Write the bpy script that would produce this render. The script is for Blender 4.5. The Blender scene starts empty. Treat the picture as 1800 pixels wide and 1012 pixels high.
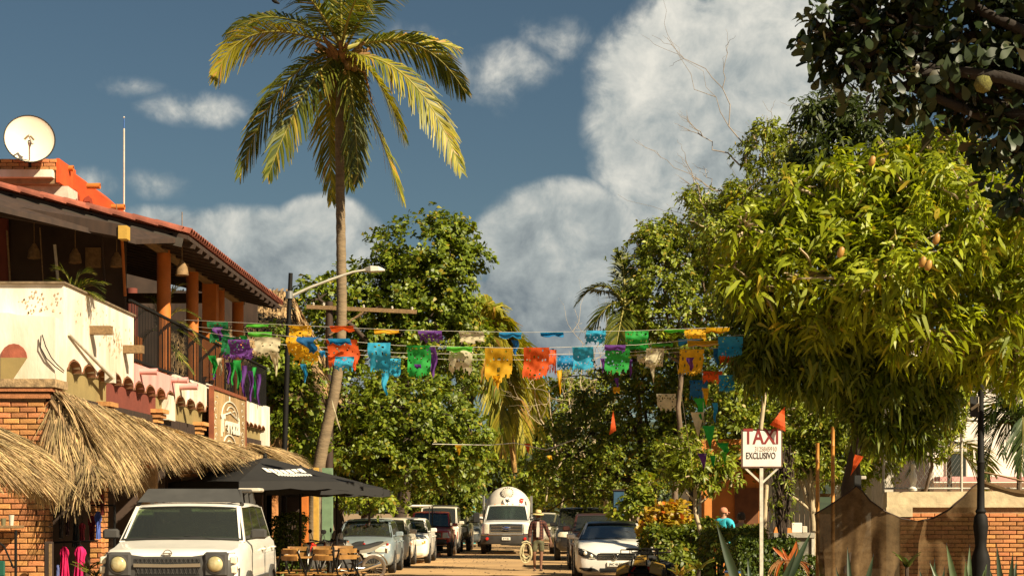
import bpy, math, random
import numpy as np
from math import sin, cos, pi, radians, sqrt
from mathutils import Vector, Matrix, Euler
from mathutils.bvhtree import BVHTree
random.seed(7)
RNG = np.random.default_rng(11)
SC = bpy.context.scene
COL = SC.collection
F = 3000.0; VX = 955.0; VY = 890.0; EYE = 1.6      # street vanishing point and focal length measured off the photograph

# ------------------------------------------------------------ camera, sky, sun, exposure
cam_d = bpy.data.cameras.new('camera'); cam = bpy.data.objects.new('camera', cam_d); COL.objects.link(cam)
cam.location = (0, 0, EYE); cam.rotation_euler = (radians(90), 0, 0)
cam_d.sensor_width = 36; cam_d.lens = 36*F/1800; cam_d.shift_x = (900-VX)/1800; cam_d.shift_y = (VY-506)/1800
cam_d.clip_start = .5; cam_d.clip_end = 6000
SC.camera = cam
SUN_DIR = Vector((1, -.80, 1.0)).normalized()
SUN_EL = math.asin(SUN_DIR.z); SUN_AZ = math.atan2(SUN_DIR.x, SUN_DIR.y)
W = bpy.data.worlds.new('World'); SC.world = W; W.use_nodes = True
def build_sky():
    nt = W.node_tree; nt.nodes.clear(); N = nt.nodes.new; Lk = nt.links.new
    out = N('ShaderNodeOutputWorld'); bg = N('ShaderNodeBackground'); bg.inputs[1].default_value = .05
    sky = N('ShaderNodeTexSky'); sky.sky_type = 'NISHITA'; sky.sun_disc = False
    sky.sun_elevation = SUN_EL; sky.sun_rotation = SUN_AZ; sky.air_density = 1.0; sky.dust_density = .6; sky.ozone_density = 3.0
    tc = N('ShaderNodeTexCoord')
    def math_(op, a, b=None, c=None, clamp=False):
        m = N('ShaderNodeMath'); m.operation = op; m.use_clamp = clamp
        for i, v in enumerate((a, b, c)):
            if v is None: continue
            if isinstance(v, (int, float)): m.inputs[i].default_value = v
            else: Lk(v, m.inputs[i])
        return m.outputs[0]
    def vm(op, a, b):
        m = N('ShaderNodeVectorMath'); m.operation = op
        for i, v in enumerate((a, b)):
            if isinstance(v, tuple): m.inputs[i].default_value = v
            elif v is not None: Lk(v, m.inputs[i])
        return m
    D = tc.outputs['Generated']
    def noise(scale, detail, rough, off=(0, 0, 0), dist=0):
        n = N('ShaderNodeTexNoise'); n.inputs['Scale'].default_value = scale; n.inputs['Detail'].default_value = detail
        n.inputs['Roughness'].default_value = rough; n.inputs['Distortion'].default_value = dist
        Lk(vm('ADD', D, off).outputs[0], n.inputs['Vector']); return n.outputs['Fac']
    n1 = noise(13, 9, .55, dist=.1); n2 = noise(38, 9, .60, (3.1, 1.7, .4), .25); n3 = noise(4.2, 5, .5, (5, 2, 9))
    # cumulus banks standing in these parts of the sky: direction, half width, half height, density
    banks = [(1270, 190, 270, 270, 1.8), (1400, 70, 260, 200, 1.8), (1130, 120, 130, 120, .8), (1400, 330, 260, 230, 1.2), (1190, 400, 90, 90, .6),
             (980, 450, 190, 150, 1.7), (940, 560, 240, 140, 1.6), (1110, 500, 200, 130, 1.6), (890, 440, 90, 80, 1.0),
             (420, 470, 280, 120, 1.4), (575, 440, 130, 110, 1.4), (300, 440, 200, 90, 1.1), (650, 500, 170, 90, 1.1), (250, 430, 160, 70, .8), (600, 600, 400, 120, 1.2),
             (350, 192, 150, 52, .46), (235, 152, 130, 40, .28), (280, 322, 110, 50, .36), (900, 130, 190, 110, .34), (160, 330, 120, 60, .3), (990, 70, 160, 90, .30), (700, 60, 260, 60, .2)]
    tot = None
    for (x, y, rx, ry, den) in banks:
        c = Vector(((x-VX)/F, 1, (VY-y)/F)).normalized()
        s = vm('SUBTRACT', D, tuple(c)); s2 = vm('MULTIPLY', s.outputs[0], (F/rx, 9, F/ry)); le = vm('LENGTH', s2.outputs[0], None)
        v = math_('MULTIPLY', math_('SUBTRACT', 1.0, le.outputs['Value'], clamp=True), den)
        v = math_('SUBTRACT', v, 0.0)
        tot = v if tot is None else math_('MAXIMUM', tot, v)
    # loose cumulus over the rest of the sky
    rest = math_('MULTIPLY', math_('SUBTRACT', n3, .52), 2.2)
    sep = N('ShaderNodeSeparateXYZ'); Lk(D, sep.inputs[0])
    out_of = math_('MULTIPLY_ADD', sep.outputs['Y'], -8.0, 7.3, clamp=True)
    rest = math_('MULTIPLY', math_('MAXIMUM', rest, 0.0), out_of)
    tot = math_('ADD', tot, rest)
    edge = math_('ADD', math_('MULTIPLY', math_('SUBTRACT', n2, .5), .95), math_('MULTIPLY', math_('SUBTRACT', n1, .5), 1.1))
    den = math_('ADD', tot, math_('MULTIPLY', edge, math_('MULTIPLY_ADD', tot, 1.7, .06)))
    mr = N('ShaderNodeMapRange'); mr.interpolation_type = 'SMOOTHSTEP'; Lk(den, mr.inputs[0])
    mr.inputs[1].default_value = .14; mr.inputs[2].default_value = .48
    # lit tops, grey feet: height above the horizon and density drive the cloud's own brightness
    ele = sep.outputs['Z']
    lit = math_('ADD', math_('MULTIPLY_ADD', ele, 3.3, -.20), math_('MULTIPLY', math_('SUBTRACT', n2, .5), 1.5))
    lit = math_('ADD', lit, math_('MULTIPLY', math_('SUBTRACT', n1, .45), .6), clamp=True)
    lr = N('ShaderNodeValToRGB'); Lk(lit, lr.inputs[0]); e = lr.color_ramp.elements
    e[0].position = 0; e[0].color = (.12, .145, .16, 1); e[1].position = .9; e[1].color = (.50, .485, .43, 1)
    m = lr.color_ramp.elements.new(.4); m.color = (.25, .275, .27, 1)
    boost = vm('MULTIPLY', lr.outputs[0], (15.5, 15.5, 15.5))
    tint = vm('MULTIPLY', sky.outputs[0], (.46, .485, .43))
    mx = N('ShaderNodeMix'); mx.data_type = 'RGBA'; Lk(mr.outputs[0], mx.inputs[0]); Lk(tint.outputs[0], mx.inputs[6]); Lk(boost.outputs[0], mx.inputs[7])
    Lk(mx.outputs[2], bg.inputs[0]); Lk(bg.outputs[0], out.inputs[0])
build_sky()
sun_d = bpy.data.lights.new('sun', 'SUN'); sun_d.energy = 5.0; sun_d.angle = radians(.53); sun_d.color = (1, .86, .62)
sun = bpy.data.objects.new('sun', sun_d); COL.objects.link(sun); sun.rotation_euler = SUN_DIR.to_track_quat('Z', 'Y').to_euler()
sun.location = (20, -10, 20)
vs = SC.view_settings; SC.display_settings.display_device = 'sRGB'
vs.view_transform = 'Standard'; vs.look = 'None'; vs.gamma = 1; vs.exposure = 1.05; vs.use_curve_mapping = False
SC.render.engine = 'CYCLES'
SC.cycles.max_bounces = 8; SC.cycles.transparent_max_bounces = 24

# ------------------------------------------------------------ helpers
def gz(y): return -.0047*max(0.0, min(y, 160)-6)
def P(x, y, d): return Vector(((x-VX)/F*d, d, EYE+(VY-y)/F*d))
def at(x, d): return (x-VX)/F*d
def zz(y, d): return EYE+(VY-y)/F*d
MATS = {}
def srgb(h):
    h = h.lstrip('#'); c = [int(h[i:i+2], 16)/255 for i in (0, 2, 4)]
    return tuple(((v+.055)/1.055)**2.4 if v > .04045 else v/12.92 for v in c)
def nodes(name):
    m = bpy.data.materials.new(name); m.use_nodes = True; nt = m.node_tree; nt.nodes.clear()
    return m, nt, nt.nodes.new, nt.links.new
def mat(name, col, rough=.7, metal=0, var=.15, scale=6, bump=0, bscale=None, island=0, objrand=0, spec=.5, coat=0, col2=None, stretch=(1, 1, 1), detail=5, transl=0, hue=None):
    if name in MATS: return MATS[name]
    m, nt, N, Lk = nodes(name)
    out = N('ShaderNodeOutputMaterial'); b = N('ShaderNodeBsdfPrincipled')
    b.inputs['Roughness'].default_value = rough; b.inputs['Metallic'].default_value = metal
    b.inputs['Specular IOR Level'].default_value = spec; b.inputs['Coat Weight'].default_value = coat; b.inputs['Coat Roughness'].default_value = .06
    tc = N('ShaderNodeTexCoord'); mp = N('ShaderNodeMapping'); mp.inputs['Scale'].default_value = stretch
    Lk(tc.outputs['Object'], mp.inputs[0])
    n = N('ShaderNodeTexNoise'); n.inputs['Scale'].default_value = scale; n.inputs['Detail'].default_value = detail; Lk(mp.outputs[0], n.inputs[0])
    mr = N('ShaderNodeMapRange'); Lk(n.outputs['Fac'], mr.inputs[0]); mr.inputs[1].default_value = .3; mr.inputs[2].default_value = .7
    mx = N('ShaderNodeMix'); mx.data_type = 'RGBA'; Lk(mr.outputs[0], mx.inputs[0])
    c2 = col2 if col2 else tuple(min(1, c*(1+var)) for c in col)
    c1 = col if col2 else tuple(c*(1-var) for c in col)
    mx.inputs[6].default_value = (*c1, 1); mx.inputs[7].default_value = (*c2, 1)
    o = mx.outputs[2]
    for amt, src in ((island, 'g'), (objrand, 'o')):
        if amt:
            r = N('ShaderNodeNewGeometry').outputs['Random Per Island'] if src == 'g' else N('ShaderNodeObjectInfo').outputs['Random']
            h = N('ShaderNodeHueSaturation'); r2 = N('ShaderNodeMapRange'); Lk(r, r2.inputs[0]); r2.inputs[3].default_value = 1-amt; r2.inputs[4].default_value = 1+amt
            Lk(r2.outputs[0], h.inputs['Value']); Lk(o, h.inputs['Color'])
            if hue:
                r3 = N('ShaderNodeMapRange'); w = N('ShaderNodeMath'); w.operation = 'FRACT'; w2 = N('ShaderNodeMath'); w2.operation = 'MULTIPLY'; w2.inputs[1].default_value = 7.31
                Lk(r, w2.inputs[0]); Lk(w2.outputs[0], w.inputs[0]); Lk(w.outputs[0], r3.inputs[0]); r3.inputs[3].default_value = .5-hue; r3.inputs[4].default_value = .5+hue
                Lk(r3.outputs[0], h.inputs['Hue'])
            o = h.outputs[0]
    Lk(o, b.inputs['Base Color'])
    if bump:
        n2 = N('ShaderNodeTexNoise'); n2.inputs['Scale'].default_value = bscale or scale*4; n2.inputs['Detail'].default_value = 6; Lk(mp.outputs[0], n2.inputs[0])
        bp = N('ShaderNodeBump'); bp.inputs['Strength'].default_value = bump; bp.inputs['Distance'].default_value = .02; Lk(n2.outputs['Fac'], bp.inputs['Height']); Lk(bp.outputs[0], b.inputs['Normal'])
    sh = b.outputs[0]
    if transl:
        t = N('ShaderNodeBsdfTranslucent'); Lk(o, t.inputs[0]); mxs = N('ShaderNodeMixShader'); mxs.inputs[0].default_value = transl
        Lk(sh, mxs.inputs[1]); Lk(t.outputs[0], mxs.inputs[2]); sh = mxs.outputs[0]
    Lk(sh, out.inputs[0]); MATS[name] = m; return m
def leafmat(name, c1, c2, c3=None, transl=.3, rough=.45, spec=.35):
    """leaf: colour picked per leaf between two greens, a few of a third colour; light passes through"""
    if name in MATS: return MATS[name]
    m, nt, N, Lk = nodes(name)
    out = N('ShaderNodeOutputMaterial'); b = N('ShaderNodeBsdfPrincipled'); b.inputs['Roughness'].default_value = rough; b.inputs['Specular IOR Level'].default_value = spec
    g = N('ShaderNodeNewGeometry'); oi = N('ShaderNodeObjectInfo')
    a = N('ShaderNodeMath'); a.operation = 'ADD'; Lk(g.outputs['Random Per Island'], a.inputs[0]); Lk(oi.outputs['Random'], a.inputs[1])
    f = N('ShaderNodeMath'); f.operation = 'FRACT'; Lk(a.outputs[0], f.inputs[0])
    r = N('ShaderNodeValToRGB'); Lk(f.outputs[0], r.inputs[0]); e = r.color_ramp.elements
    e[0].position = 0; e[0].color = (*c1, 1); e[1].position = .9 if c3 else 1; e[1].color = (*c2, 1)
    if c3: k = e.new(.96); k.color = (*c3, 1)
    n = N('ShaderNodeTexNoise'); n.inputs['Scale'].default_value = .9; tc = N('ShaderNodeTexCoord'); Lk(tc.outputs['Object'], n.inputs[0])
    h = N('ShaderNodeHueSaturation'); mr = N('ShaderNodeMapRange'); Lk(n.outputs['Fac'], mr.inputs[0]); mr.inputs[1].default_value = .3; mr.inputs[2].default_value = .7; mr.inputs[3].default_value = .75; mr.inputs[4].default_value = 1.25
    Lk(mr.outputs[0], h.inputs['Value']); Lk(r.outputs[0], h.inputs['Color'])
    Lk(h.outputs[0], b.inputs['Base Color'])
    t = N('ShaderNodeBsdfTranslucent'); tm = N('ShaderNodeMix'); tm.data_type = 'RGBA'; tm.blend_type = 'MULTIPLY'; tm.inputs[0].default_value = 1
    Lk(h.outputs[0], tm.inputs[6]); tm.inputs[7].default_value = (1.3, 1.35, .5, 1); Lk(tm.outputs[2], t.inputs[0])
    ms = N('ShaderNodeMixShader'); ms.inputs[0].default_value = transl; Lk(b.outputs[0], ms.inputs[1]); Lk(t.outputs[0], ms.inputs[2]); Lk(ms.outputs[0], out.inputs[0])
    MATS[name] = m; return m
def glassmat(name, tint=(.25, .28, .26), rough=.03, refl=.5):
    if name in MATS: return MATS[name]
    m, nt, N, Lk = nodes(name)
    out = N('ShaderNodeOutputMaterial'); t = N('ShaderNodeBsdfTransparent'); t.inputs[0].default_value = (*tint, 1)
    g = N('ShaderNodeBsdfGlossy'); g.inputs['Roughness'].default_value = rough; g.inputs[0].default_value = (.9, .95, .93, 1)
    lw = N('ShaderNodeLayerWeight'); lw.inputs[0].default_value = .35
    mr = N('ShaderNodeMapRange'); Lk(lw.outputs['Fresnel'], mr.inputs[0]); mr.inputs[3].default_value = refl*.28; mr.inputs[4].default_value = min(1, refl*1.7)
    ms = N('ShaderNodeMixShader'); Lk(mr.outputs[0], ms.inputs[0]); Lk(t.outputs[0], ms.inputs[1]); Lk(g.outputs[0], ms.inputs[2])
    du = N('ShaderNodeBsdfDiffuse'); du.inputs[0].default_value = (.34, .33, .26, 1); m2 = N('ShaderNodeMixShader'); m2.inputs[0].default_value = .04
    Lk(ms.outputs[0], m2.inputs[1]); Lk(du.outputs[0], m2.inputs[2]); Lk(m2.outputs[0], out.inputs[0])
    MATS[name] = m; return m

def tag(o, label=None, cat=None, group=None, kind=None):
    if label: o['label'] = label
    if cat: o['category'] = cat
    if group: o['group'] = group
    if kind: o['kind'] = kind
    return o
def empty(name, loc=(0, 0, 0), rz=0, label=None, cat=None, group=None):
    o = bpy.data.objects.new(name, None); COL.objects.link(o); o.location = loc; o.rotation_euler = (0, 0, rz); o.empty_display_size = .2
    return tag(o, label, cat, group)
def link(name, me, parent=None, loc=(0, 0, 0), rot=(0, 0, 0), sc=(1, 1, 1), label=None):
    o = bpy.data.objects.new(name, me); COL.objects.link(o); o.parent = parent; o.location = loc; o.rotation_euler = rot; o.scale = sc
    if label: o['label'] = label
    return o
class MB:
    def __init__(s): s.v = []; s.f = []
    def add(s, vs, fs):
        n = len(s.v); s.v += [tuple(v) for v in vs]; s.f += [tuple(i+n for i in f) for f in fs]; return s
    def box(s, x0, x1, y0, y1, z0, z1):
        return s.add([(x0, y0, z0), (x1, y0, z0), (x1, y1, z0), (x0, y1, z0), (x0, y0, z1), (x1, y0, z1), (x1, y1, z1), (x0, y1, z1)],
                     [(0, 3, 2, 1), (4, 5, 6, 7), (0, 1, 5, 4), (1, 2, 6, 5), (2, 3, 7, 6), (3, 0, 4, 7)])
    def rbox(s, x0, x1, y0, y1, z0, z1, b=.02):
        """box with its corner edges cut: an octagon outline in plan, and chamfered top and bottom"""
        def ring(i, z):
            return [(x0+i+b, y0+i, z), (x1-i-b, y0+i, z), (x1-i, y0+i+b, z), (x1-i, y1-i-b, z), (x1-i-b, y1-i, z), (x0+i+b, y1-i, z), (x0+i, y1-i-b, z), (x0+i, y0+i+b, z)]
        return s.loft([ring(b, z0), ring(0, z0+b), ring(0, z1-b), ring(b, z1)])
    def loft(s, rings, cap=True, closed=True):
        n = len(rings[0]); vs = [p for r in rings for p in r]; fs = []
        for i in range(len(rings)-1):
            for j in range(n if closed else n-1):
                a = i*n+j; b = i*n+(j+1) % n; fs.append((a, b, b+n, a+n))
        if cap: fs.append(tuple(range(n-1, -1, -1))); fs.append(tuple((len(rings)-1)*n+j for j in range(n)))
        return s.add(vs, fs)
    def tube(s, pts, r, n=8, cap=True):
        pts = [Vector(p) for p in pts]; rs = r if isinstance(r, (list, tuple)) else [r]*len(pts); rings = []; up = None
        for i, p in enumerate(pts):
            t = (pts[min(i+1, len(pts)-1)]-pts[max(i-1, 0)]); t = t.normalized() if t.length > 1e-9 else Vector((0, 0, 1))
            if up is None: up = Vector((0, 0, 1)) if abs(t.z) < .9 else Vector((0, 1, 0))
            a = t.cross(up).normalized(); up = a.cross(t).normalized()
            rings.append([p+a*(rs[i]*cos(2*pi*k/n))+up*(rs[i]*sin(2*pi*k/n)) for k in range(n)])
        return s.loft(rings, cap)
    def lathe(s, prof, n=16, o=(0, 0, 0), axis='z', ring=False):
        rings = []; prof = list(prof)+[prof[0]] if ring else prof
        for r, h in prof:
            ring = []
            for k in range(n):
                a = 2*pi*k/n; p = (r*cos(a), r*sin(a), h)
                if axis == 'x': p = (h, r*cos(a), r*sin(a))
                if axis == 'y': p = (r*cos(a), h, -r*sin(a))
                ring.append((p[0]+o[0], p[1]+o[1], p[2]+o[2]))
            rings.append(ring)
        return s.loft(rings, cap=not ring)
    def prism(s, poly, axis, a, b):
        """poly: 2-D outline; axis 'x' -> poly is (y,z) between x=a..b; 'y' -> (x,z); 'z' -> (x,y)"""
        def p3(p, t): return {'x': (t, p[0], p[1]), 'y': (p[0], t, p[1]), 'z': (p[0], p[1], t)}[axis]
        return s.loft([[p3(p, a) for p in poly], [p3(p, b) for p in poly]])
    def bar(s, a, b, w, h=None, up=(0, 0, 1)):
        a = Vector(a); b = Vector(b); h = h or w; t = (b-a).normalized(); u = Vector(up)
        if abs(t.dot(u)) > .98: u = Vector((0, 1, 0))
        x = t.cross(u).normalized(); u = x.cross(t).normalized()
        r = lambda p: [p+x*w/2+u*h/2, p-x*w/2+u*h/2, p-x*w/2-u*h/2, p+x*w/2-u*h/2]
        return s.loft([r(a), r(b)])
    def mesh(s, name, m=None, smooth=None):
        me = bpy.data.meshes.new(name); me.from_pydata(s.v, [], s.f)
        import bmesh
        bm = bmesh.new(); bm.from_mesh(me); bmesh.ops.recalc_face_normals(bm, faces=bm.faces); bm.to_mesh(me); bm.free()
        if m: me.materials.append(m)
        if smooth is not None:
            me.shade_smooth(); me.set_sharp_from_angle(angle=radians(smooth))
        return me
    def build(s, name, m, parent=None, smooth=None, loc=(0, 0, 0), rot=(0, 0, 0), label=None, bevel=0, subsurf=0):
        o = link(name, s.mesh(name, m, smooth), parent, loc, rot, label=label)
        if bevel:
            b = o.modifiers.new('bevel', 'BEVEL'); b.width = bevel; b.segments = 2; b.limit_method = 'ANGLE'
        if subsurf:
            b = o.modifiers.new('sub', 'SUBSURF'); b.levels = subsurf; b.render_levels = subsurf
        return o
def copy_tree(o, parent=None):
    c = o.copy(); COL.objects.link(c); c.parent = parent
    for ch in [x for x in o.children]: copy_tree(ch, c)
    return c
def struct(name, mb, m, smooth=None): return tag(mb.build(name, m, None, smooth), kind='structure')
def npmesh(name, V, faces_flat, loop_tot, m, smooth=False):
    me = bpy.data.meshes.new(name); V = np.asarray(V, dtype=np.float32)
    me.vertices.add(len(V)); me.vertices.foreach_set('co', V.ravel())
    ff = np.asarray(faces_flat, dtype=np.int32); lt = np.asarray(loop_tot, dtype=np.int32)
    me.loops.add(len(ff)); me.loops.foreach_set('vertex_index', ff)
    me.polygons.add(len(lt)); ls = np.concatenate([[0], np.cumsum(lt)[:-1]]).astype(np.int32)
    me.polygons.foreach_set('loop_start', ls); me.polygons.foreach_set('loop_total', lt)
    if smooth: me.polygons.foreach_set('use_smooth', np.ones(len(lt), dtype=bool))
    me.update(calc_edges=True)
    if m: me.materials.append(m)
    return me
# leaf outlines: (x along, half width, lift) ; broad = almond leaf, lance = mango leaf, oval = common leaf
LEAVES = {
 'broad': ([0, .3, .3, .72, .72, 1], [0, .13, -.13, .29, -.29, 0], [0, .05, .05, .1, .1, 0]),
 'lance': ([0, .3, .3, .68, .68, 1], [0, .12, -.12, .1, -.1, 0], [0, .03, .03, .03, .03, 0]),
 'oval':  ([0, .3, .3, .68, .68, 1], [0, .22, -.22, .2, -.2, 0], [0, .06, .06, .06, .06, 0]),
 'round': ([0, .18, .18, .42, .42, .70, .70, .90, .90, 1], [0, .07, -.07, .18, -.18, .26, -.26, .17, -.17, 0], [0, .02, .02, .05, .05, .08, .08, .05, .05, 0]),
 'fine':  ([0, .3, .3, .68, .68, 1], [0, .16, -.16, .13, -.13, 0], [0, .04, .04, .04, .04, 0]),
}
def norm(a): return a/np.maximum(np.linalg.norm(a, axis=-1, keepdims=True), 1e-9)
def leaf_arrays(base, D, Nn, L, kind, droop):
    X, Y, Z = [np.array(q) for q in LEAVES[kind]]
    S = norm(np.cross(Nn, D)); Nn = norm(np.cross(D, S))
    V = base[:, None, :]+L[:, None, None]*(X[None, :, None]*D[:, None, :]+Y[None, :, None]*S[:, None, :]+Z[None, :, None]*Nn[:, None, :])
    V[:, :, 2] -= L[:, None]*(X[None, :]**2)*droop[:, None]
    return V
FT = np.array([0, 2, 1, 1, 2, 4, 3, 3, 4, 5]); FL = np.array([3, 4, 3])
def topo(k): return (FT, FL) if k == 6 else (np.array([0, 2, 1, 1, 2, 4, 3, 3, 4, 6, 5, 5, 6, 8, 7, 7, 8, 9]), np.array([3, 4, 4, 4, 3]))
def leaves_to_mesh(name, V, m):
    n = len(V); k = V.shape[1]; ft, fl = topo(k); ff = (ft[None, :]+(np.arange(n)*k)[:, None]).ravel(); lt = np.tile(fl, n)
    return npmesh(name, V.reshape(-1, 3), ff, lt, m)
def crown(lobes, n_clusters, k, kind, L, droop=.3, spread=.8, up=.25, shell=.55, rag=.18, seed=1, gap=-.38):
    """clusters of leaves on twig ends in the outer shell of the lobes. lobes: (x,y,z,rx,ry,rz) metres"""
    rng = np.random.default_rng(seed); lb = np.array(lobes, dtype=float)
    w = (lb[:, 3]*lb[:, 4]*lb[:, 5])**(2/3); w /= w.sum(); idx = rng.choice(len(lb), n_clusters, p=w); q = lb[idx]
    o = norm(rng.normal(size=(n_clusters, 3))); rad = shell+(1-shell)*rng.random(n_clusters)**.6
    # lumpy: sub-bulges push the surface in and out
    bump = 1+rag*np.sin(o[:, 0]*7+idx*1.3)*np.cos(o[:, 2]*6+idx)+rag*.8*np.sin(o[:, 1]*11+o[:, 2]*9+idx*2.1)
    c = q[:, :3]+o*q[:, 3:6]*(rad*bump)[:, None]
    fq = 4.2/q[:, 3:6].mean(1).mean(); g_ = np.sin(fq*c[:, 0]+1.4*np.sin(fq*.7*c[:, 2]+seed)+seed)*np.sin(fq*1.1*c[:, 2]+1.2*np.sin(fq*.8*c[:, 1])+2*seed)+.5*np.sin(fq*2.3*c[:, 0]+seed)*np.sin(fq*2.1*c[:, 2]-seed)
    kp = g_ > gap; o, c, q, idx = o[kp], c[kp], q[kp], idx[kp]; n_clusters = len(c)
    ax = norm(o*np.array([1, 1, 1])+np.array([0, 0, up])+rng.normal(size=(n_clusters, 3))*.35)
    cc = np.repeat(c, k, 0); aa = np.repeat(ax, k, 0); n = len(cc)
    rd = rng.normal(size=(n, 3)); rd = norm(rd-(rd*aa).sum(1, keepdims=True)*aa)
    D = norm(rd*spread+aa*(1-spread*.6)+rng.normal(size=(n, 3))*.12)
    Nn = norm(aa+rng.normal(size=(n, 3))*.25)
    Ls = L*(.5+.75*rng.random(n)); base = cc+rng.normal(size=(n, 3))*L*.28
    V = leaf_arrays(base, D, Nn, Ls, kind, droop*(.4+1.2*rng.random(n)))
    return V, c
# ------------------------------------------------------------ ground, road, pavements, hill
def strip(x0, x1, y0, y1, dz, ny=24, nx=1, rough=0):
    mb = MB(); rng = random.Random(3)
    ys = [y0+(y1-y0)*i/ny for i in range(ny+1)]; ys = sorted(set(ys+[v for v in (6, 160) if y0 < v < y1]))
    for y in ys:
        for i in range(nx+1): mb.v.append((x0+(x1-x0)*i/nx, y, gz(y)+dz+rng.uniform(-rough, rough)))
    for j in range(len(ys)-1):
        for i in range(nx): a = j*(nx+1)+i; mb.f.append((a, a+1, a+nx+2, a+nx+1))
    return mb
M_earth = mat('packed earth', (.26, .17, .085), .95, var=.35, scale=.8, bump=.4, bscale=14)
M_road = mat('dusty road', (.40, .245, .105), .92, var=.2, scale=.35, bump=.5, bscale=9, detail=8)
M_curb = mat('kerb concrete', (.36, .30, .22), .9, var=.25, scale=5, bump=.3)
struct('ground', strip(-2500, 2500, -300, 3500, -.004, 40), M_earth)
struct('road', strip(-5.6, 3.1, -20, 150, 0, 60), M_road)
def kerb(x0, x1, y0, y1, h, name):
    mb = MB(); n = 30; rings = []
    for i in range(n+1):
        y = y0+(y1-y0)*i/n; g = gz(y); rings.append([(x0, y, g-.2), (x1, y, g-.2), (x1, y, g+h-.02), (x1-.02, y, g+h), (x0+.02, y, g+h), (x0, y, g+h-.02)])
    mb.loft(rings); return mb
struct('pavement', kerb(-8.5, -6.35, 14, 44, .12, ''), M_curb)
struct('kerb', kerb(3.1, 3.25, 14, 120, .12, ''), M_curb)
def litter(n):
    mb = MB(); r = random.Random(4)
    for i in range(n):
        x = r.uniform(-5.4, 3); y = r.uniform(20, 95); s = r.uniform(.01, .05); z = gz(y)
        k = [(x+s*cos(a)*r.uniform(.6, 1.2), y+s*sin(a)*r.uniform(.6, 1.2)) for a in (0, 1.2, 2.5, 3.7, 5)]
        mb.loft([[(p[0], p[1], z-.005) for p in k], [(x+(p[0]-x)*.6, y+(p[1]-y)*.6, z+s*.5) for p in k]])
    return mb
tag(litter(900).build('gravel', mat('pebbles', (.2, .13, .07), .9, island=.4)), 'loose stones and grit lying on the dusty road', 'gravel', kind='stuff')
def hills():
    mb = MB(); nx = 70; ny = 14
    for j in range(ny+1):
        for i in range(nx+1):
            x = -700+1400*i/nx; y = 560+j*40; t = sin(pi*min(1, j/ny*1.0))
            h = (16+20*math.exp(-((x-25)/110)**2)+7*sin(x*.012+1)+3*sin(x*.045))*t*1.0+3*sin(x*.11+j)
            mb.v.append((x, y, max(h, 0)-1.2))
    for j in range(ny):
        for i in range(nx): a = j*(nx+1)+i; mb.f.append((a, a+1, a+nx+2, a+nx+1))
    return mb
struct('hill', hills(), mat('wooded hillside', (.022, .035, .012), .95, var=.7, scale=.05, bump=1, bscale=.3), 60)

# ------------------------------------------------------------ materials of the buildings
M_white = mat('white plaster', (.50, .41, .29), .85, scale=2.2, bump=.25, bscale=20, col2=(.80, .74, .64), stretch=(1, 1, .35))
M_pink = mat('pink plaster', (.55, .22, .2), .85, scale=2.5, col2=(.68, .36, .32), stretch=(1, 1, .3), bump=.2)
M_olive = mat('olive plaster', (.26, .19, .07), .9, var=.12, scale=3, bump=.2)
M_maroon = mat('maroon plaster', (.16, .035, .02), .85, var=.15, scale=3, bump=.2)
M_terra = mat('terracotta paint', (.46, .13, .015), .7, var=.18, scale=3, bump=.15)
M_red = mat('red orange paint', (.50, .07, .01), .75, var=.2, scale=2.5, bump=.2)
M_tile = mat('roof tile clay', (.24, .065, .035), .85, var=.35, scale=6, objrand=.3, bump=.3)
M_brick = mat('orange brick', (.46, .195, .065), .88, var=.22, scale=14, objrand=.28, bump=.5, bscale=60, hue=.012)
M_mortar = mat('mortar', (.26, .17, .09), .95, var=.25, scale=10, bump=.4)
M_dark = mat('dark timber', (.035, .018, .01), .8, var=.4, scale=8, stretch=(1, 1, .2))
M_timber = mat('weathered timber', (.20, .12, .05), .8, var=.35, scale=8, stretch=(3, .3, 3), bump=.3)
M_ochre = mat('ochre beam end', (.45, .27, .045), .7, var=.15, scale=8)
M_iron = mat('black iron', (.008, .007, .006), .7, spec=.2, metal=.0, var=.2, scale=10)
M_thatch = mat('palm thatch', (.36, .25, .115), .85, var=.45, scale=3, island=.6, hue=.012, transl=.12)
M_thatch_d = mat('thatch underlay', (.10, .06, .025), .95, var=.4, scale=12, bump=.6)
M_gwhite = mat('grimy white paint', (.5, .45, .36), .75, var=.2, scale=6, bump=.2)
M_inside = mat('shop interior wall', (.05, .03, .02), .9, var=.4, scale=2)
M_stain = mat('peeled plaster', (.44, .32, .2), .9, var=.35, scale=20)

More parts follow.
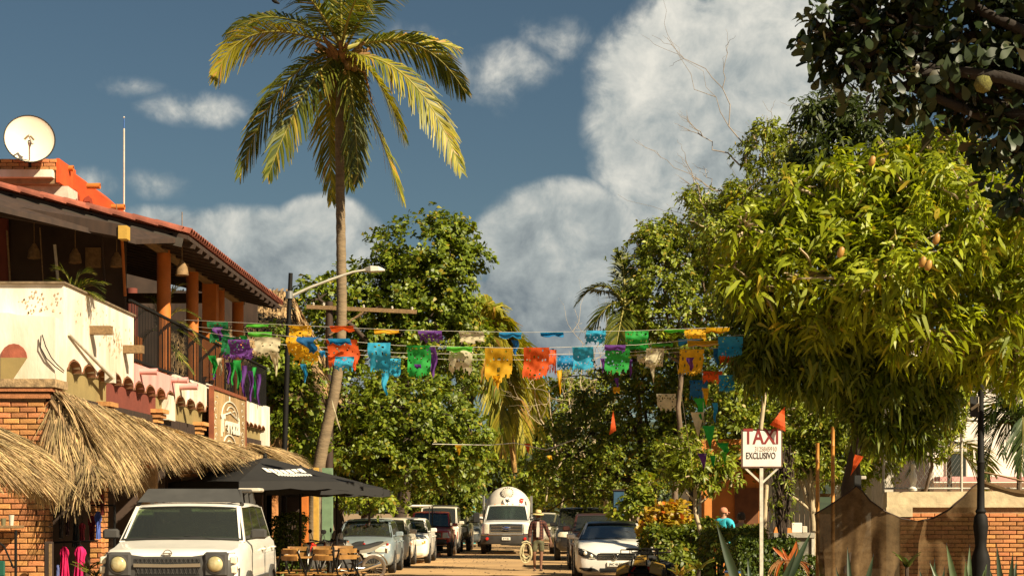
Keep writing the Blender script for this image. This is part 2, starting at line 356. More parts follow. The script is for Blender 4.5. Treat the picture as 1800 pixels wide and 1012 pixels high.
def half_tile(L=.42, r=.09, t=.014, n=8, taper=.85):
    mb = MB(); rings = []
    for (y, k) in ((0, 1), (L, taper)):
        o = [(r*k*cos(pi*i/n), y, r*k*sin(pi*i/n)) for i in range(n+1)]; i_ = [((r*k-t)*cos(pi*i/n), y, (r*k-t)*sin(pi*i/n)) for i in range(n, -1, -1)]
        rings.append(o+i_)
    return mb.loft(rings)
BR_ME = [None]*3
def brick_mesh(k, L, D, H):
    key = (k, round(L, 3), round(D, 3)); 
    if key in BRK: return BRK[key]
    r = random.Random(k*5+3); mb = MB(); j = lambda: r.uniform(-.004, .004); c = .006
    x0, x1, y0, y1, z0, z1 = -L/2, L/2, 0, D, 0, H
    f = [(x0+c+j(), y0, z0+c+j()), (x1-c+j(), y0, z0+c+j()), (x1-c+j(), y0, z1-c+j()), (x0+c+j(), y0, z1-c+j())]
    m = [(x0+j(), y0+c, z0+j()), (x1+j(), y0+c, z0+j()), (x1+j(), y0+c, z1+j()), (x0+j(), y0+c, z1+j())]
    b = [(x0, y1, z0), (x1, y1, z0), (x1, y1, z1), (x0, y1, z1)]
    BRK[key] = mb.loft([f, m, b]).mesh('brick', M_brick); return BRK[key]
BRK = {}
def brick_face(parent, x0, x1, y, z0, z1, facing='-y', L=.225, H=.065, pz=.08, D=.06, rng=None, skip=0):
    """courses of single bricks with open joints; facing -y: run along x at plane y ; +x: run along y at plane x=y-argument"""
    rng = rng or random.Random(5); z = z0; row = 0
    while z+H <= z1+.001:
        x = x0-(L/2 if row % 2 else 0)
        while x < x1-.02:
            a = max(x, x0); b = min(x+L, x1)
            if b-a > .04 and rng.random() >= skip:
                Lx = round((b-a)/.0375)*.0375 if b-a < L-.01 else L; Lx = min(Lx, b-a)
                me = brick_mesh(rng.randrange(3), round(Lx-.008, 3), D, H); off = rng.uniform(-.006, .006)
                if facing == '-y': link('brick', me, parent, ((a+b)/2, y+off, z))
                else: link('brick', me, parent, (y-off, (a+b)/2, z), (0, 0, pi/2))
            x += L+.01
        z += pz; row += 1

# thatch strands over a sloping surface: many thin ribs, each bent over the edge
def thatch_strands(n, surf, seed=1, w=.018, Lr=(.5, 1.0), lift=.05):
    """surf(u, v) -> (point, down-slope direction, outward normal); u along the eave, v from ridge (0) to hem (1)"""
    rng = random.Random(seed); V = []
    for i in range(n):
        u = rng.random(); v = rng.random()**.85*.93; p, d, nn = surf(u, v); L = rng.uniform(*Lr)*(.5 if v > .8 else .8)
        s = d.cross(nn).normalized(); d2 = (d+s*rng.gauss(0, .19)+nn*rng.gauss(.03, .08)).normalized(); s = d2.cross(nn).normalized()*w*rng.uniform(.5, 1.2)/2
        if rng.random() < .5: s = (s+nn*rng.uniform(-.5, .5)*w).normalized()*s.length
        p = p+nn*rng.uniform(0, lift); m = p+d2*L*.55+nn*.01; e = p+d2*L+Vector((0, 0, -.18*L*L*rng.random()*(1 if v > .6 else .25)))-nn*.02
        V += [p-s, p+s, m-s*.9, m+s*.9, e-s*.3, e+s*.3]
    V = np.array([tuple(q) for q in V]); ff = (np.array([0, 1, 3, 2, 2, 3, 5, 4])[None, :]+(np.arange(n)*6)[:, None]).ravel()
    return V, ff, np.full(2*n, 4)
def thatch_obj(name, parent, sets, m=None):
    Vs = []; FF = []; o = 0; LT = []
    for V, ff, lt in sets: Vs.append(V); FF.append(ff+o); LT.append(lt); o += len(V)
    me = npmesh(name, np.concatenate(Vs), np.concatenate(FF), np.concatenate(LT), m or M_thatch)
    return tag(link(name, me, parent), kind='stuff')

def awning(y0, y1, xt, zt, xb, zb0, zb1, zn0, label, n=5200, near_hip=True, far_hip=False, seed=1, droop_end=.35, zt1=None):
    """lean-to of palm thatch along the shop front; near end closed by a hip of hanging thatch"""
    zt1 = zt if zt1 is None else zt1
    r = empty('thatch_awning', ((xt+xb)/2, (y0+y1)/2, 0), 0, label, 'awning', 'thatched awnings over the shop front'); o = Vector(r.location)
    def surf(u, v):
        y = y0+(y1-y0)*u; zb = zb0+(zb1-zb0)*u; z_t = zt+(zt1-zt)*u
        wob = .05*sin(y*3.1)+.04*sin(y*7.7)
        p = Vector((xt+(xb-xt)*v, y, z_t+(zb-z_t)*v**1.15+wob*v+.10*sin(pi*v)))-o; d = Vector((xb-xt, 0, (zb-z_t)*(.7+.6*v))).normalized()
        return p, d, Vector((-d.z, 0, d.x)).normalized()*1.0
    def hip(u, v):
        top = Vector((xt+(xb-xt)*u, y0+.12, zt+(zb0-zt)*u**1.15+.10*sin(pi*u))); bot = Vector((xt+(xb-xt)*(u*1.0), y0-.18-.15*u, zn0+(.14*sin(u*9))))
        p = top.lerp(bot, v); d = (bot-top).normalized() if (bot-top).length > .02 else Vector((0, 0, -1)); d = (d+Vector((.35*u, 0, -.2))).normalized()
        return p-o, d, Vector((0, -1, .25)).normalized()
    sets = [thatch_strands(n, surf, seed, lift=.07)]
    sets.append(thatch_strands(int(n*.12), lambda u, v: surf(u, .88+.1*v), seed+5, Lr=(.2, .42)))
    if near_hip: sets.append(thatch_strands(int(n*.42), hip, seed+9, Lr=(.45, .9)))
    if far_hip:
        def hip2(u, v):
            top = Vector((xt+(xb-xt)*u, y1-.1, zt1+(zb1-zt1)*u)); bot = top+Vector((0, .12, -.28*(1-u)-.15)); p = top.lerp(bot, v)
            return p-o, (bot-top).normalized(), Vector((0, 1, .2)).normalized()
        sets.append(thatch_strands(int(n*.25), hip2, seed+11, Lr=(.3, .55)))
    thatch_obj('thatch', r, sets)
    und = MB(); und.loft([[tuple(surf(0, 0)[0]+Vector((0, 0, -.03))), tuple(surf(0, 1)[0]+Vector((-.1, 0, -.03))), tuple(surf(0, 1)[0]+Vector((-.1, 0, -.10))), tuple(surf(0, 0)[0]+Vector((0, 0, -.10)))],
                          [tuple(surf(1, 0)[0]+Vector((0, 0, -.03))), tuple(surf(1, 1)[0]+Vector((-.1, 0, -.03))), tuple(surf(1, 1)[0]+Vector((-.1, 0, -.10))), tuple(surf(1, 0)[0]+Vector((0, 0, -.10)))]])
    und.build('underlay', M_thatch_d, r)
    k = MB(); k.tube([tuple(Vector((xb-.12, y0, zb0-.06))-o), tuple(Vector((xb-.12, y1, zb1-.06))-o)], .04); k.build('edge_pole', M_timber, r, 40)
    ny = max(3, int((y1-y0)/.9))
    rf = None
    for i in range(ny+1):
        u = i/ny; a = surf(u, 0)[0]+Vector((0, 0, -.13)); b = surf(u, .97)[0]+Vector((0, 0, -.13))
        MB().tube([tuple(a), tuple(b)], .03, 6).build('rafter', M_timber, r, 40)
    return r
awning(18.2, 20.9, -6.95, 2.58, -6.05, 2.02, 1.98, 1.85, 'short thatched awning nearest the left edge, by the brick wall', 3600, near_hip=False, far_hip=True, seed=3)
awning(24.0, 25.5, -6.93, 3.22, -6.22, 2.12, 2.14, 1.98, 'deep shaggy thatched awning over the clothes stall', 3600, seed=1, zt1=3.18, far_hip=True)
awning(25.5, 35.2, -6.93, 3.16, -6.34, 2.46, 2.66, 2.4, 'thatched awning under the carved wooden signboard', 6200, seed=21, zt1=2.84, near_hip=False)
awning(38.8, 43.0, -6.95, 3.0, -6.2, 2.62, 2.66, 2.55, 'thatched awning at the far end of the restaurant', 3000, seed=31, near_hip=True)

# ------------------------------------------------------------ the restaurant on the left
FX = -6.9
B = empty('restaurant_building', (-9, 33, 0), 0, 'two-storey restaurant with terracotta columns and clay tile roof', 'building')
BO = Vector(B.location)
def part(name, mb, m, smooth=None, label=None, parent=None, bevel=0):
    mb.v = [(v[0]-BO.x, v[1]-BO.y, v[2]-BO.z) for v in mb.v]
    return mb.build(name, m, parent or B, smooth, label=label, bevel=bevel)
part('floor_slab', MB().box(-14, -7.1, 24.8, 43.2, 3.42, 3.58), M_olive)
part('ceiling_beam', MB().box(-7.35, -6.99, 24.9, 43, 3.02, 3.235), M_dark)
# scalloped fascia: vertical plaster screen, its foot cut in arches over upturned tiles
def scallop(y0, y1, ztop, zbot, pitch, rise, x0=FX-.14, x1=FX, sides=True):
    n = max(1, round((y1-y0)/pitch)); p = (y1-y0)/n; out = [(y0, ztop)]
    pts = []
    for i in range(n):
        a = y0+i*p; pts.append((a, zbot)); 
        for k in range(1, 8): pts.append((a+p*(.06+.88*k/8), zbot+rise*sin(pi*k/8)**.8))
        pts.append((a+p*.97, zbot-.02))
    pts.append((y1, zbot)); mb = MB()
    for (a, b) in zip(pts[:-1], pts[1:]):
        if b[0]-a[0] < 1e-5: continue
        mb.loft([[(x0, a[0], a[1]), (x1, a[0], a[1]), (x1, a[0], ztop), (x0, a[0], ztop)], [(x0, b[0], b[1]), (x1, b[0], b[1]), (x1, b[0], ztop), (x0, b[0], ztop)]], cap=True)
    return mb, [(y0+(i+.5)*p, p) for i in range(n)]
def tiles_under(arcs, zbot, rise, x=FX):
    for (yc, p) in arcs:
        mb = MB(); r = p*.44; n = 8; rings = []
        for X, k in ((x+.015, 1.0), (x-.55, .86)):
            o = [(X, r*k*cos(pi*i/n), zbot-.015+(rise)*sin(pi*i/n)**.8*k) for i in range(n+1)]
            i_ = [(X, (r-.022)*k*cos(pi*i/n), zbot-.015+(rise-.022)*sin(pi*i/n)**.8*k) for i in range(n, -1, -1)]
            rings.append(o+i_)
        mb.loft(rings); o = mb.build('scallop_tile', mat('shaded brown tile', (.20, .085, .035), .85, var=.3, scale=6, bump=.3), B, 50, (x*0-BO.x, yc-BO.y, -BO.z))  # tile browned to carry the shade inside the arches
def screen(name, y0, y1, zt, zb, m, pitch=.86, rise=.17, label=None):
    mb, arcs = scallop(y0, y1, zt, zb, pitch, rise); o = part(name, mb, m, label=label); tiles_under(arcs, zb, rise); return o
screen('white_fascia', 24.72, 28.75, 4.80, 3.60, M_white, label='tall stained white parapet with two beam ends')
screen('pink_fascia', 28.752, 32.0, 4.02, 3.58, M_pink)
part('pier', MB().box(-7.2, FX+.003, 31.4, 32.0, 3.2, 3.66), M_white)
screen('cream_fascia', 32.002, 35.7, 4.08, 3.55, M_white)
screen('far_fascia', 39.4, 42.9, 4.06, 3.5, M_white, pitch=.6, rise=.1)
part('end_pier', MB().box(-7.1, FX+.02, 42.3, 42.92, 3.1, 4.1), M_white)
part('front_parapet', MB().box(-12, FX-.003, 24.55, 24.72, 3.4, 4.80), M_white, label='sunlit white parapet facing the camera')
part('front_ledge', MB().prism([(-12, 3.40), (-6.96, 3.40), (-6.96, 4.30), (-7.12, 4.31), (-7.5, 4.33), (-7.62, 4.36), (-12, 4.36)], 'y', 24.32, 24.548), M_white)
part('coping', MB().box(-12, FX+.03, 24.50, 28.80, 4.802, 4.83), mat('dirty coping', (.17, .12, .07), .9, var=.4, scale=10))
# arch tile on the ledge; the shade under it is a flat olive plate
ta = MB(); rr = []
for X, k in ((24.30, 1.0), (24.34, .98)):
    rr.append([(.19*k*cos(pi*i/8), X, .2*k*sin(pi*i/8)) for i in range(9)])
hb = MB().loft(rr); hb.v = [(v[0]-7.54, v[1], v[2]+3.72) for v in hb.v]; part('arch_tile', hb, M_tile)
part('arch_shade', MB().prism([(-7.73, 3.72), (-7.35, 3.72), (-7.55, 3.42), (-7.73, 3.42)], 'y', 24.300, 24.319), M_olive)
# recessed soffit band in three colours
part('soffit_band', MB().box(-7.16, -7.02, 24.9, 27.4, 3.236, 3.80), M_olive)
part('soffit_band', MB().box(-7.16, -7.02, 27.402, 30.9, 3.236, 3.80), M_maroon)
part('soffit_band', MB().box(-7.16, -7.02, 30.902, 36, 3.236, 3.80), M_olive)
part('soffit_band', MB().box(-7.16, -7.02, 39, 42.9, 3.0, 3.80), M_olive)
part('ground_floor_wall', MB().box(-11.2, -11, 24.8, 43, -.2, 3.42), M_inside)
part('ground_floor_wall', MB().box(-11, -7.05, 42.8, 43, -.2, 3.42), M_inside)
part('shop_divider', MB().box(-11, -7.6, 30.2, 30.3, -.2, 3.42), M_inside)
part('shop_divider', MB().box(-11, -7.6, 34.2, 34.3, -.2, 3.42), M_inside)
# beam ends and drain spouts sticking out of the fascia
for (y, z, m, w) in ((25.95, 4.22, M_timber, .15), (28.0, 4.12, M_timber, .15)):
    part('beam_end', MB().box(-7, FX+.32, y, y+w, z, z+.13), M_timber)
for (x, y, d) in ((240, 653, 29.2), (303, 668, 31.7)):
    b = MB().lathe([(.052, 0), (.06, .3), (.046, .3), (.04, .02)], 10, axis='x'); b.v = [(v[0]+FX, v[1]+d, v[2]+zz(y, d)) for v in b.v]; part('drain_spout', b, M_pink, 40)
b = MB().lathe([(.07, 0), (.07, .34), (.05, .34), (.05, .02)], 10, axis='x'); b.v = [(v[0]+FX, v[1]+32.4, v[2]+3.88) for v in b.v]; part('drain_spout', b, M_pink, 40, label='long pink clay drain spout')
part('fascia_trim', MB().box(FX, FX+.03, 32.9, 33.9, 4.0, 4.025), M_timber)
part('fascia_trim', MB().box(FX, FX+.03, 34.9, 35.7, 4.09, 4.12), M_gwhite)
part('tv_cable', MB().tube([P(72, 590, 24.28), P(71, 610, 24.28), P(82, 630, 24.28), P(98, 645, 24.28), P(112, 655, 24.28)], .008, 5), M_iron)
part('tv_cable', MB().tube([P(74, 588, 24.26), P(80, 608, 24.26), P(90, 628, 24.26), P(100, 640, 24.26), P(113, 652, 24.26)], .008, 5), M_iron)
part('flag_rod', MB().tube([(FX+.02, 24.75, 4.1), (FX+.12, 26.9, 3.62)], [.022, .03], 8), M_gwhite, 40)
part('rod_bracket', MB().box(FX, FX+.14, 26.85, 27.0, 3.55, 3.72), M_gwhite)
# weathering: patches of fallen plaster on the white parapet, thin flakes of the under-coat
rs = random.Random(12); fl = MB()
def flake(face, a, z, s):
    n = rs.randrange(5, 8); ring = [(a+s*rs.uniform(.4, 1)*cos(2*pi*i/n), z+s*rs.uniform(.5, 1.3)*sin(2*pi*i/n)) for i in range(n)]
    if face == 'x': fl.loft([[(FX-.001, p[0], p[1]) for p in ring], [(FX+.003, p[0], p[1]) for p in ring]])
    else: fl.loft([[(p[0], 24.549, p[1]) for p in ring], [(p[0], 24.543, p[1]) for p in ring]])
for i in range(90):
    t = rs.random(); flake('x', 27.35+rs.gauss(.0, .42)+.55*rs.random(), 4.25+rs.gauss(0, .11), rs.uniform(.012, .045))
for i in range(60): flake('x', rs.choice((25.3, 25.9, 26.3, 26.8))+rs.gauss(0, .12), rs.choice((4.62, 4.45, 4.33))+rs.gauss(0, .03), rs.uniform(.01, .03))
for i in range(60): flake('y', rs.choice((-7.42, -7.30, -7.18, -7.02))+rs.gauss(0, .05), rs.choice((4.65, 4.5, 4.42, 4.6))+rs.gauss(0, .03), rs.uniform(.008, .022))
tag(part('peeled_patch', fl, M_stain), kind='stuff')

# upper storey: columns, railing, back wall
for (x, w, sq) in ((288, .26, 0), (338, .25, 0), (370, .30, 1), (386, .22, 0), (418, .27, 0)):
    d = 7.15*F/(955-x); X = -7.15
    if sq: part('column', MB().box(X-.15, X+.15, d-.15, d+.15, 3.58, 6.5), M_terra, label='square terracotta column')
    else:
        c = MB().lathe([(w/2+.03, 3.58), (w/2+.03, 3.7), (w/2, 3.72), (w/2, 6.5)], 18); c.v = [(v[0]+X, v[1]+d, v[2]) for v in c.v]; part('column', c, M_terra, 40)
for d in (31.5, 36.5, 41.5):
    c = MB().lathe([(.13, 3.58), (.13, 6.9)], 12); c.v = [(v[0]-10, v[1]+d, v[2]) for v in c.v]; part('column', c, M_maroon, 40)
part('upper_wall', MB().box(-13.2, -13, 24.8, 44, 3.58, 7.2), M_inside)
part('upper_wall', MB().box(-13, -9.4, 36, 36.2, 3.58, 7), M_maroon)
part('balcony_beam', MB().box(-11, -7.05, 36.8, 37.0, 6.0, 6.2), M_dark)
for z in (5.08, 4.1):
    part('rail', MB().box(-7.0, -6.95, 28.8, 43, z-.02, z+.02), M_iron)
bl = MB()
y = 28.9
while y < 43: bl.box(-6.985, -6.97, y, y+.015, 4.02, 5.07); y += .115
tag(part('baluster', bl, M_iron), kind='stuff')
bl = MB(); x = -12.5
while x < -7.05: bl.box(x, x+.015, 43.0, 43.015, 3.6, 5.07); x += .115
tag(part('end_baluster', bl, M_iron), kind='stuff')
for (x, y0_, y1_, w_, m_) in ((12, 405, 500, 2, M_timber), (96, 430, 495, 3, M_gwhite), (70, 400, 497, 1.2, M_timber), (178, 400, 500, 2.5, M_dark), (214, 410, 520, 3, M_terra)):
    a_ = P(x, y0_, 30.2); b_ = P(x+6, y1_, 30.2); part('hanging_pole', MB().tube([a_, b_], w_/100*.9, 6), m_)
for (x, y) in ((132, 448), (60, 440), (205, 455), (320, 470)):
    c_ = P(x, y, 30.8); k_ = MB().lathe([(.03, .12), (.10, 0), (.12, -.14), (.10, -.15), (.02, .1)], 12, tuple(c_)); k_.tube([c_+Vector((0, 0, .1)), c_+Vector((0, 0, 1.0))], .008, 4); part('basket_lamp', k_, M_timber, 40)
part('picture_board', MB().box(at(150, 31.5), at(176, 31.5), 31.5, 31.58, zz(470, 31.5), zz(435, 31.5)), M_timber)
part('half_wall', MB().box(-7.35, -7.2, 28.8, 30.7, 3.58, 4.62), M_terra)
part('planter_wall', MB().box(-7.6, -7.25, 29.6, 30.3, 3.58, 4.75), M_terra)
part('lattice_screen', MB().box(-7.35, -7.3, 36.4, 37.4, 4.0, 5.6), M_dark)
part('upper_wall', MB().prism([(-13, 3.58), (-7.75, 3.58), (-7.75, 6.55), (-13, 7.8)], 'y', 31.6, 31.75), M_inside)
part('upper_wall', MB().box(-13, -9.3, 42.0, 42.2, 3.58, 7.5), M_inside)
part('end_header', MB().box(-9.3, -7.05, 42.0, 42.15, 6.05, 6.9), M_dark)
# roof
EX = -6.2; EZ = 6.36; RX = -9.7; RZ = 7.2; RY0 = 29.8; RY1 = 40.4
slope = (RZ-EZ)/(EX-RX)
def roof_z(x): return EZ+(EX-x)*slope
part('roof_deck', MB().loft([[(EX, RY0, EZ-.03), (RX-2.5, RY0, roof_z(RX-2.5)-.03), (RX-2.5, RY0, roof_z(RX-2.5)-.10), (EX, RY0, EZ-.10)],
                            [(EX, RY1, EZ-.03), (RX-2.5, RY1, roof_z(RX-2.5)-.03), (RX-2.5, RY1, roof_z(RX-2.5)-.10), (EX, RY1, EZ-.10)]]), M_dark)
# near slope of the roof falling towards the camera, from the rake down
part('near_roof', MB().loft([[(EX-.2, RY0, EZ-.08), (-14, RY0, roof_z(-14)-.08), (-14, RY0, roof_z(-14)-.16), (EX-.2, RY0, EZ-.16)],
                            [(EX-.6, RY0-1.3, EZ-.30), (-14, RY0-4.2, roof_z(-14)-.75), (-14, RY0-4.2, roof_z(-14)-.83), (EX-.6, RY0-1.3, EZ-.38)]]), M_dark)
part('rake_board', MB().bar((EX-.1, RY0-.02, EZ-.16), (-14, RY0-.02, roof_z(-14)-.16), .05, .16), mat('grey fascia board', (.05, .04, .03), .8, var=.3, scale=6))
part('eave_beam', MB().box(-7.25, -7.05, 30.0, 40.3, 6.36, 6.48), M_timber)
part('cross_beam', MB().bar((-7.0, 28.3, 6.16), (-13, 28.3, 7.2), .18, .2), M_dark)
part('beam_tip', MB().box(-7.02, -6.88, 28.18, 28.42, 6.02, 6.24), M_ochre)
y = 30.3
while y < 40.2:
    part('rafter', MB().bar((EX+.02, y, EZ-.15), (-12.5, y, roof_z(-12.5)-.15), .07, .09), M_dark); y += .62
for x in (-6.5, -7.9, -9.3): part('purlin', MB().box(x-.03, x+.03, RY0, RY1, roof_z(x)-.11, roof_z(x)-.06), M_timber)
tile_me = half_tile(.5, .105).mesh('roof_tile', M_tile, 50)
ang = math.atan(slope); i = 0
y = RY0+.1
while y < RY1:
    for k in range(2):
        x = EX-.03+.0-k*.40
        o = link('roof_tile', tile_me, B, (x+.06-BO.x, y-BO.y, roof_z(x)+.0+k*.005), (0, 0, pi/2)); o.rotation_euler = Euler((ang+.03, 0, pi/2), 'XYZ')
        o.rotation_euler = (Matrix.Rotation(pi/2, 3, 'Z') @ Matrix.Rotation(ang+.03, 3, 'X')).to_euler()
    y += .2
x = EX-.1
while x > -13:
    o = link('roof_tile', tile_me, B, (x-BO.x, RY0-.02-BO.y, roof_z(x)+.0)); o.rotation_euler = (Matrix.Rotation(pi/2, 3, 'Z') @ Matrix.Rotation(ang+.06, 3, 'X')).to_euler(); x -= .4
cov = MB()
for j in range(52):
    y = RY0+.1+j*.2; n = 6
    for k in range(n):
        a0 = pi*k/n; a1 = pi*(k+1)/n
        cov.add([(EX-.45, y+.1*cos(a0), roof_z(EX-.45)+.09*sin(a0)), (EX-.45, y+.1*cos(a1), roof_z(EX-.45)+.09*sin(a1)), (RX-2.4, y+.1*cos(a1), roof_z(RX-2.4)+.09*sin(a1)), (RX-2.4, y+.1*cos(a0), roof_z(RX-2.4)+.09*sin(a0))], [(0, 1, 2, 3)])
tag(part('tile_rows', cov, M_tile, 60), kind='stuff')

# brick corner wall and pillars of the ground floor
part('corner_wall_core', MB().box(-9.5, -7.015, 24.05, 24.20, -.2, 3.28), M_mortar)
brick_face(B, -7.72-BO.x, -7.0-BO.x, 24.0-BO.y, .45, 3.10, '-y', rng=random.Random(1))
brick_face(B, 24.02-BO.y, 24.22-BO.y, -6.955-BO.x, .45, 3.10, '+x', rng=random.Random(2), L=.235)
part('corner_cap', MB().box(-9.5, -6.93, 23.95, 24.54, 3.12, 3.19), M_brick)
part('corner_cap', MB().box(-9.5, -6.88, 23.92, 24.56, 3.215, 3.262), M_brick)
part('corner_cap', MB().box(-9.5, -6.84, 23.9, 24.56, 3.275, 3.39), mat('stained sill', (.3, .2, .1), .9, var=.5, scale=12, bump=.5))
for (y0, zt, lo) in ((26.9, 3.0, .4), (30.6, 3.1, 2.3), (34.3, 3.05, 2.2)):
    part('pillar_core', MB().box(-7.28 if y0 > 28 else -7.12, -6.965, y0+.05, y0+.25, -.2, zt), M_mortar)
    brick_face(B, (-7.3 if y0 > 28 else -7.15)-BO.x, -6.95-BO.x, y0-BO.y, lo, zt, '-y', rng=random.Random(int(y0)), D=.05)
    if y0 < 28: brick_face(B, y0+.02-BO.y, y0+.24-BO.y, -6.915-BO.x, lo, zt-.4, '+x', rng=random.Random(9), D=.05)
    for k in range(3): part('pillar_cap', MB().box(-7.34-.03*k, -6.90+.05*k, y0-.04-.03*k, y0+.42, zt+.01+.085*k, zt+.08+.085*k), M_brick)

# ------------------------------------------------------------ carved signboard
S = empty('wooden_signboard', (-6.8, 36.9, 2.7), 0, 'carved plank signboard with white lettering above the thatch', 'sign'); SO = Vector(S.location)
M_plank = mat('sign plank', (.36, .23, .10), .75, var=.35, scale=5, stretch=(6, 6, .6), objrand=.22, bump=.4, bscale=30)
M_frame = mat('red brown frame', (.20, .055, .02), .7, var=.25, scale=6)
M_letter = mat('white sign paint', (.72, .66, .52), .7, var=.2, scale=20)
y0, y1, z0, z1 = 34.95-SO.y, 38.85-SO.y, .0, 1.36
n = 11; r = random.Random(3)
for i in range(n):
    a = y0+.05+(y1-y0-.1)*i/n; b = y0+.05+(y1-y0-.1)*(i+1)/n-.012
    link('plank', MB().box(-.02, .02+r.uniform(0, .008), a, b, z0+.05, z1-.05).mesh('plank', M_plank), S)
for (a, b, c, d) in ((y0, y1, z0-.02, z0+.05), (y0, y1, z1-.05, z1+.02), (y0, y0+.06, z0+.051, z1-.051), (y1-.06, y1, z0+.051, z1-.051)):
    MB().box(-.05, .05, a, b, c, d).build('frame_bar', M_frame, S)
def text(name, body, size, m, parent, loc, rot, ext=.006, label=None, sx=1, font_shear=0, bold=0):
    c = bpy.data.curves.new(name, 'FONT'); c.body = body; c.size = size; c.extrude = ext; c.align_x = 'CENTER'; c.align_y = 'CENTER'; c.shear = font_shear; c.offset = bold
    o0 = bpy.data.objects.new('tmp', c); COL.objects.link(o0); dg = bpy.context.evaluated_depsgraph_get(); me = bpy.data.meshes.new_from_object(o0.evaluated_get(dg)); bpy.data.objects.remove(o0)
    me.materials.clear(); me.materials.append(m); o = link(name, me, parent, loc, rot, (sx, 1, 1), label); return o
text('lettering', 'Terraza', .48, M_letter, S, (.045, .02, .64), (radians(90), 0, radians(90)), sx=1.45, bold=.02)
def arc(mb, cy, cz, ry, rz, a0, a1, w=.03, n=18, x=.036):
    pts = [(x, cy+ry*cos(a0+(a1-a0)*i/n), cz+rz*sin(a0+(a1-a0)*i/n)) for i in range(n+1)]
    for p, q in zip(pts[:-1], pts[1:]): mb.bar(p, q, .014, w, up=(1, 0, 0)) if False else mb.tube([p, q], w/3, 5)
lg = MB(); arc(lg, 0, .80, 1.0, .36, .05, pi-.05, .04); arc(lg, .1, .80, .62, .26, .1, pi*.8, .03); arc(lg, .45, .62, .5, .36, .3, 1.9, .03)
lg.tube([(.036, -1.0, .8), (.036, -1.02, .38)], .02, 5); lg.tube([(.036, 1.0, .84), (.036, 1.02, .5)], .02, 5); lg.tube([(.036, -.1, 1.16), (.036, -.12, 1.27)], .018, 5)
lg.tube([(.036, -.95, .82), (.036, 0, .93), (.036, 1.0, .80)], .018, 5)
arc(lg, -.1, .12, .75, .32, .4, pi, .05); arc(lg, -.1, .10, .45, .22, .3, pi, .04); arc(lg, .75, .28, .35, .22, pi*1.0, pi*2, .05); arc(lg, .2, .32, .5, .1, 3.4, 5.6, .03)
lg.build('carved_emblem', M_letter, S)
sc = MB(); r = random.Random(8)
for sy in (-1.6, 1.55):
    for k in range(9): arc(sc, sy+r.uniform(-.1, .1), .12+k*.13, r.uniform(.05, .14), r.uniform(.03, .07), 0, r.uniform(2, 6), .018, 8)
tag(sc.build('scroll_ornament', M_letter, S), kind='stuff')

# ------------------------------------------------------------ roof top: stepped wall, brick box, dish, mast
T = empty('rooftop_stair_wall', (-9.5, 34, 6.5), 0, 'stepped orange red wall with clay spouts rising above the tile roof', 'wall'); TO = Vector(T.location)
def tpart(name, mb, m, smooth=None, label=None):
    mb.v = [(v[0]-TO.x, v[1]-TO.y, v[2]-TO.z) for v in mb.v]; return mb.build(name, m, T, smooth, label=label)
d = 34.0
pr = [(103, 285), (110, 290), (122, 298), (133, 308), (150, 320), (160, 326), (178, 342), (196, 355), (213, 368), (225, 385), (225, 420), (96, 420), (96, 285)]
tpart('stepped_wall', MB().prism([(at(x, d), zz(y, d)) for x, y in pr], 'y', d, d+1.2), M_red)
tpart('niche_shade', MB().prism([(at(x, d), zz(y, d)) for x, y in [(118, 352), (120, 338), (127, 331), (134, 334), (140, 345), (141, 356)]], 'y', d-.02, d+.01), mat('dark red shade', (.25, .03, .008), .8))  # flat plates on the wall; the niche shade is put into a darker red
tpart('niche_shade', MB().prism([(at(x, d), zz(y, d)) for x, y in [(146, 360), (149, 348), (156, 344), (162, 350), (164, 362)]], 'y', d-.02, d+.01), MATS['dark red shade'])
for (x, y) in ((106, 296), (153, 327), (196, 364)):
    b = MB().lathe([(.055, 0), (.06, .26), (.045, .26), (.04, .02)], 12, axis='x'); b.v = [(v[0]+at(x, d-.3), v[1]+d-.3, v[2]+zz(y, d-.3)) for v in b.v]; tpart('clay_spout', b, M_terra, 40)
K = empty('brick_chimney_box', (-10.2, 32.8, 8), 0, 'brick and white plaster rooftop ledge carrying the dish', 'roof ledge'); KO = Vector(K.location)
def kpart(name, mb, m, smooth=None):
    mb.v = [(v[0]-KO.x, v[1]-KO.y, v[2]-KO.z) for v in mb.v]; return mb.build(name, m, K, smooth)
d = 33.0; x0 = -11.2; x1 = at(99, d)
kpart('core', MB().box(x0, x1-.01, d+.05, d+1.2, zz(322, d), zz(279, d)), M_mortar)
kpart('side_face', MB().box(x1-.01, x1+.05, d+.02, d+1.2, zz(320, d), zz(278, d)), M_red)
brick_face(K, x0-KO.x, x1-KO.x, d-KO.y, zz(299, d)-KO.z, zz(277, d)-KO.z, '-y', rng=random.Random(6), pz=.075)
kpart('white_band', MB().box(x0, at(92, d-.1), d-.12, d+.06, zz(313, d), zz(300, d)), M_white)
kpart('under_wall', MB().box(x0, at(112, d), d+.3, d+1.0, zz(350, d), zz(322, d)), M_gwhite)
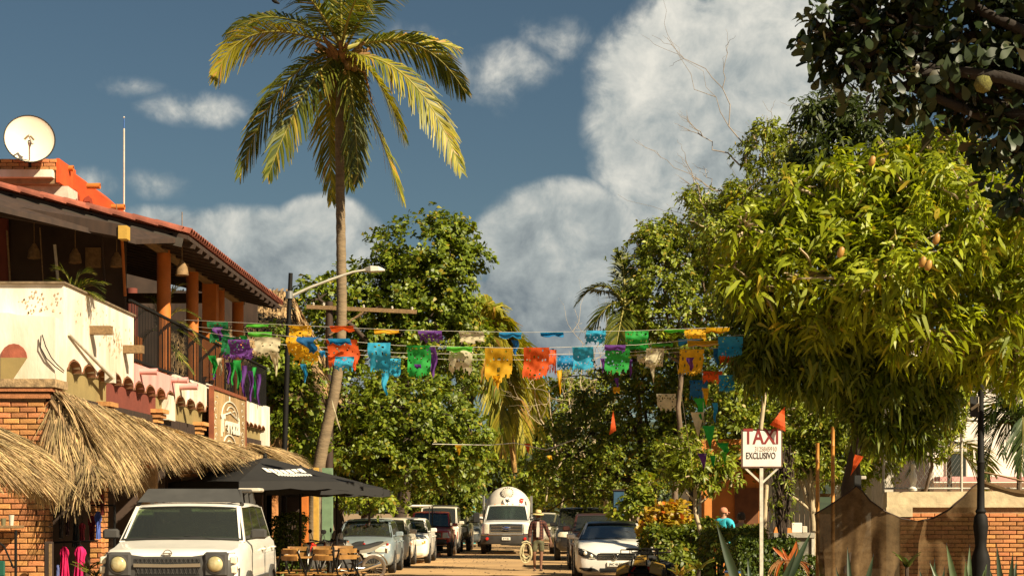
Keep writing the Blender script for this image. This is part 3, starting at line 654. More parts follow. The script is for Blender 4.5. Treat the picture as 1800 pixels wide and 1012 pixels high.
# dish
d = 32.6; c = P(52, 244, d); DI = empty('satellite_dish', tuple(P(52, 282, d)), 0, 'round cream satellite dish on the brick roof ledge', 'satellite dish')
rings = []; nn = 36; ax = Vector((.28, -1, .12)).normalized(); sx = ax.cross(Vector((0, 0, 1))).normalized(); sz = sx.cross(ax).normalized()
def dpt(r, h, a): return c-Vector(DI.location)+sx*(r*cos(a))+sz*(r*sin(a)*.98)+ax*h
R = .455
prof = [(R*k/7, -.11*(1-(k/7)**2)) for k in range(1, 8)]+[(R+.012, .012), (R+.012, -.012)]+[(R*k/7, -.025-.11*(1-(k/7)**2)) for k in range(7, 0, -1)]
MB().loft([[tuple(dpt(r_, h, 2*pi*k/nn)) for k in range(nn)] for r_, h in prof]).build('reflector', mat('cream dish', (.74, .66, .52), .6, var=.06, scale=3), DI, 40)
MB().tube([tuple(dpt(R+.012, 0, 2*pi*k/40)) for k in range(41)], .012, 6).build('rim', M_iron, DI, 40)
lb = c-Vector(DI.location)
MB().tube([lb-sz*.42, lb+ax*.30-sz*.16], .014, 6).tube([lb+ax*.3-sz*.20-sx*.06, lb+ax*.3-sz*.02+sx*.0], .025, 8).build('feed_arm', M_gwhite, DI, 40)
MB().tube([lb+ax*.3-sz*.12-sx*.09, lb+ax*.32-sz*.05-sx*.02], .02, 6).tube([lb+ax*.3-sz*.12+sx*.09, lb+ax*.32-sz*.05+sx*.02], .02, 6).build('receiver', mat('tan receiver', (.25, .17, .09), .6), DI, 40)
MB().tube([lb-ax*.1, lb-ax*.16-sz*.3, lb-ax*.16-Vector((0, 0, .5))], .03, 8).build('mount', M_iron, DI, 40)
# mast
d = 34.6; a = P(218, 400, d); b = P(218, 207, d)
A = empty('antenna_mast', tuple(a), 0, 'thin white antenna mast with a blue tip above the roof', 'antenna')
MB().tube([(0, 0, 0), (0, 0, b.z-a.z-.22)], .017, 8).build('mast', M_gwhite, A, 40)
MB().tube([(0, 0, b.z-a.z-.22), (0, 0, b.z-a.z-.02)], .014, 8).build('tip', mat('blue tip', (.03, .1, .3), .5), A, 40)
MB().lathe([(.0, b.z-a.z-.02), (.022, b.z-a.z), (.0, b.z-a.z+.03)], 8).build('finial', M_gwhite, A, 40)

# ------------------------------------------------------------ palapa roof behind the restaurant
PA = empty('palapa_building', (-11, 50, 0), 0, 'large thatched palapa house behind the restaurant roof', 'building'); PO = Vector(PA.location)
def ppart(name, mb, m, smooth=None):
    mb.v = [(v[0]-PO.x, v[1]-PO.y, v[2]-PO.z) for v in mb.v]; return mb.build(name, m, PA, smooth)
zr = zz(508, 52)
def pal(u, v):
    xt = -17+u*9.2; xb = -17.5+u*11.0
    p = Vector((xt+(xb-xt)*v, 52-5.5*v, zr+(4.6-zr)*v)); return p-PO, Vector(((xb-xt)/6, -5.5, 4.6-zr)).normalized(), Vector((0, -.55, .8)).normalized()
def pal2(u, v):
    xt = -7.8+.1*v+1.5*v; p = Vector((xt, 52-5.5*v+u*11*v, zr+(4.6-zr)*v)); return p-PO, Vector((1.7, 0, 4.6-zr)).normalized(), Vector((.9, 0, .4)).normalized()
thatch_obj('thatch', PA, [thatch_strands(9000, pal, 4, w=.07, Lr=(.3, .6), lift=.09), thatch_strands(2000, pal2, 5, w=.06, Lr=(.25, .45), lift=.05)], mat('old grey thatch', (.27, .17, .075), .9, var=.4, scale=1.2, island=.5))
ppart('roof_deck', MB().loft([[(-17, 52, zr-.05), (-7.9, 52, zr-.05), (-7.9, 52.4, zr-.2), (-17, 52.4, zr-.2)], [(-17.5, 46.5, 4.5), (-6.6, 46.5, 4.5), (-6.6, 57.5, 4.5), (-17.5, 57.5, 4.5)]]), M_thatch_d)
ppart('wall', MB().box(-17, -7.4, 47, 57, -.3, 4.5), mat('ochre wall', (.25, .13, .04), .9, var=.25, scale=1))
# ------------------------------------------------------------ trees
M_bark = mat('grey bark', (.16, .11, .07), .9, var=.35, scale=6, bump=.6, bscale=20, stretch=(1, 1, .4))
M_barkd = mat('dark bark', (.05, .032, .02), .9, var=.35, scale=6, bump=.6, bscale=20, stretch=(1, 1, .4))
M_pale = mat('pale bark', (.42, .33, .2), .85, var=.3, scale=5, bump=.4, stretch=(1, 1, .5))
L_almond = leafmat('almond leaf', (.06, .095, .008), (.21, .255, .018), (.28, .22, .02))
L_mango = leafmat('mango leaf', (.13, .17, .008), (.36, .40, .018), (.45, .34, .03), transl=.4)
L_mangom = leafmat('shaded mango leaf', (.05, .08, .006), (.17, .21, .014), (.22, .22, .02)); L_mangod = leafmat('shade-toned mango leaf', (.02, .035, .006), (.06, .08, .012))  # mango leaf again, the shade of the lower and rear boughs put into darker greens
L_lime = leafmat('small tree leaf', (.09, .125, .01), (.28, .32, .024), (.3, .22, .03))
L_bush = leafmat('bush leaf', (.05, .08, .008), (.20, .235, .02), (.3, .2, .02))
L_near = leafmat('near almond leaf', (.010, .018, .006), (.028, .045, .010), (.045, .035, .012), transl=.14)  # almond leaf with the bough's shade put into near-black greens
L_hedge = leafmat('hedge leaf', (.03, .06, .008), (.12, .16, .02))
L_croton = leafmat('croton leaf', (.5, .26, .015), (.36, .30, .02), (.55, .12, .01), transl=.3)
L_palmy = leafmat('yellow palm leaflet', (.11, .14, .012), (.42, .34, .03), (.40, .22, .05), transl=.35)
L_palm = leafmat('palm leaflet', (.03, .05, .008), (.15, .16, .02), (.42, .30, .05), transl=.3)
L_palmd = leafmat('dark palm leaflet', (.02, .04, .01), (.07, .10, .02), transl=.25)

def lobes_px(lst, d, o, depth=None):
    """lobes given where the photo shows them: centre, half sizes, distance; depth in metres defaults to the mean radius"""
    out = []
    for L in lst:
        x, y, rx, ry = L[:4]; dd = d+(L[4] if len(L) > 4 else 0); a = rx*dd/F; b = ry*dd/F
        c = P(x, y, dd)-o; out.append((c.x, c.y, c.z, a, (depth or 1)*(a+b)/2, b))
    return out
def limb(mb, a, b, r0, r1, rng, n=5, wob=.1, k=7):
    a = Vector(a); b = Vector(b); L = (b-a).length; pts = []
    for i in range(n+1):
        t = i/n; p = a.lerp(b, t); w = wob*L*sin(pi*t)
        pts.append(p+Vector((rng.uniform(-w, w), rng.uniform(-w, w), rng.uniform(-w, w)*.4+.12*L*sin(pi*t)*0)))
    mb.tube(pts, [r0+(r1-r0)*i/n for i in range(n+1)], k); return pts
def tree(name, label, cat, base, lobes, trunk_top, r0, leaf, lm, bark, n, k, L, seed=1, droop=.3, spread=.8, up=.25, shell=.55, rag=.18, group=None, twigs=40, big=0, trunk=True, sats=4, gap=-.38, extra_trunks=()):
    r = empty(name, tuple(base), 0, label, cat, group); rng = random.Random(seed); o = Vector(base)
    lb = lobes; rs_ = random.Random(seed+77); sat = []
    for l in lb:
        for q in range(sats):
            v = Vector((rs_.gauss(0, 1), rs_.gauss(0, .7), rs_.gauss(0, 1))).normalized(); f = rs_.uniform(.22, .42); sat.append((l[0]+v.x*l[3]*.98, l[1]+v.y*l[4]*.98, l[2]+v.z*l[5]*.98, l[3]*f*1.2, l[4]*f, l[5]*f))
    V, c = crown(list(lb)+sat, n, k, leaf, L, droop, spread, up, shell, rag, seed, gap)
    if big:
        wy = V[:, 0, 1]+o.y; wx = V[:, 0, 0]+o.x; wz = V[:, 0, 2]+o.z; px = VX+wx/wy*F; py = VY-(wz-EYE)/wy*F
        vis = (wy > base[1]-1.6*(big and name == 'near_almond_tree')-9*(name != 'near_almond_tree')) & (px > 5) & (px < 1795) & (py > 5) & (py < 1000); sc_ = np.where(vis, wy, 1e6); pick = np.argsort(sc_)[:big]
        rest = np.ones(len(V), bool); rest[pick] = False
        kk = V.shape[1]; ft_, fl_ = topo(kk); protos = [npmesh('leaf', V[i]-V[i, 0], ft_, fl_, lm) for i in pick[:12]]
        for j, i in enumerate(pick):
            b0 = V[i, 0]; dirn = Vector(V[i, -1]-V[i, 0]); q = protos[j % 12]; d0 = Vector(V[pick[j % 12], -1]-V[pick[j % 12], 0])
            rot = d0.rotation_difference(dirn).to_euler(); s_ = min(1.25, dirn.length/max(1e-6, d0.length))
            lo = link('leaf', q, r, tuple(b0), rot, (s_, s_, s_))
        V = V[rest]
    tag(link('crown', leaves_to_mesh('crown', V, lm), r), kind='stuff')
    mb = MB()
    if trunk:
        tt = Vector(trunk_top)-o; limb(mb, (0, 0, -.3), tt, r0, r0*.7, rng, 5, .04, 10)
        for e in extra_trunks: limb(mb, Vector(e[0])-o, Vector(e[1])-o, e[2], e[2]*.6, rng, 5, .05, 9)
        mb.build('trunk', bark, r, 50)
        br = MB()
        for l in lb:
            c0 = Vector(l[:3]); limb(br, tt, c0, r0*.5, r0*.2, rng, 5, .08)
            for q in range(4):
                e = c0+Vector((rng.gauss(0, .5)*l[3], rng.gauss(0, .5)*l[4], rng.gauss(0, .5)*l[5])); limb(br, c0, e, r0*.2, .015, rng, 4, .12, 5)
        for q in range(twigs):
            l = rng.choice(lb); c0 = Vector(l[:3]); v = Vector((rng.gauss(0, 1), rng.gauss(0, 1), rng.gauss(0, 1))).normalized(); e = c0+Vector((v.x*l[3], v.y*l[4], v.z*l[5]))*rng.uniform(.8, 1.12)
            limb(br, c0.lerp(e, .5), e, .02, .007, rng, 4, .15, 4)
        tag(br.build('branches', bark, r, 60), kind='stuff')
    return r
def G(x, d): return Vector((at(x, d), d, gz(d)))

# big-leaved almond tree in the left middle
o = G(705, 60); d = 60
tree('almond_tree', 'tall almond tree with a domed crown of broad glossy leaves behind the palm trunk', 'tree', o,
     lobes_px([(740, 440, 92, 62), (690, 490, 50, 45), (790, 500, 55, 80), (720, 520, 90, 70), (640, 520, 75, 50), (560, 525, 55, 32, -2), (760, 590, 95, 80), (680, 590, 80, 60), (798, 640, 45, 75), (590, 585, 60, 50)], d, o),
     P(715, 640, d), .25, 'broad', L_almond, M_barkd, 4200, 9, .22, seed=2, droop=.12, spread=.95, up=.6, shell=.7, rag=.22, twigs=60)
o = G(640, 54); d = 54
tree('almond_tree', 'wide low almond tree leafing over the parked silver car and parasols', 'tree', o,
     lobes_px([(680, 715, 110, 70), (760, 740, 90, 80), (590, 700, 70, 60), (530, 690, 55, 70), (500, 740, 40, 60), (610, 790, 90, 60), (700, 820, 95, 55), (790, 800, 60, 60), (640, 850, 60, 45), (720, 760, 110, 90), (822, 770, 34, 60)], d, o),
     P(660, 800, d), .22, 'broad', L_almond, M_barkd, 4400, 8, .18, seed=5, droop=.15, spread=.95, up=.5, shell=.6, rag=.25, twigs=80)
o = G(492, 47); d = 47
tree('almond_tree', 'slim almond tree between the restaurant end and the lamp post', 'tree', o,
     lobes_px([(486, 660, 40, 50), (478, 730, 34, 40), (525, 640, 50, 45), (530, 710, 45, 50), (500, 600, 30, 24), (540, 770, 40, 36)], d, o),
     P(505, 720, d), .09, 'broad', L_almond, M_barkd, 1100, 8, .17, seed=71, droop=.15, spread=.95, up=.5, shell=.4, rag=.25, twigs=30)
o = G(650, 47); d = 47
tree('garden_bush', 'leafy bush hanging low beside the silver car roof', 'bush', o,
     lobes_px([(640, 878, 45, 18), (680, 888, 40, 13), (600, 875, 25, 18)], d, o), P(650, 900, d), .05, 'broad', L_lime, M_barkd, 190, 8, .15, seed=8, shell=.4, twigs=20)
o = G(770, 75)
tree('street_tree', 'dark green street tree behind the row of parked cars', 'tree', o,
     lobes_px([(780, 800, 60, 60), (740, 850, 50, 45), (800, 860, 40, 40), (830, 830, 30, 40)], 75, o), P(775, 860, 75), .18, 'oval', L_bush, M_barkd, 1500, 8, .2, seed=9, shell=.5)
o = G(805, 88)
tree('fern_bush', 'yellow green bush overhanging the far parked pickup', 'bush', o,
     lobes_px([(800, 868, 28, 20), (820, 890, 22, 14), (775, 880, 25, 18)], 88, o), P(800, 900, 88), .08, 'fine', L_lime, M_barkd, 350, 8, .25, seed=10, shell=.4, twigs=6)

# right-hand side
o = G(1190, 57); d = 57
tree('small_leaf_tree', 'broad small-leaved tree spreading over the right side of the street', 'tree', o,
     lobes_px([(1170, 480, 95, 80), (1125, 545, 45, 50), (1240, 420, 70, 75), (1150, 430, 50, 40), (1300, 480, 80, 90), (1200, 560, 120, 70), (1130, 595, 60, 45), (1290, 580, 60, 60), (1280, 390, 60, 50), (1340, 400, 60, 70), (1390, 460, 50, 60)], d, o),
     P(1200, 640, d), .11, 'oval', L_lime, M_bark, 6400, 8, .155, seed=12, droop=.3, spread=.85, up=.4, shell=.5, rag=.25, twigs=120)
o = G(1160, 60); d = 60
tree('fig_tree', 'dense dark-leaved tree above the parked white sedan', 'tree', o,
     lobes_px([(1100, 720, 90, 70), (1040, 760, 70, 60), (1180, 700, 80, 70), (1000, 800, 60, 50), (1110, 820, 100, 70), (1190, 800, 70, 70), (1240, 740, 60, 90), (1050, 860, 70, 35), (1130, 660, 90, 50), (1230, 650, 70, 50)], d, o),
     P(1150, 860, d), .2, 'broad', L_bush, M_barkd, 5600, 8, .15, seed=14, droop=.1, spread=.85, up=.6, shell=.5, rag=.22, twigs=100, extra_trunks=((G(1140, 62), P(1090, 800, 61), .12),))
o = G(1082, 92)
tree('far_street_tree', 'shaggy tree leaning over the far end of the street', 'tree', o,
     lobes_px([(985, 720, 60, 50), (1040, 690, 60, 45), (960, 790, 60, 50), (1020, 830, 70, 50), (950, 840, 40, 40), (1070, 860, 60, 40)], 92, o), P(1040, 830, 92), .3, 'oval', L_lime, M_pale, 3300, 8, .26, seed=15, shell=.5, rag=.25, twigs=50)
o = G(1110, 120)
tree('background_tree', 'dark tree closing the view at the end of the street', 'tree', o,
     lobes_px([(880, 850, 80, 55), (960, 860, 80, 45), (820, 830, 60, 60), (900, 800, 60, 40), (1050, 840, 80, 60), (740, 800, 90, 80)], 120, o), P(900, 880, 120), .4, 'oval', L_bush, M_barkd, 3800, 8, .32, seed=16, shell=.5, rag=.2)
# pale bare creeper branches in the gap
cb = empty('bare_branches', tuple(G(985, 84)), 0, 'pale leafless tangle of branches left of the orange pennant', 'branches'); mb = MB(); rng = random.Random(5); oo = G(985, 84)
def twiggy(mb, a, b, r, rng, depth=3, spread=.5, n=3):
    pts = limb(mb, a, b, r, r*.45, rng, 5, .12, 5)
    if depth:
        for q in range(n):
            p = pts[rng.randrange(2, 6)]; v = (Vector(b)-Vector(a)); e = p+v*rng.uniform(.35, .6)+Vector((rng.gauss(0, 1), rng.gauss(0, 1), rng.gauss(0, .7)))*v.length*spread*.5
            twiggy(mb, p, e, r*.5, rng, depth-1, spread, n)
for (x0, y0_, x1, y1_) in ((985, 900, 965, 690), (1010, 880, 1020, 720), (960, 880, 1000, 700), (1035, 860, 1030, 730), (980, 800, 940, 700)):
    twiggy(mb, P(x0, y0_, 84)-oo, P(x1, y1_, 84)-oo, .055, rng, 3, .6)
mb.build('tangle', M_pale, cb, 60)

# tall thin tree with dead branch tips
o = G(1350, 44); d = 44
t = tree('sparse_tree', 'tall sparse tree with bleached dead branches reaching into the sky', 'tree', o,
     lobes_px([(1340, 265, 55, 42), (1370, 330, 55, 50), (1300, 360, 60, 40), (1390, 250, 30, 30), (1250, 400, 55, 50), (1345, 420, 60, 50), (1230, 350, 30, 25)], d, o), P(1345, 560, d), .07, 'fine', L_lime, M_pale, 2300, 8, .14, seed=18, droop=.45, shell=.3, rag=.3, twigs=60)
mb = MB(); rng = random.Random(21)
for (a, b) in (((1320, 330), (1270, 155)), ((1300, 290), (1235, 240)), ((1330, 360), (1215, 310)), ((1350, 330), (1355, 230)), ((1380, 300), (1430, 205)), ((1370, 450), (1375, 330)), ((1345, 500), (1320, 330)), ((1230, 350), (1215, 300))):
    twiggy(mb, P(*a, d)-o, P(*b, d)-o, .024, rng, 2, .4, 3)
tag(mb.build('dead_branch', mat('bleached wood', (.26, .22, .18), .8, var=.2), t, 60), kind='stuff')

# mango trees
o = G(1900, 31); d = 27.5
tree('mango_tree', 'large bright mango tree with long drooping leaves and hanging fruit', 'tree', o,
     lobes_px([(1490, 390, 85, 70), (1600, 350, 95, 75), (1710, 370, 95, 85, -1), (1810, 340, 80, 80), (1420, 480, 100, 70), (1560, 480, 110, 85, -1), (1700, 500, 110, 85), (1810, 470, 80, 110), (1350, 420, 60, 55, 1), (1640, 285, 60, 40), (1760, 310, 60, 50), (1500, 560, 80, 50), (1640, 580, 80, 50, -.5), (1760, 590, 70, 50), (1330, 500, 50, 50), (1540, 320, 50, 40), (1700, 625, 50, 35, .5), (1785, 640, 45, 45, .5), (1450, 570, 60, 30), (1390, 380, 50, 40, 1), (1290, 470, 35, 40, 1), (1560, 272, 28, 30), (1468, 305, 30, 36), (1690, 248, 34, 26), (1590, 300, 26, 40), (1400, 330, 36, 40), (1310, 400, 30, 40)], d, o),
     P(1850, 640, 30), .16, 'lance', L_mango, M_pale, 6200, 8, .25, seed=31, droop=.5, spread=.85, up=.35, shell=.3, rag=.34, twigs=260, big=300, sats=7, gap=-.02)
o = G(1506, 32.6); d = 28.5
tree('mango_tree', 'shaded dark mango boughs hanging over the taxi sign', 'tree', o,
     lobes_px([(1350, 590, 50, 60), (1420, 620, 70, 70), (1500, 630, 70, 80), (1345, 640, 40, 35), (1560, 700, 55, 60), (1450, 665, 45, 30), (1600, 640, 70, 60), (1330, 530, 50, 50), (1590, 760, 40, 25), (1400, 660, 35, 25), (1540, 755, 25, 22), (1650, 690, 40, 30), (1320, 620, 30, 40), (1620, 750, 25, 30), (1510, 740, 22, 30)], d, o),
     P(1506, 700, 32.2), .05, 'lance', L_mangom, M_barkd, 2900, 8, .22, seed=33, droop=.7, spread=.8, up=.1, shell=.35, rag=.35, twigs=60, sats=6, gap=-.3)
o = G(1480, 37); d = 36
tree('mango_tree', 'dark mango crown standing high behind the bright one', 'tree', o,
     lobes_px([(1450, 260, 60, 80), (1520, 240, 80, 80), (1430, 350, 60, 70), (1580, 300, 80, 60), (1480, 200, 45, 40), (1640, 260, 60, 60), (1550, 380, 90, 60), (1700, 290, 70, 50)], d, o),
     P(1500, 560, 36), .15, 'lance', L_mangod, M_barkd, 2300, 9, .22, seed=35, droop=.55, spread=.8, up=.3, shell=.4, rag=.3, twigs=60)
# mangoes
for (x, y, dd, lbm) in ((1478, 443, 24.9, 'orange mango hanging alone at the left of the bright tree'), (1622, 460, 24.9, 'left fruit of the low pair in the middle of the bright mango tree'), (1632, 466, 24.8, 'right fruit of the low pair in the middle of the bright mango tree'), (1646, 420, 24.9, 'orange mango above the low pair in the bright tree'), (1634, 240, 26, 'reddish mango at the very top of the bright tree'), (1533, 283, 26.2, 'orange mango at the upper left edge of the bright tree')):
    m = tag(MB().lathe([(0, -.075), (.03, -.07), (.05, -.03), (.052, .01), (.035, .06), (0, .075)], 12).build('mango', mat('ripe mango', (.32, .14, .03), .5, var=.3, scale=8, col2=(.42, .24, .05)), None, 60, tuple(P(x, y, dd)), (.2, .3, 0)),
            lbm, 'mango', 'mangoes hanging in the trees'); m.scale = (1, .85, 1.1)
# nearest almond crown overhead
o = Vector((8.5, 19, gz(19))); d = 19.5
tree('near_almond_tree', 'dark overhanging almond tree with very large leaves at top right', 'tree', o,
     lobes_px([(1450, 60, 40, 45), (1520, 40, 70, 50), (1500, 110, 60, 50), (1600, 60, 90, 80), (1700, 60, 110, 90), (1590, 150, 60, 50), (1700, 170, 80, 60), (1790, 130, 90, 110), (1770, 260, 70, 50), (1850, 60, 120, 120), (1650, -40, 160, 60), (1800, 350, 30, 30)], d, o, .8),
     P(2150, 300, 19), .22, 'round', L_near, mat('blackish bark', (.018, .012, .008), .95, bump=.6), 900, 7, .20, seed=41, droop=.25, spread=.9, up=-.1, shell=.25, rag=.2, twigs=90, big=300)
g = tag(MB().lathe([(0, -.1), (.07, -.075), (.1, 0), (.07, .075), (0, .1)], 16).build('breadfruit', mat('rough green fruit', (.14, .13, .025), .9, var=.5, scale=60, bump=.8), None, 50, tuple(P(1728, 148, 18.6))), 'round rough green fruit hanging below the dark bough', 'fruit')
# shrubs that fill in between trees on the right, above the wall
o = G(1440, 40)
tree('plumeria_tree', 'small garden tree with forked pale trunks between the taxi sign and bamboo', 'tree', o,
     lobes_px([(1420, 740, 60, 50), (1480, 760, 60, 60), (1395, 800, 45, 40), (1540, 790, 45, 50), (1450, 700, 90, 50), (1440, 800, 50, 40), (1500, 830, 35, 30)], 40, o), P(1425, 850, 40), .09, 'fine', L_lime, M_pale, 2300, 8, .15, seed=44, shell=.3, twigs=50,
     extra_trunks=((P(1432, 900, 40), P(1385, 790, 40), .07), (P(1430, 900, 40), P(1360, 850, 40), .04), (P(1500, 950, 41), P(1485, 780, 41), .06)))
o = G(1633, 36.9)
tree('garden_shrub', 'sunlit shrub between the mango tree and the white house', 'tree', o,
     lobes_px([(1660, 660, 60, 60), (1620, 720, 60, 60), (1740, 620, 90, 50), (1580, 690, 60, 60), (1690, 600, 70, 60), (1790, 660, 50, 60), (1560, 780, 50, 40), (1650, 760, 40, 40)], 36, o), P(1632, 760, 36), .05, 'oval', L_lime, M_bark, 2400, 8, .12, seed=46, shell=.3, rag=.3, twigs=60)
o = G(1235, 34)
tree('young_tree', 'slender young tree with a pale painted trunk beside the hedge', 'tree', o,
     lobes_px([(1215, 830, 55, 35), (1250, 826, 40, 24), (1200, 790, 45, 35), (1286, 838, 20, 14)], 34, o), P(1222, 860, 34), .055, 'fine', L_lime, M_pale, 480, 8, .14, seed=48, shell=.3, rag=.3, twigs=26,
     extra_trunks=((P(1222, 880, 34), P(1205, 865, 34), .03), (P(1222, 890, 34), P(1262, 860, 34), .025)))
o = G(1330, 46)
tree('shrub_behind_sign', 'thick shrub behind the taxi sign', 'bush', o,
     lobes_px([(1330, 780, 60, 60), (1290, 740, 60, 60), (1345, 840, 40, 45), (1300, 680, 50, 40), (1390, 760, 50, 60), (1350, 700, 60, 50)], 46, o), P(1330, 880, 46), .09, 'oval', L_lime, M_barkd, 1700, 8, .15, seed=49, shell=.4, twigs=30)

# hanging dry vine column by the sign
# ------------------------------------------------------------ hedges and bushes near the ground
def hedge(name, label, x0, x1, y0, y1, d0, dd, n, L, lm=None, seed=1, cat='hedge', kind='oval', bulge=.06):
    """clipped hedge: leaf clusters over a box from image x0..x1, top at image y0, running back dd metres"""
    X0, X1 = at(x0, d0), at(x1, d0); Z1 = zz(y0, d0); g = gz(d0); o = Vector(((X0+X1)/2, d0+dd/2, g)); rng = np.random.default_rng(seed)
    r = empty(name, tuple(o), 0, label, cat); hx, hy, hz = (X1-X0)/2, dd/2, Z1-g
    A = [hx*2*hz, hx*2*dd, dd*hz, dd*hz]; f = rng.choice(4, n, p=np.array(A)/sum(A)); u = rng.uniform(-1, 1, n); v = rng.uniform(0, 1, n); c = np.zeros((n, 3)); nn = np.zeros((n, 3))
    m = f == 0; c[m] = np.stack([u[m]*hx, -hy+0*u[m], v[m]*hz], 1); nn[m] = (0, -1, .2)
    m = f == 1; c[m] = np.stack([u[m]*hx, (v[m]*2-1)*hy, hz+0*u[m]], 1); nn[m] = (0, 0, 1)
    m = f == 2; c[m] = np.stack([-hx+0*u[m], u[m]*hy, v[m]*hz], 1); nn[m] = (-1, 0, .2)
    m = f == 3; c[m] = np.stack([hx+0*u[m], u[m]*hy, v[m]*hz], 1); nn[m] = (1, 0, .2)
    c += nn*(rng.uniform(-.12, .03, n)+bulge*np.sin(c[:, 0]*3+c[:, 2]*4))[:, None]
    k = 6; cc = np.repeat(c, k, 0); aa = norm(np.repeat(nn, k, 0)+rng.normal(size=(n*k, 3))*.35); rd = norm(np.cross(aa, rng.normal(size=(n*k, 3))))
    D = norm(rd*.8+aa*.5); V = leaf_arrays(cc+rng.normal(size=cc.shape)*L*.3, D, norm(aa+rng.normal(size=cc.shape)*.2), L*(.6+.7*rng.random(n*k)), kind, .2*np.ones(n*k))
    tag(link('foliage', leaves_to_mesh('foliage', V, lm or L_hedge), r), kind='stuff')
    s = MB(); rr = random.Random(seed)
    for q in range(26):
        x = rr.uniform(-hx, hx)*.8; y = rr.uniform(-hy, hy)*.8; s.tube([(x, y, -.1), (x+rr.uniform(-.1, .1), y, hz*.5), (x+rr.uniform(-.3, .3), y+rr.uniform(-.2, .2), hz*.93)], [.02, .014, .006], 5)
    tag(s.build('stems', M_barkd, r), kind='stuff')
    return r
hedge('clipped_hedge', 'square clipped green hedge behind the white SUV', 478, 524, 906, 1010, 37, 1.2, 1100, .07, seed=1)
hedge('dark_hedge', 'dark green hedge below the man in the turquoise shirt', 1248, 1345, 930, 1010, 32, 1.6, 1500, .09, L_bush, 2)
hedge('low_hedge', 'lighter low hedge in front of the taxi sign post', 1300, 1400, 948, 1010, 29, 1.0, 1300, .08, L_hedge, 3)
hedge('garden_hedge', 'leafy bush behind the yellow quad bike', 1150, 1255, 925, 1010, 36, 1.8, 1500, .12, L_bush, 4, bulge=.14)
hedge('low_hedge', 'small dark clump of plants under the grey counter', 1405, 1440, 982, 1010, 34, .6, 260, .08, L_hedge, 6)
o = G(1170, 38)
tree('croton_bush', 'croton bush with bright orange and yellow leaves above the white sedan', 'bush', o,
     lobes_px([(1165, 905, 28, 16), (1195, 900, 20, 14), (1150, 930, 22, 16), (1185, 925, 26, 14)], 38, o), P(1170, 950, 38), .03, 'broad', L_croton, M_pale, 190, 8, .17, seed=51, shell=.3, up=.9, droop=.1, twigs=30)
o = G(1120, 44)
tree('croton_bush', 'lime yellow shrub behind the brown parked car', 'bush', o,
     lobes_px([(1085, 903, 18, 9), (1110, 890, 25, 20), (1130, 860, 25, 25)], 44, o), P(1110, 930, 44), .04, 'broad', L_lime, M_pale, 160, 8, .17, seed=52, shell=.3, up=.9, twigs=10)
# street-side backing greenery far to the sides, seen only through gaps
for (nm, x, dd, lb, lab) in (('backdrop_tree', 1350, 75, [(1300, 700, 150, 160), (1450, 640, 150, 180), (1200, 760, 120, 120), (1560, 700, 100, 150)], 'deep green tree mass behind the right-hand gardens'),
                             ('backdrop_tree', 600, 80, [(600, 700, 130, 130), (520, 760, 90, 110), (700, 760, 110, 120), (640, 840, 90, 60)], 'deep green tree mass behind the left-hand almond trees')):
    o = G(x, dd); tree(nm, lab, 'tree', o, lobes_px(lb, dd, o), P(x, 800, dd), .3, 'oval', L_bush, M_barkd, 2600, 7, .30, seed=60+int(dd), shell=.55, twigs=10)

# ------------------------------------------------------------ palms
def frond_mesh(pts, nleaf, Lmax, lm, seed, hang=.5, w=.035, twist=0):
    """pts: rachis points (Vectors). leaflets both sides, hanging by gravity"""
    rng = random.Random(seed); mb = MB(); rr = MB(); n = len(pts)-1
    def pos(t):
        f = t*n; i = min(int(f), n-1); return pts[i].lerp(pts[i+1], f-i), (pts[i+1]-pts[i]).normalized()
    V = []; 
    for i in range(nleaf):
        t = .10+.90*i/nleaf; p, T = pos(t); S = T.cross(Vector((0, 0, 1)))
        S = S.normalized() if S.length > .15 else Vector((1, 0, 0)); U = S.cross(T).normalized(); tw = twist*min(1, .25+t*1.1); S, U = S*cos(tw)+U*sin(tw), U*cos(tw)-S*sin(tw)
        for sd in (-1, 1):
            L = Lmax*(sin(pi*min(1, (t*.86+.12)))**.6)*rng.uniform(.85, 1.1)
            dr = (S*sd*(.75-.25*t)+T*(.45+.5*t)+U*.12+Vector((rng.gauss(0, .07), rng.gauss(0, .07), rng.gauss(0, .07)))).normalized()
            h = hang*rng.uniform(.7, 1.3)
            a = p; b = p+dr*L*.5+Vector((0, 0, -.12*h*L)); c = p+dr*L*(1-.25*h)+Vector((0, 0, -.62*h*L))
            nrm = dr.cross(Vector((T.x, T.y, T.z))).normalized() if dr.cross(T).length > .1 else U; ws = dr.cross(nrm).normalized()*w/2
            V += [a-ws*.6, a+ws*.6, b-ws, b+ws, c-ws*.25, c+ws*.25]
    m = len(V)//6; Va = np.array([tuple(q) for q in V]); ff = (np.array([0, 1, 3, 2, 2, 3, 5, 4])[None, :]+(np.arange(m)*6)[:, None]).ravel()
    return npmesh('leaflets', Va, ff, np.full(2*m, 4), lm)
def bez(a, b, c, n=14):
    a, b, c = Vector(a), Vector(b), Vector(c); return [a*(1-t)**2+b*2*t*(1-t)+c*t*t for t in [i/n for i in range(n+1)]]
def frond(parent, pts, lm, seed, nleaf=62, Lmax=.95, hang=.6, w=.05, r0=.045, m_stem=None, label=None, twist=0):
    me = frond_mesh(pts, nleaf, Lmax, lm, seed, hang, w, twist); f = link('frond', me, parent, label=label)
    mb = MB(); mb.tube(pts, [r0*(1-.85*i/(len(pts)-1)) for i in range(len(pts))], 6); mb.build('rachis', m_stem or MATS['rachis green'], f, 60); return f
M_rachis = mat('rachis green', (.22, .19, .03), .6, var=.2)
M_coco = mat('coconut trunk', (.19, .135, .075), .88, var=.25, scale=3, stretch=(1, 1, 5), bump=.8, bscale=9)
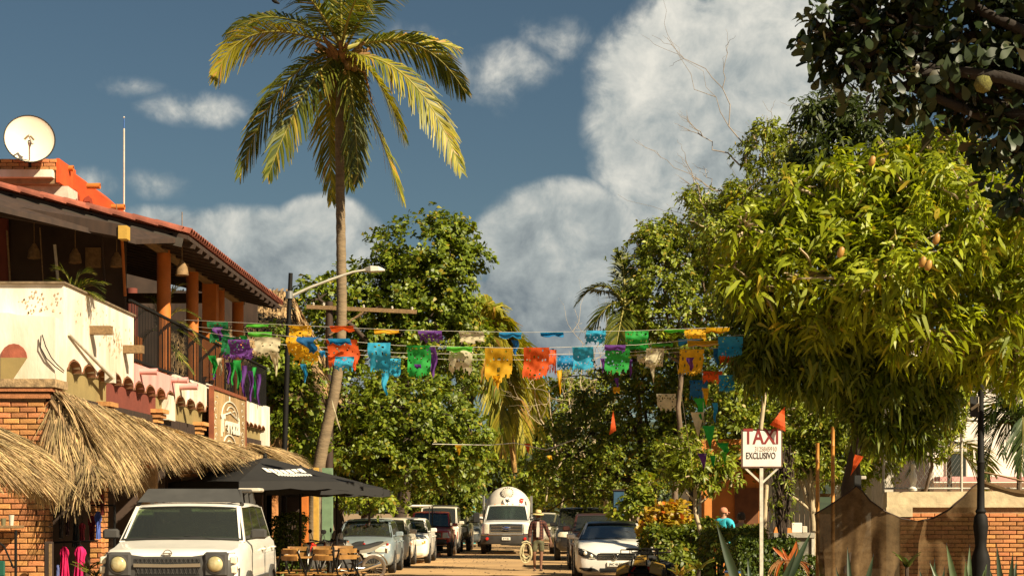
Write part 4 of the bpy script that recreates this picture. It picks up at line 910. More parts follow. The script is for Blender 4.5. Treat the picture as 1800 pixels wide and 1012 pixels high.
# the tall coconut palm
d = 46.0; base = G(560, d); CP = empty('coconut_palm', tuple(base), 0, 'tall coconut palm with yellow green fronds against the sky', 'palm tree'); o = base
def Q(x, y, dy=0): return P(x, y, d)*1.0+Vector((0, dy, 0))-o if abs(dy) < 1e-6 else (P(x, y, d)+Vector((0, dy, 0))-o)
tr = [(548, 1000), (552, 880), (562, 810), (572, 760), (583, 715), (593, 660), (599, 600), (601, 540), (600, 470), (599, 400), (598, 330), (597, 260), (597, 200), (599, 150), (602, 108)]
pts = [Q(*t) for t in tr]; wpx = [32, 27, 25, 24, 23, 22, 21, 21, 20, 19, 18.5, 18, 17.5, 18, 19]
fine = []; rad = []
for i in range(len(pts)-1):
    m = max(2, int((pts[i+1]-pts[i]).length/.16))
    for k in range(m):
        t = k/m; fine.append(pts[i].lerp(pts[i+1], t)); w_ = .9*(wpx[i]*(1-t)+wpx[i+1]*t)*d/F/2; rad.append(w_*(1.0 if len(fine) % 2 else .93))
# smooth the centre line
for _ in range(6): fine = [fine[0]]+[(fine[i-1]+fine[i]*2+fine[i+1])/4 for i in range(1, len(fine)-1)]+[fine[-1]]
MB().tube(fine, rad, 14).build('trunk', M_coco, CP, 35)
HB = (602, 92)
FR = [((430, 20), (392, 160), -1.2, L_palmy), ((480, -20), (388, 45), .8, L_palm), ((490, 110), (430, 322), -.8, L_palm), ((545, 150), (487, 332), -1.6, L_palm), 
      ((565, 140), (572, 338), 1.4, L_palmy), ((625, 130), (634, 328), -.6, L_palm), ((655, 190), (702, 340), 1.2, L_palmy), ((668, 120), (722, 272), -1.8, L_palmy), ((735, 90), (815, 315), -.8, L_palmy),
      ((740, 20), (817, 155), .6, L_palm), ((690, 25), (800, 50), 2.0, L_palmy), ((690, -20), (720, -25), -2.4, L_palm), ((640, -60), (690, -110), 1.8, L_palm), ((600, -50), (625, -130), -1, L_palm),
      ((570, -60), (540, -110), 1.5, L_palm), ((520, -60), (470, -70), -1.8, L_palm), ((560, 20), (520, 10), -3.4, L_palm), ((640, 40), (660, 60), -3.6, L_palm), ((600, 60), (590, 130), 3.2, L_palm),
      ((590, 150), (597, 300), 2.4, L_palm)]
for i, (c1, tip, dy, lm) in enumerate(FR):
    p0 = Q(HB[0]+random.uniform(-4, 4), HB[1]+random.uniform(-8, 8)); p1 = Q(*c1)+Vector((0, dy*.7, 0)); p2 = Q(*tip)+Vector((0, dy, 0))
    ln = (p2-p0).length
    frond(CP, bez(p0, p1, p2), lm, i, nleaf=int(54+ln*7), Lmax=.95, hang=.6, w=.05, r0=.045, twist=(.95 if i % 2 else -.9)*min(1, abs(tip[0]-HB[0])/120))
hb = MB(); rng = random.Random(4)
for i in range(9):
    a = rng.uniform(0, 2*pi); c = Q(602, 112)+Vector((cos(a)*.38, sin(a)*.38, rng.uniform(-.45, -.05)))
    link('coconut', MB().lathe([(0, -.15), (.09, -.11), (.125, 0), (.08, .11), (0, .15)], 10).mesh('coconut', mat('green brown coconut', (.20, .12, .03), .6, var=.3, scale=6), 50), CP, tuple(c))
for i in range(16):
    a = 2*pi*i/16+rng.uniform(-.2, .2); p = Q(602, 104); hb.tube([p+Vector((cos(a)*.14, sin(a)*.14, -.4)), p+Vector((cos(a)*.35, sin(a)*.35, .1)), p+Vector((cos(a)*.75, sin(a)*.75, .30+rng.uniform(-.2, .2)))], [.10, .08, .04], 6)
hb.build('leaf_base', mat('fibrous sheath', (.22, .12, .04), .9, var=.4, scale=10), CP, 50)
for i in range(5):
    a = rng.uniform(0, 2*pi); p = Q(602, 115); MB().tube([p+Vector((cos(a)*.2, sin(a)*.2, 0)), p+Vector((cos(a)*.6, sin(a)*.4, -.2)), p+Vector((cos(a)*.8, sin(a)*.5, -1.0))], [.05, .04, .02], 6).build('flower_spathe', MATS['fibrous sheath'], CP, 50)
bird = tag(MB().lathe([(0, -.14), (.05, -.1), (.065, 0), (.04, .09), (.03, .13), (0, .17)], 10, axis='x').add([(-.12, -.02, .02), (-.12, .02, .02), (-.32, .03, -.02), (-.32, -.03, -.02)], [(0, 1, 2, 3)]).build('bird', M_iron, None, 60, tuple(P(484, 3, 55.2)), (0, .5, 0)), 'small dark bird perched on the top left frond of the tall palm', 'bird')
# yellow palm down the street
d2 = 88.0; o2 = G(790, d2); PY = empty('yellow_palm', tuple(o2), 0, 'yellowing palm with drooping fronds further down the street', 'palm tree')
def Q2(x, y, dy=0): return P(x, y, d2)+Vector((0, dy, 0))-o2
MB().tube([Q2(788, 960), Q2(796, 860), Q2(812, 760), Q2(836, 670), Q2(852, 610)], [.26, .22, .18, .17, .18], 10).build('trunk', M_coco, PY, 40)
for i, (c1, tip, dy, lm) in enumerate([((910, 560), (952, 770), 0, L_palmy), ((900, 620), (925, 790), -1, L_palmy), ((890, 560), (935, 680), .8, L_palmy), ((880, 640), (885, 800), -1.5, L_palmy), ((870, 520), (905, 600), -1, L_palmy), ((840, 520), (830, 560), -1, L_palmy),
      ((800, 560), (790, 680), 1, L_palm), ((860, 540), (880, 700), -2.4, L_palmy), ((920, 590), (945, 720), 1.4, L_palmy), ((850, 500), (872, 540), 1.5, L_palmy), ((820, 640), (815, 760), 0, L_palm), ((880, 560), (860, 545), 3, L_palm), ((915, 540), (958, 745), 2.5, L_palmy), ((895, 600), (905, 800), 2, L_palmy), ((905, 570), (935, 740), -2, L_palmy), ((880, 530), (915, 650), 1, L_palmy), ((830, 530), (810, 590), -1, L_palmy)]):
    frond(PY, bez(Q2(852, 605), Q2(*c1)+Vector((0, dy*.6, 0)), Q2(*tip)+Vector((0, dy, 0))), lm, 50+i, nleaf=80, Lmax=1.7, hang=.7, w=.12, r0=.07, twist=.8*(-1)**i)
MB().tube([Q2(862, 700), Q2(895, 740), Q2(905, 830)], [.06, .2, .12], 8).build('dry_frond', mat('dry brown frond', (.3, .17, .05), .9, var=.3, scale=6), PY, 50)
# palm behind the right-hand trees
d3 = 56.5; o3 = G(1125, d3); PR = empty('feather_palm', tuple(o3), 0, 'palm crown poking out left of the right-hand trees', 'palm tree')
def Q3(x, y, dy=0): return P(x, y, d3)+Vector((0, dy, 0))-o3
MB().tube([Q3(1150, 960, 6), Q3(1140, 700, 5.5), Q3(1120, 580, 3), Q3(1098, 540)], [.13, .10, .09, .09], 10).build('trunk', M_barkd, PR, 40)
for i, (c1, tip, dy) in enumerate([((1060, 470), (1013, 535), 0), ((1070, 520), (1035, 590), -.8), ((1100, 470), (1090, 440), .5), ((1130, 460), (1150, 470), 1), ((1080, 500), (1050, 500), 1.8), ((1150, 500), (1190, 560), 0), ((1090, 560), (1080, 620), -1)]):
    frond(PR, bez(Q3(1098, 535), Q3(*c1)+Vector((0, dy*.6, 0)), Q3(*tip)+Vector((0, dy, 0))), L_palm, 70+i, nleaf=46, Lmax=.85, hang=.45, w=.06, r0=.05)
# slender palms in the garden on the right, in front of the white house
d4 = 40.0
def garden_palm(x, ybase, y, dd, fr, label, seed, Lm=.55, lm=None, stems=1):
    o4 = G(x, dd); r = empty('garden_palm', tuple(o4), 0, label, 'palm', 'garden palms before the white house'); q = lambda a, b, dy=0: P(a, b, dd)+Vector((0, dy, 0))-o4
    MB().tube([q(x+4, ybase), q(x+2, (ybase+y)/2), q(x, y)], [.08, .06, .05], 8).build('trunk', M_bark, r, 40)
    rng = random.Random(seed)
    for i, (c1, tip) in enumerate(fr):
        dy = rng.uniform(-1, 1); frond(r, bez(q(x, y), q(*c1)+Vector((0, dy*.5, 0)), q(*tip)+Vector((0, dy, 0))), lm or L_palmd, seed+i, nleaf=50, Lmax=Lm*1.5, hang=.45, w=.04, r0=.03)
garden_palm(1790, 960, 760, 38, [((1760, 650), (1720, 760)), ((1740, 640), (1700, 690)), ((1790, 620), (1770, 800)), ((1800, 600), (1810, 560)), ((1830, 620), (1880, 700)), ((1770, 600), (1740, 570)), ((1800, 680), (1790, 830)), ((1750, 700), (1735, 840))], 'dark feathery palm at the right edge before the white house', 80)
garden_palm(1668, 960, 800, 40, [((1650, 700), (1600, 720)), ((1690, 690), (1740, 740)), ((1665, 690), (1650, 650)), ((1640, 760), (1600, 830)), ((1700, 740), (1760, 830)), ((1680, 680), (1700, 660)), ((1700, 780), (1730, 860)), ((1640, 700), (1590, 780))], 'feathery palm beside the lamp post in front of the chain link fence', 95, lm=L_palm)
# ------------------------------------------------------------ vehicles
def paint(name, col, metal=.0, rough=.32): return mat(name, col, rough, metal=metal, var=.06, scale=3, coat=.6)
M_pw = paint('white car paint', (.74, .70, .62)); M_psil = paint('silver blue car paint', (.30, .36, .38), .35); M_pbrown = paint('dark brown car paint', (.07, .025, .018), .2)
M_pdark = paint('black car paint', (.014, .014, .016)); M_pred = paint('red pickup paint', (.55, .03, .012)); M_polive = paint('olive grey paint', (.19, .17, .09), .2); M_pcream = paint('cream car paint', (.60, .54, .42)); M_pgrey = paint('grey car paint', (.12, .13, .13), .3)
M_plast = mat('dark bumper plastic', (.045, .042, .038), .6, var=.2, scale=6); M_rub = mat('tyre rubber', (.018, .016, .014), .85, var=.3, scale=12, bump=.3)
M_dust = mat('dusty tyre', (.10, .07, .045), .9, var=.4, scale=9, bump=.4)
M_chrome = mat('chrome', (.7, .68, .62), .18, metal=1, var=.05); M_alloy = mat('alloy rim', (.38, .37, .34), .35, metal=.8, var=.1)
M_lens = mat('headlamp lens', (.62, .56, .40), .12, var=.1, scale=12, coat=1, col2=(.78, .74, .6)); M_amber = mat('amber lens', (.75, .22, .03), .25, coat=1, var=.1); M_redl = mat('red lens', (.5, .02, .01), .25, coat=1, var=.1)
M_black = mat('matt black', (.012, .012, .011), .7, var=.2); M_seat = mat('seat cloth', (.06, .055, .05), .9, var=.3, scale=10); M_seatl = mat('grey trim', (.16, .16, .13), .8, var=.2, scale=8)
M_plate = mat('number plate', (.7, .66, .55), .5, var=.08); M_ink = mat('dark ink', (.03, .03, .03), .7)
G_wind = glassmat('windscreen glass', (.55, .60, .50), .04, .28); G_dark = glassmat('tinted side glass', (.10, .12, .11), .04, .4)

def ringpts(w, zb, zt, y, cr=.02):
    h = zt-zb; half = [(0, zb), (.72*w, zb), (.92*w, zb+.05*min(1, h/.4)), (w*.99, zb+.22*h), (w, zb+.48*h), (w*.985, zb+.72*h), (w*.955, zt-.10*h), (w*.88, zt-.012), (w*.5, zt+cr*.6), (0, zt+cr)]
    r = [(x, y, z) for x, z in half]+[(-x, y, z) for x, z in half[-2:0:-1]]; return r
def wheel(parent, x, y, r, wd, side, alloy=True, dusty=False, seedang=0):
    t = MB(); s = wd/2
    t.lathe([(r*.62, -s), (r*.9, -s), (r*.985, -s*.8), (r, -s*.4), (r, s*.4), (r*.985, s*.8), (r*.9, s), (r*.62, s), (r*.6, 0)], 28, axis='x')
    o = t.build('wheel', M_dust if dusty else M_rub, parent, 35, (x, y, r)); hub = MB(); xo = side*(s-.012)
    hub.lathe([(r*.63, -s*.5), (r*.64, s*.9*1), (r*.60, s*.86)] if side > 0 else [(r*.60, -s*.86), (r*.64, -s*.9), (r*.63, s*.5)], 24, axis='x')
    for k in range(5):
        a = 2*pi*k/5+.3+seedang; hub.bar((xo, 0, 0), (xo-side*.012, cos(a)*r*.62, sin(a)*r*.62), .05, r*.17, up=(1, 0, 0))
    hub.lathe([(r*.14, xo-.02), (r*.13, xo+.012*side)] if side > 0 else [(r*.13, xo-.012), (r*.14, xo+.02)], 12, axis='x')
    hub.build('rim', M_alloy if alloy else M_black, o, 40); MB().lathe([(r*.6, -s*.3), (r*.6, s*.3)], 20, axis='x').build('brake', M_black, o, 40); return o
def seat(mb, x, y, z, w=.48):
    mb.rbox(x-w/2, x+w/2, y, y+.5, z, z+.14, .03); mb.add([(p[0], p[1]+(p[2]-z)*.22, p[2]) for p in MB().rbox(x-w/2, x+w/2, y+.42, y+.54, z+.1, z+.62, .03).v], MB().rbox(0, 1, 0, 1, 0, 1, .02).f)
    mb.rbox(x-.12, x+.12, y+.58, y+.66, z+.66, z+.84, .03)
class Car: pass
def car(name, label, cat, X, Y, rz, p, L, W, H, wsb, wst, rt, rb, hood, belt, nose=.0, zb=.24, nosez=None, wr=None, wheel_r=.32, wb=None, fo=.85, glass=G_wind, side_glass=G_dark, roof_m=None, seats=True, tail=None, group='vehicles parked or driving on the street', dusty=False, alloy=True, sidecols=3, gh=True, crown_=.02, seatm=None):
    """wsb/wst: windscreen base/top, rt/rb: rear window top/base, measured back from the nose; hood/belt heights"""
    c = Car(); root = empty(name, (X, Y, gz(Y)), rz, label, cat, group); c.root = root; w = W/2; L2 = L/2; y0 = -L2
    nosez = nosez or hood-.12; tail = tail or belt+.02
    st = [(y0, .72*w, zb+.12, nosez-.10), (y0+.03, .84*w, zb+.05, nosez-.03), (y0+.10+nose, .93*w, zb, nosez), (y0+.28+nose, .98*w, zb, nosez+(hood-nosez)*.55), (y0+.65, w, zb-.02, hood-.0), (y0+wsb-.12, w, zb-.02, (hood+belt)/2+.02),
          (y0+wsb+.1, w, zb-.02, belt), (y0+(wsb+rb)/2, w, zb-.02, belt), (y0+rb-.05, w*.99, zb-.02, belt+.01), (y0+rb+.1 if y0+rb+.1 < L2-.3 else L2-.3, w*.97, zb, tail), (L2-.12, .93*w, zb+.05, tail-.02), (L2-.02, .86*w, zb+.12, tail-.10), (L2, .8*w, zb+.18, tail-.16)]
    st = sorted(st, key=lambda s: s[0]); body = MB().loft([ringpts(a, b, t, y, crown_) for y, a, b, t in st])
    c.bvh = BVHTree.FromPolygons([Vector(v) for v in body.v], body.f); body.build('body', p, root, 38)
    if gh:
        wr = wr or w*.74; wbt = w*.90; zr = H; ya, yb, yc, yd = y0+wsb, y0+wst, y0+rt, y0+rb
        rr = []
        for t_, (yy, k, dz) in enumerate(((yb-.03, .97, -.035), (yb+.06, 1.0, -.008), ((yb+yc)/2, 1.02, .02), (yc-.06, 1, -.005), (yc+.03, .96, -.04))):
            a = wr*k; rr.append([(-a, yy, zr-.055+dz), (-a*.93, yy, zr-.018+dz), (-a*.5, yy, zr+.0+dz), (0, yy, zr+.006+dz), (a*.5, yy, zr+dz), (a*.93, yy, zr-.018+dz), (a, yy, zr-.055+dz), (a*.9, yy, zr-.075+dz), (-a*.9, yy, zr-.075+dz)])
        MB().loft(rr).build('roof', roof_m or p, root, 38)
        bow = .07
        def wsp(u, v, o=0):   # u -1..1 across, v 0..1 up
            ww = wbt*(1-v)+wr*v; return (u*ww*.985, ya+(yb-ya)*v-bow*(1-u*u)*(1-v*.4)-o, belt-.01+(zr-.05-belt)*v+.02*(1-u*u))
        n = 10; g = MB()
        for (v0, v1) in ((.03, .97),): g.loft([[wsp(-1+2*i/n, v0+(v1-v0)*k/4) for k in range(5)]+[tuple(np.array(wsp(-1+2*i/n, v0+(v1-v0)*k/4))+[0, .012, -.004]) for k in range(4, -1, -1)] for i in range(n+1)])
        g.build('windscreen', glass, root, 50)
        c.wsp = wsp
        def outline(v): return [wsp(-1+2*i/n, v, .006) for i in range(n+1)]
        s = MB(); s.tube(outline(.02), .016, 5); s.tube(outline(.98), .013, 5); s.tube([wsp(-.985, k/6, .004) for k in range(7)], .013, 5); s.tube([wsp(.985, k/6, .004) for k in range(7)], .013, 5); s.build('windscreen_seal', M_black, root, 60)
        pl = MB()
        for sd in (-1, 1):
            pl.loft([[(sd*(wbt+.012), ya-.02, belt-.03), (sd*(wbt-.06), ya-.03, belt-.03), (sd*(wbt-.05), ya+.07, belt-.03), (sd*(wbt+.012), ya+.08, belt-.03)],
                     [(sd*(wr+.0), yb-.0, zr-.04), (sd*(wr-.055), yb-.02, zr-.04), (sd*(wr-.05), yb+.06, zr-.04), (sd*(wr+.0), yb+.08, zr-.04)]])
            pl.loft([[(sd*(wbt+.005), yd-.14, belt-.03), (sd*(wbt-.07), yd-.1, belt-.03), (sd*(wbt-.09), yd+.04, belt-.03), (sd*(wbt-.01), yd+.0, belt-.03)],
                     [(sd*(wr), yc-.1, zr-.05), (sd*(wr-.06), yc-.08, zr-.05), (sd*(wr-.08), yc+.02, zr-.05), (sd*(wr-.0), yc, zr-.05)]])
        tag(pl.build('pillars', p, root), kind='stuff')
        for sd in (-1, 1):
            sg = MB(); ks = [0]+[(k+1)/(sidecols) for k in range(sidecols)]
            for k in range(sidecols):
                a, b = ks[k], ks[k+1]; e = .02
                def q(t, top): 
                    return (sd*((wr if top else wbt)+.004), (yb+.08+(yc-yb-.18)*t) if top else (ya+.10+(yd-ya-.24)*t), (zr-.055) if top else belt-.0)
                p4 = [q(a+e, 0), q(b-e, 0), q(b-e, 1), q(a+e, 1)]; g = MB().loft([p4, [(x-sd*.012, y_, z) for x, y_, z in p4]]); g.build('side_window', side_glass, root)
                if k < sidecols-1:
                    p5 = [q(b-e, 0), q(b+e, 0), q(b+e, 1), q(b-e, 1)]; MB().loft([p5, [(x-sd*.03, y_, z) for x, y_, z in p5]]).build('door_post', M_black, root)
        rw = MB().loft([[(-wbt*.9, yd, belt+.02), (wbt*.9, yd, belt+.02), (wr*.92, yc, zr-.07), (-wr*.92, yc, zr-.07)], [(-wbt*.9, yd-.012, belt+.02), (wbt*.9, yd-.012, belt+.02), (wr*.92, yc-.012, zr-.07), (-wr*.92, yc-.012, zr-.07)]]); rw.build('rear_window', side_glass, root)
        MB().rbox(-wbt*.93, wbt*.93, ya+.06, ya+.42, belt-.04, belt+.035, .03).build('dashboard', M_seatl if seatm else M_plast, root, 40)
        if seats:
            sm = MB(); zz_ = belt-.42
            for sx_ in (-.36, .36): seat(sm, sx_*W/1.8, ya+.75, zz_)
            for sx_ in (-.36, .36): seat(sm, sx_*W/1.8, ya+1.65, zz_-.04)
            tag(sm.build('seats', seatm or M_seat, root, 40), kind='stuff')
            MB().tube([(.36+.17*cos(2*pi*k/20), ya+.46-.06*sin(2*pi*k/20), belt+.02+.16*sin(2*pi*k/20)) for k in range(21)], .016, 6).bar((.2, ya+.47, belt), (.52, ya+.47, belt), .03).build('steering_wheel', M_black, root, 50)
            MB().rbox(-.11, .11, wsp(0, .86)[1]+.06, wsp(0, .86)[1]+.09, wsp(0, .86)[2]-.04, wsp(0, .86)[2]+.02, .01).build('rear_view_mirror', M_black, root)
        wp = MB()
        for a, b in ((-.55, .05), (.05, .62)):
            q0 = Vector(wsp(b, .0, .03)); q1 = Vector(wsp(a, .10, .03)); wp.tube([q0, q1], .008, 5)
        wp.build('wiper', M_black, root)
        for sd in (-1, 1):
            m = MB().rbox(-.10, .10, -.05, .05, -.065, .07, .025); m.v = [(v[0]*1.05+sd*(w+.075), v[1]+ya+.22, v[2]+belt+.07) for v in m.v]; m.bar((sd*(wbt-.02), ya+.22, belt+.02), (sd*(w+.02), ya+.22, belt+.05), .04); c_ = m.build('wing_mirror', c_mir if (c_mir := getattr(car, 'mir', None)) else p, root, 30)
            MB().box(sd*(w+.075)-.085, sd*(w+.075)+.085, ya+.271, ya+.276, belt+.02, belt+.125).build('mirror_glass', M_chrome, c_)
    wb = wb or L*.58; yf = y0+fo
    for sd in (-1, 1):
        for yy in (yf, yf+wb):
            wheel(root, sd*(w-.085), yy, wheel_r, .2, sd, alloy, dusty, yy)
            a = MB(); R = wheel_r+.065; n = 12; a.loft([[(sd*(w+.002), yy+R*cos(pi*k/n), wheel_r-.03+R*sin(pi*k/n)) for k in range(n+1)], [(sd*(w-.05), yy+R*cos(pi*k/n), wheel_r-.03+R*sin(pi*k/n)) for k in range(n+1)]]); a.build('wheel_arch', M_black, root)
    # door seams, handles
    sm = MB()
    for sd in (-1, 1):
        for t in (wsb+.15, (wsb+rb)/2+.0, rb-.35): sm.box(sd*w-.004, sd*w+.004, y0+t-.006, y0+t+.006, zb+.1, belt-.12)
    tag(sm.build('door_seam', M_black, root), kind='stuff')
    for sd in (-1, 1):
        for t in ((wsb+rb)/2-.12, rb-.5): MB().rbox(sd*w-.03, sd*w+.03, y0+t-.09, y0+t+.09, belt-.17, belt-.14, .01).build('door_handle', p, root)
    c.y0 = y0; c.w = w; c.belt = belt; c.L2 = L2; return c
def fy(c, x, z):
    h = c.bvh.ray_cast(Vector((x, -10, z)), Vector((0, 1, 0)), 14); 
    return h[0].y if h[0] is not None and h[0].y < c.y0+1.4 else c.y0+.25
def plate(c, name, m, prof, t=.012, parent=None, depth=.05, tilt=0, label=None):
    """piece fitted to the nose: prof = [(x, z_low, z_high), ...] from left to right"""
    rings = []; P_ = []
    for (a, b) in zip(prof[:-1], prof[1:]):
        for k in range(4): f = k/4; P_.append(tuple(a[i]*(1-f)+b[i]*f for i in range(3)))
    P_.append(prof[-1])
    for (x, z0, z1) in P_:
        zs = [z0+(z1-z0)*k/3 for k in range(4)]; fr = [(x, fy(c, x, z)-t, z) for z in zs]; rings.append(fr+[(x, max(f[1] for f in fr)+depth, z1), (x, max(f[1] for f in fr)+depth, z0)])
    return MB().loft(rings).build(name, m, parent or c.root, 40, label=label)
def sym(prof): return prof, [(-x, a, b) for x, a, b in prof[::-1]]
def num_plate(c, z, txt, x=0, w=.16, m=M_plate):
    y = fy(c, x, z)-.03; o = MB().rbox(x-w, x+w, y-.008, y+.03, z-.055, z+.055, .006).build('number_plate', m, c.root)
    text('plate_number', txt, .075, M_ink, o, (x, y-.012, z), (radians(90), 0, 0), ext=.002, sx=.9)

# --- white off-roader nearest the camera
car.mir = M_plast
yS = 21.4+2.2; xS = at(297, 21.4)-.02
c = car('white_suv', 'white boxy off-road SUV with round headlamps and roof rack, nearest on the left', 'suv', xS-.10, yS+.05, radians(2.6), M_pw, 4.5, 1.80, 1.73, 1.12, 1.62, 3.95, 4.25, 1.17, 1.25, nosez=1.12, zb=.42, wr=.70, wheel_r=.37, fo=.85, sidecols=3, crown_=.015, seatm=M_seatl)
car.mir = None; y0 = c.y0
plate(c, 'grille_surround', M_plast, [(-.87, .80, 1.10), (-.62, .78, 1.105), (-.3, .80, 1.06), (0, .80, 1.06), (.3, .80, 1.06), (.62, .78, 1.105), (.87, .80, 1.10)], .02)
plate(c, 'grille_opening', M_black, [(-.41, .92, 1.035), (-.36, .83, 1.035), (.36, .83, 1.035), (.41, .92, 1.035)], .028)
plate(c, 'grille_bar', M_chrome, [(-.415, .93, .975), (0, .925, .965), (.415, .93, .975)], .05)
gm = MB()
for i in range(15):
    x = -.38+i*.054; gm.bar((x, fy(c, x, .95)-.034, .985), (x+.027, fy(c, x, .95)-.034, 1.03), .008); gm.bar((x+.027, fy(c, x, .95)-.034, .985), (x, fy(c, x, .95)-.034, 1.03), .008)
    gm.bar((x, fy(c, x, .9)-.034, .84), (x+.027, fy(c, x, .9)-.034, .915), .008); gm.bar((x+.027, fy(c, x, .9)-.034, .84), (x, fy(c, x, .9)-.034, .915), .008)
tag(gm.build('grille_mesh', M_plast, c.root), kind='stuff')
for sd in (-1, 1):
    cx = sd*.60; yy = min(fy(c, cx+.1, .97), fy(c, cx-.1, .97))-.03
    MB().rbox(cx-.15, cx+.15, yy-.02, yy+.2, .80, 1.115, .03).build('lamp_housing', M_plast, c.root, 30)
    hl = MB().lathe([(.0, -.05), (.05, -.045), (.082, -.03), (.10, -.005), (.106, .03)], 24, axis='y').build('headlight', mat('yellowed lamp glass', (.30, .25, .11), .12, var=.3, scale=14, coat=1, col2=(.52, .45, .26)), c.root, 60, (cx, yy-.02, .965)); MB().lathe([(.106, .02), (.12, -.012), (.106, -.016)], 24, axis='y').build('lamp_ring', M_chrome if sd > 5 else M_plast, hl, 40)
    cx2 = sd*.81; y2 = fy(c, sd*.76, .97)-.0
    for (z0_, z1_, mm) in ((.965, 1.06, M_lens), (.84, .945, M_lens)): MB().rbox(min(cx2-.045, cx2+.045), max(cx2-.045, cx2+.045), y2-.035+.03, y2+.12, z0_, z1_, .015).build('side_lamp', mm, c.root, 40)
bp = MB(); pr = [(-.93, .5, .80), (-.8, .46, .81), (0, .46, .815), (.8, .46, .81), (.93, .5, .80)]
rings = []
for i in range(21):
    x = -.94+1.88*i/20; yb_ = y0-.10+.16*abs(x/.94)**3+(.45 if abs(x) > .93 else 0)*0; rings.append([(x, yb_+.02, .52), (x, yb_, .58), (x, yb_, .74), (x, yb_+.05, .79), (x, yb_+.34, .80), (x, yb_+.34, .50)])
MB().loft(rings).build('front_bumper', M_plast, c.root, 40)
plate(c, 'bumper_top', mat('bumper top', (.12, .11, .095), .5), [(-.6, .782, .80), (.6, .782, .80)], .10)
for sd in (-1, 1): MB().rbox(sd*.83-.05, sd*.83+.05, y0-.03, y0+.05, .70, .755, .01).build('bumper_reflector', M_redl if sd > 0 else M_amber, c.root)
o = MB().rbox(-.17, .17, y0-.125, y0-.10, .66, .78, .006).build('number_plate', mat('salmon plate', (.6, .42, .33), .5), c.root)
text('plate_number', 'JHV 43 19', .075, M_ink, o, (0, y0-.128, .72), (radians(90), 0, 0), ext=.002, sx=.75)
em = MB().tube([(.05*cos(2*pi*k/24), 0, .04*sin(2*pi*k/24)) for k in range(25)], .006, 6).bar((-.06, -.006, 0), (.06, -.006, 0), .014).build('maker_badge', M_chrome, c.root, 50, (0, fy(c, 0, 1.08)-.02, 1.10))
# roof rack with its air dam
ra = MB(); yb_ = y0+1.74
ra.loft([[(-.70, yb_-.02, 1.745), (.70, yb_-.02, 1.745), (.70, yb_+.04, 1.745), (-.70, yb_+.04, 1.745)], [(-.60, yb_+.30, 1.93), (.60, yb_+.30, 1.93), (.60, yb_+.40, 1.90), (-.60, yb_+.40, 1.90)]])
ra.build('rack_air_dam', mat('grey rack fairing', (.055, .053, .048), .5, var=.15, scale=5), c.root, 30)
for sd in (-1, 1):
    MB().tube([(sd*.70, yb_+.02, 1.71), (sd*.62, yb_+.36, 1.90), (sd*.60, yb_+1.8, 1.91), (sd*.60, yb_+2.1, 1.74)], .028, 8).build('rack_rail', M_plast, c.root, 50)
    for k in (.6, 1.2, 1.75): MB().bar((sd*.62, yb_+k, 1.70), (sd*.60, yb_+k, 1.9), .05, .04).build('rack_foot', M_plast, c.root)
for k in (.7, 1.2, 1.7): MB().tube([(-.6, yb_+k, 1.90), (.6, yb_+k, 1.90)], .018, 6).build('rack_bar', M_plast, c.root)
MB().rbox(.42, .74, yb_+1.7, yb_+2.2, 1.90, 1.955, .015).build('rack_box', M_gwhite, c.root)
hs = MB()
for sd in (-1, 1):
    hs.tube([(sd*.60, y0+.22, 1.10), (sd*.66, y0+.5, 1.135), (sd*.70, y0+1.0, 1.165)], .005, 4); hs.tube([(sd*.28, y0+.2, 1.115), (sd*.36, y0+.6, 1.146), (sd*.40, y0+.98, 1.172)], .006, 4)
hs.tube([(-.6, y0+.16, 1.085), (0, y0+.12, 1.088), (.6, y0+.16, 1.085)], .006, 4); tag(hs.build('bonnet_seam', mat('seam shadow', (.2, .18, .15), .8), c.root), kind='stuff')
MB().rbox(-.66, .66, y0+1.0, y0+1.12, 1.165, 1.185, .006).build('cowl', M_plast, c.root)
# stickers in the windscreen
for (u, v, w_, h_, m_, tx) in ((-.80, .84, .11, .05, mat('green white sticker', (.55, .62, .35), .6), 'SE RENTA'), (.16, .92, .06, .045, mat('pale sticker', (.5, .58, .4), .6), '')):
    q = Vector(c.wsp(u, v, -.03)); o = MB().box(-w_, w_, -.002, .002, -h_, h_).build('windscreen_sticker', m_, c.root, None, tuple(q), (-.8, 0, .02))
    if tx: text('sticker_text', tx, .05, M_ink, o, (0, -.004, 0), (radians(90), 0, 0), ext=.001)
for sd in (-1, 1):   # grey flares and sill strip
    for yy in (y0+.85, y0+.85+4.5*.58):
        R = .37+.075; MB().loft([[(sd*(.9+.035), yy+(R+e)*cos(pi*k/12), .34+(R+e)*sin(pi*k/12)) for e in (0,) for k in range(13)]+[(sd*(.9+.03), yy+(R+.07)*cos(pi*k/12), .34+(R+.07)*sin(pi*k/12)) for k in range(12, -1, -1)],
                   [(sd*(.9-.02), yy+(R+e)*cos(pi*k/12), .34+(R+e)*sin(pi*k/12)) for e in (0,) for k in range(13)]+[(sd*(.9-.02), yy+(R+.07)*cos(pi*k/12), .34+(R+.07)*sin(pi*k/12)) for k in range(12, -1, -1)]]).build('fender_flare', M_plast, c.root)
    MB().rbox(sd*.9-.03, sd*.9+.03, y0+1.4, y0+2.9, .66, .75, .01).build('side_moulding', M_plast, c.root)

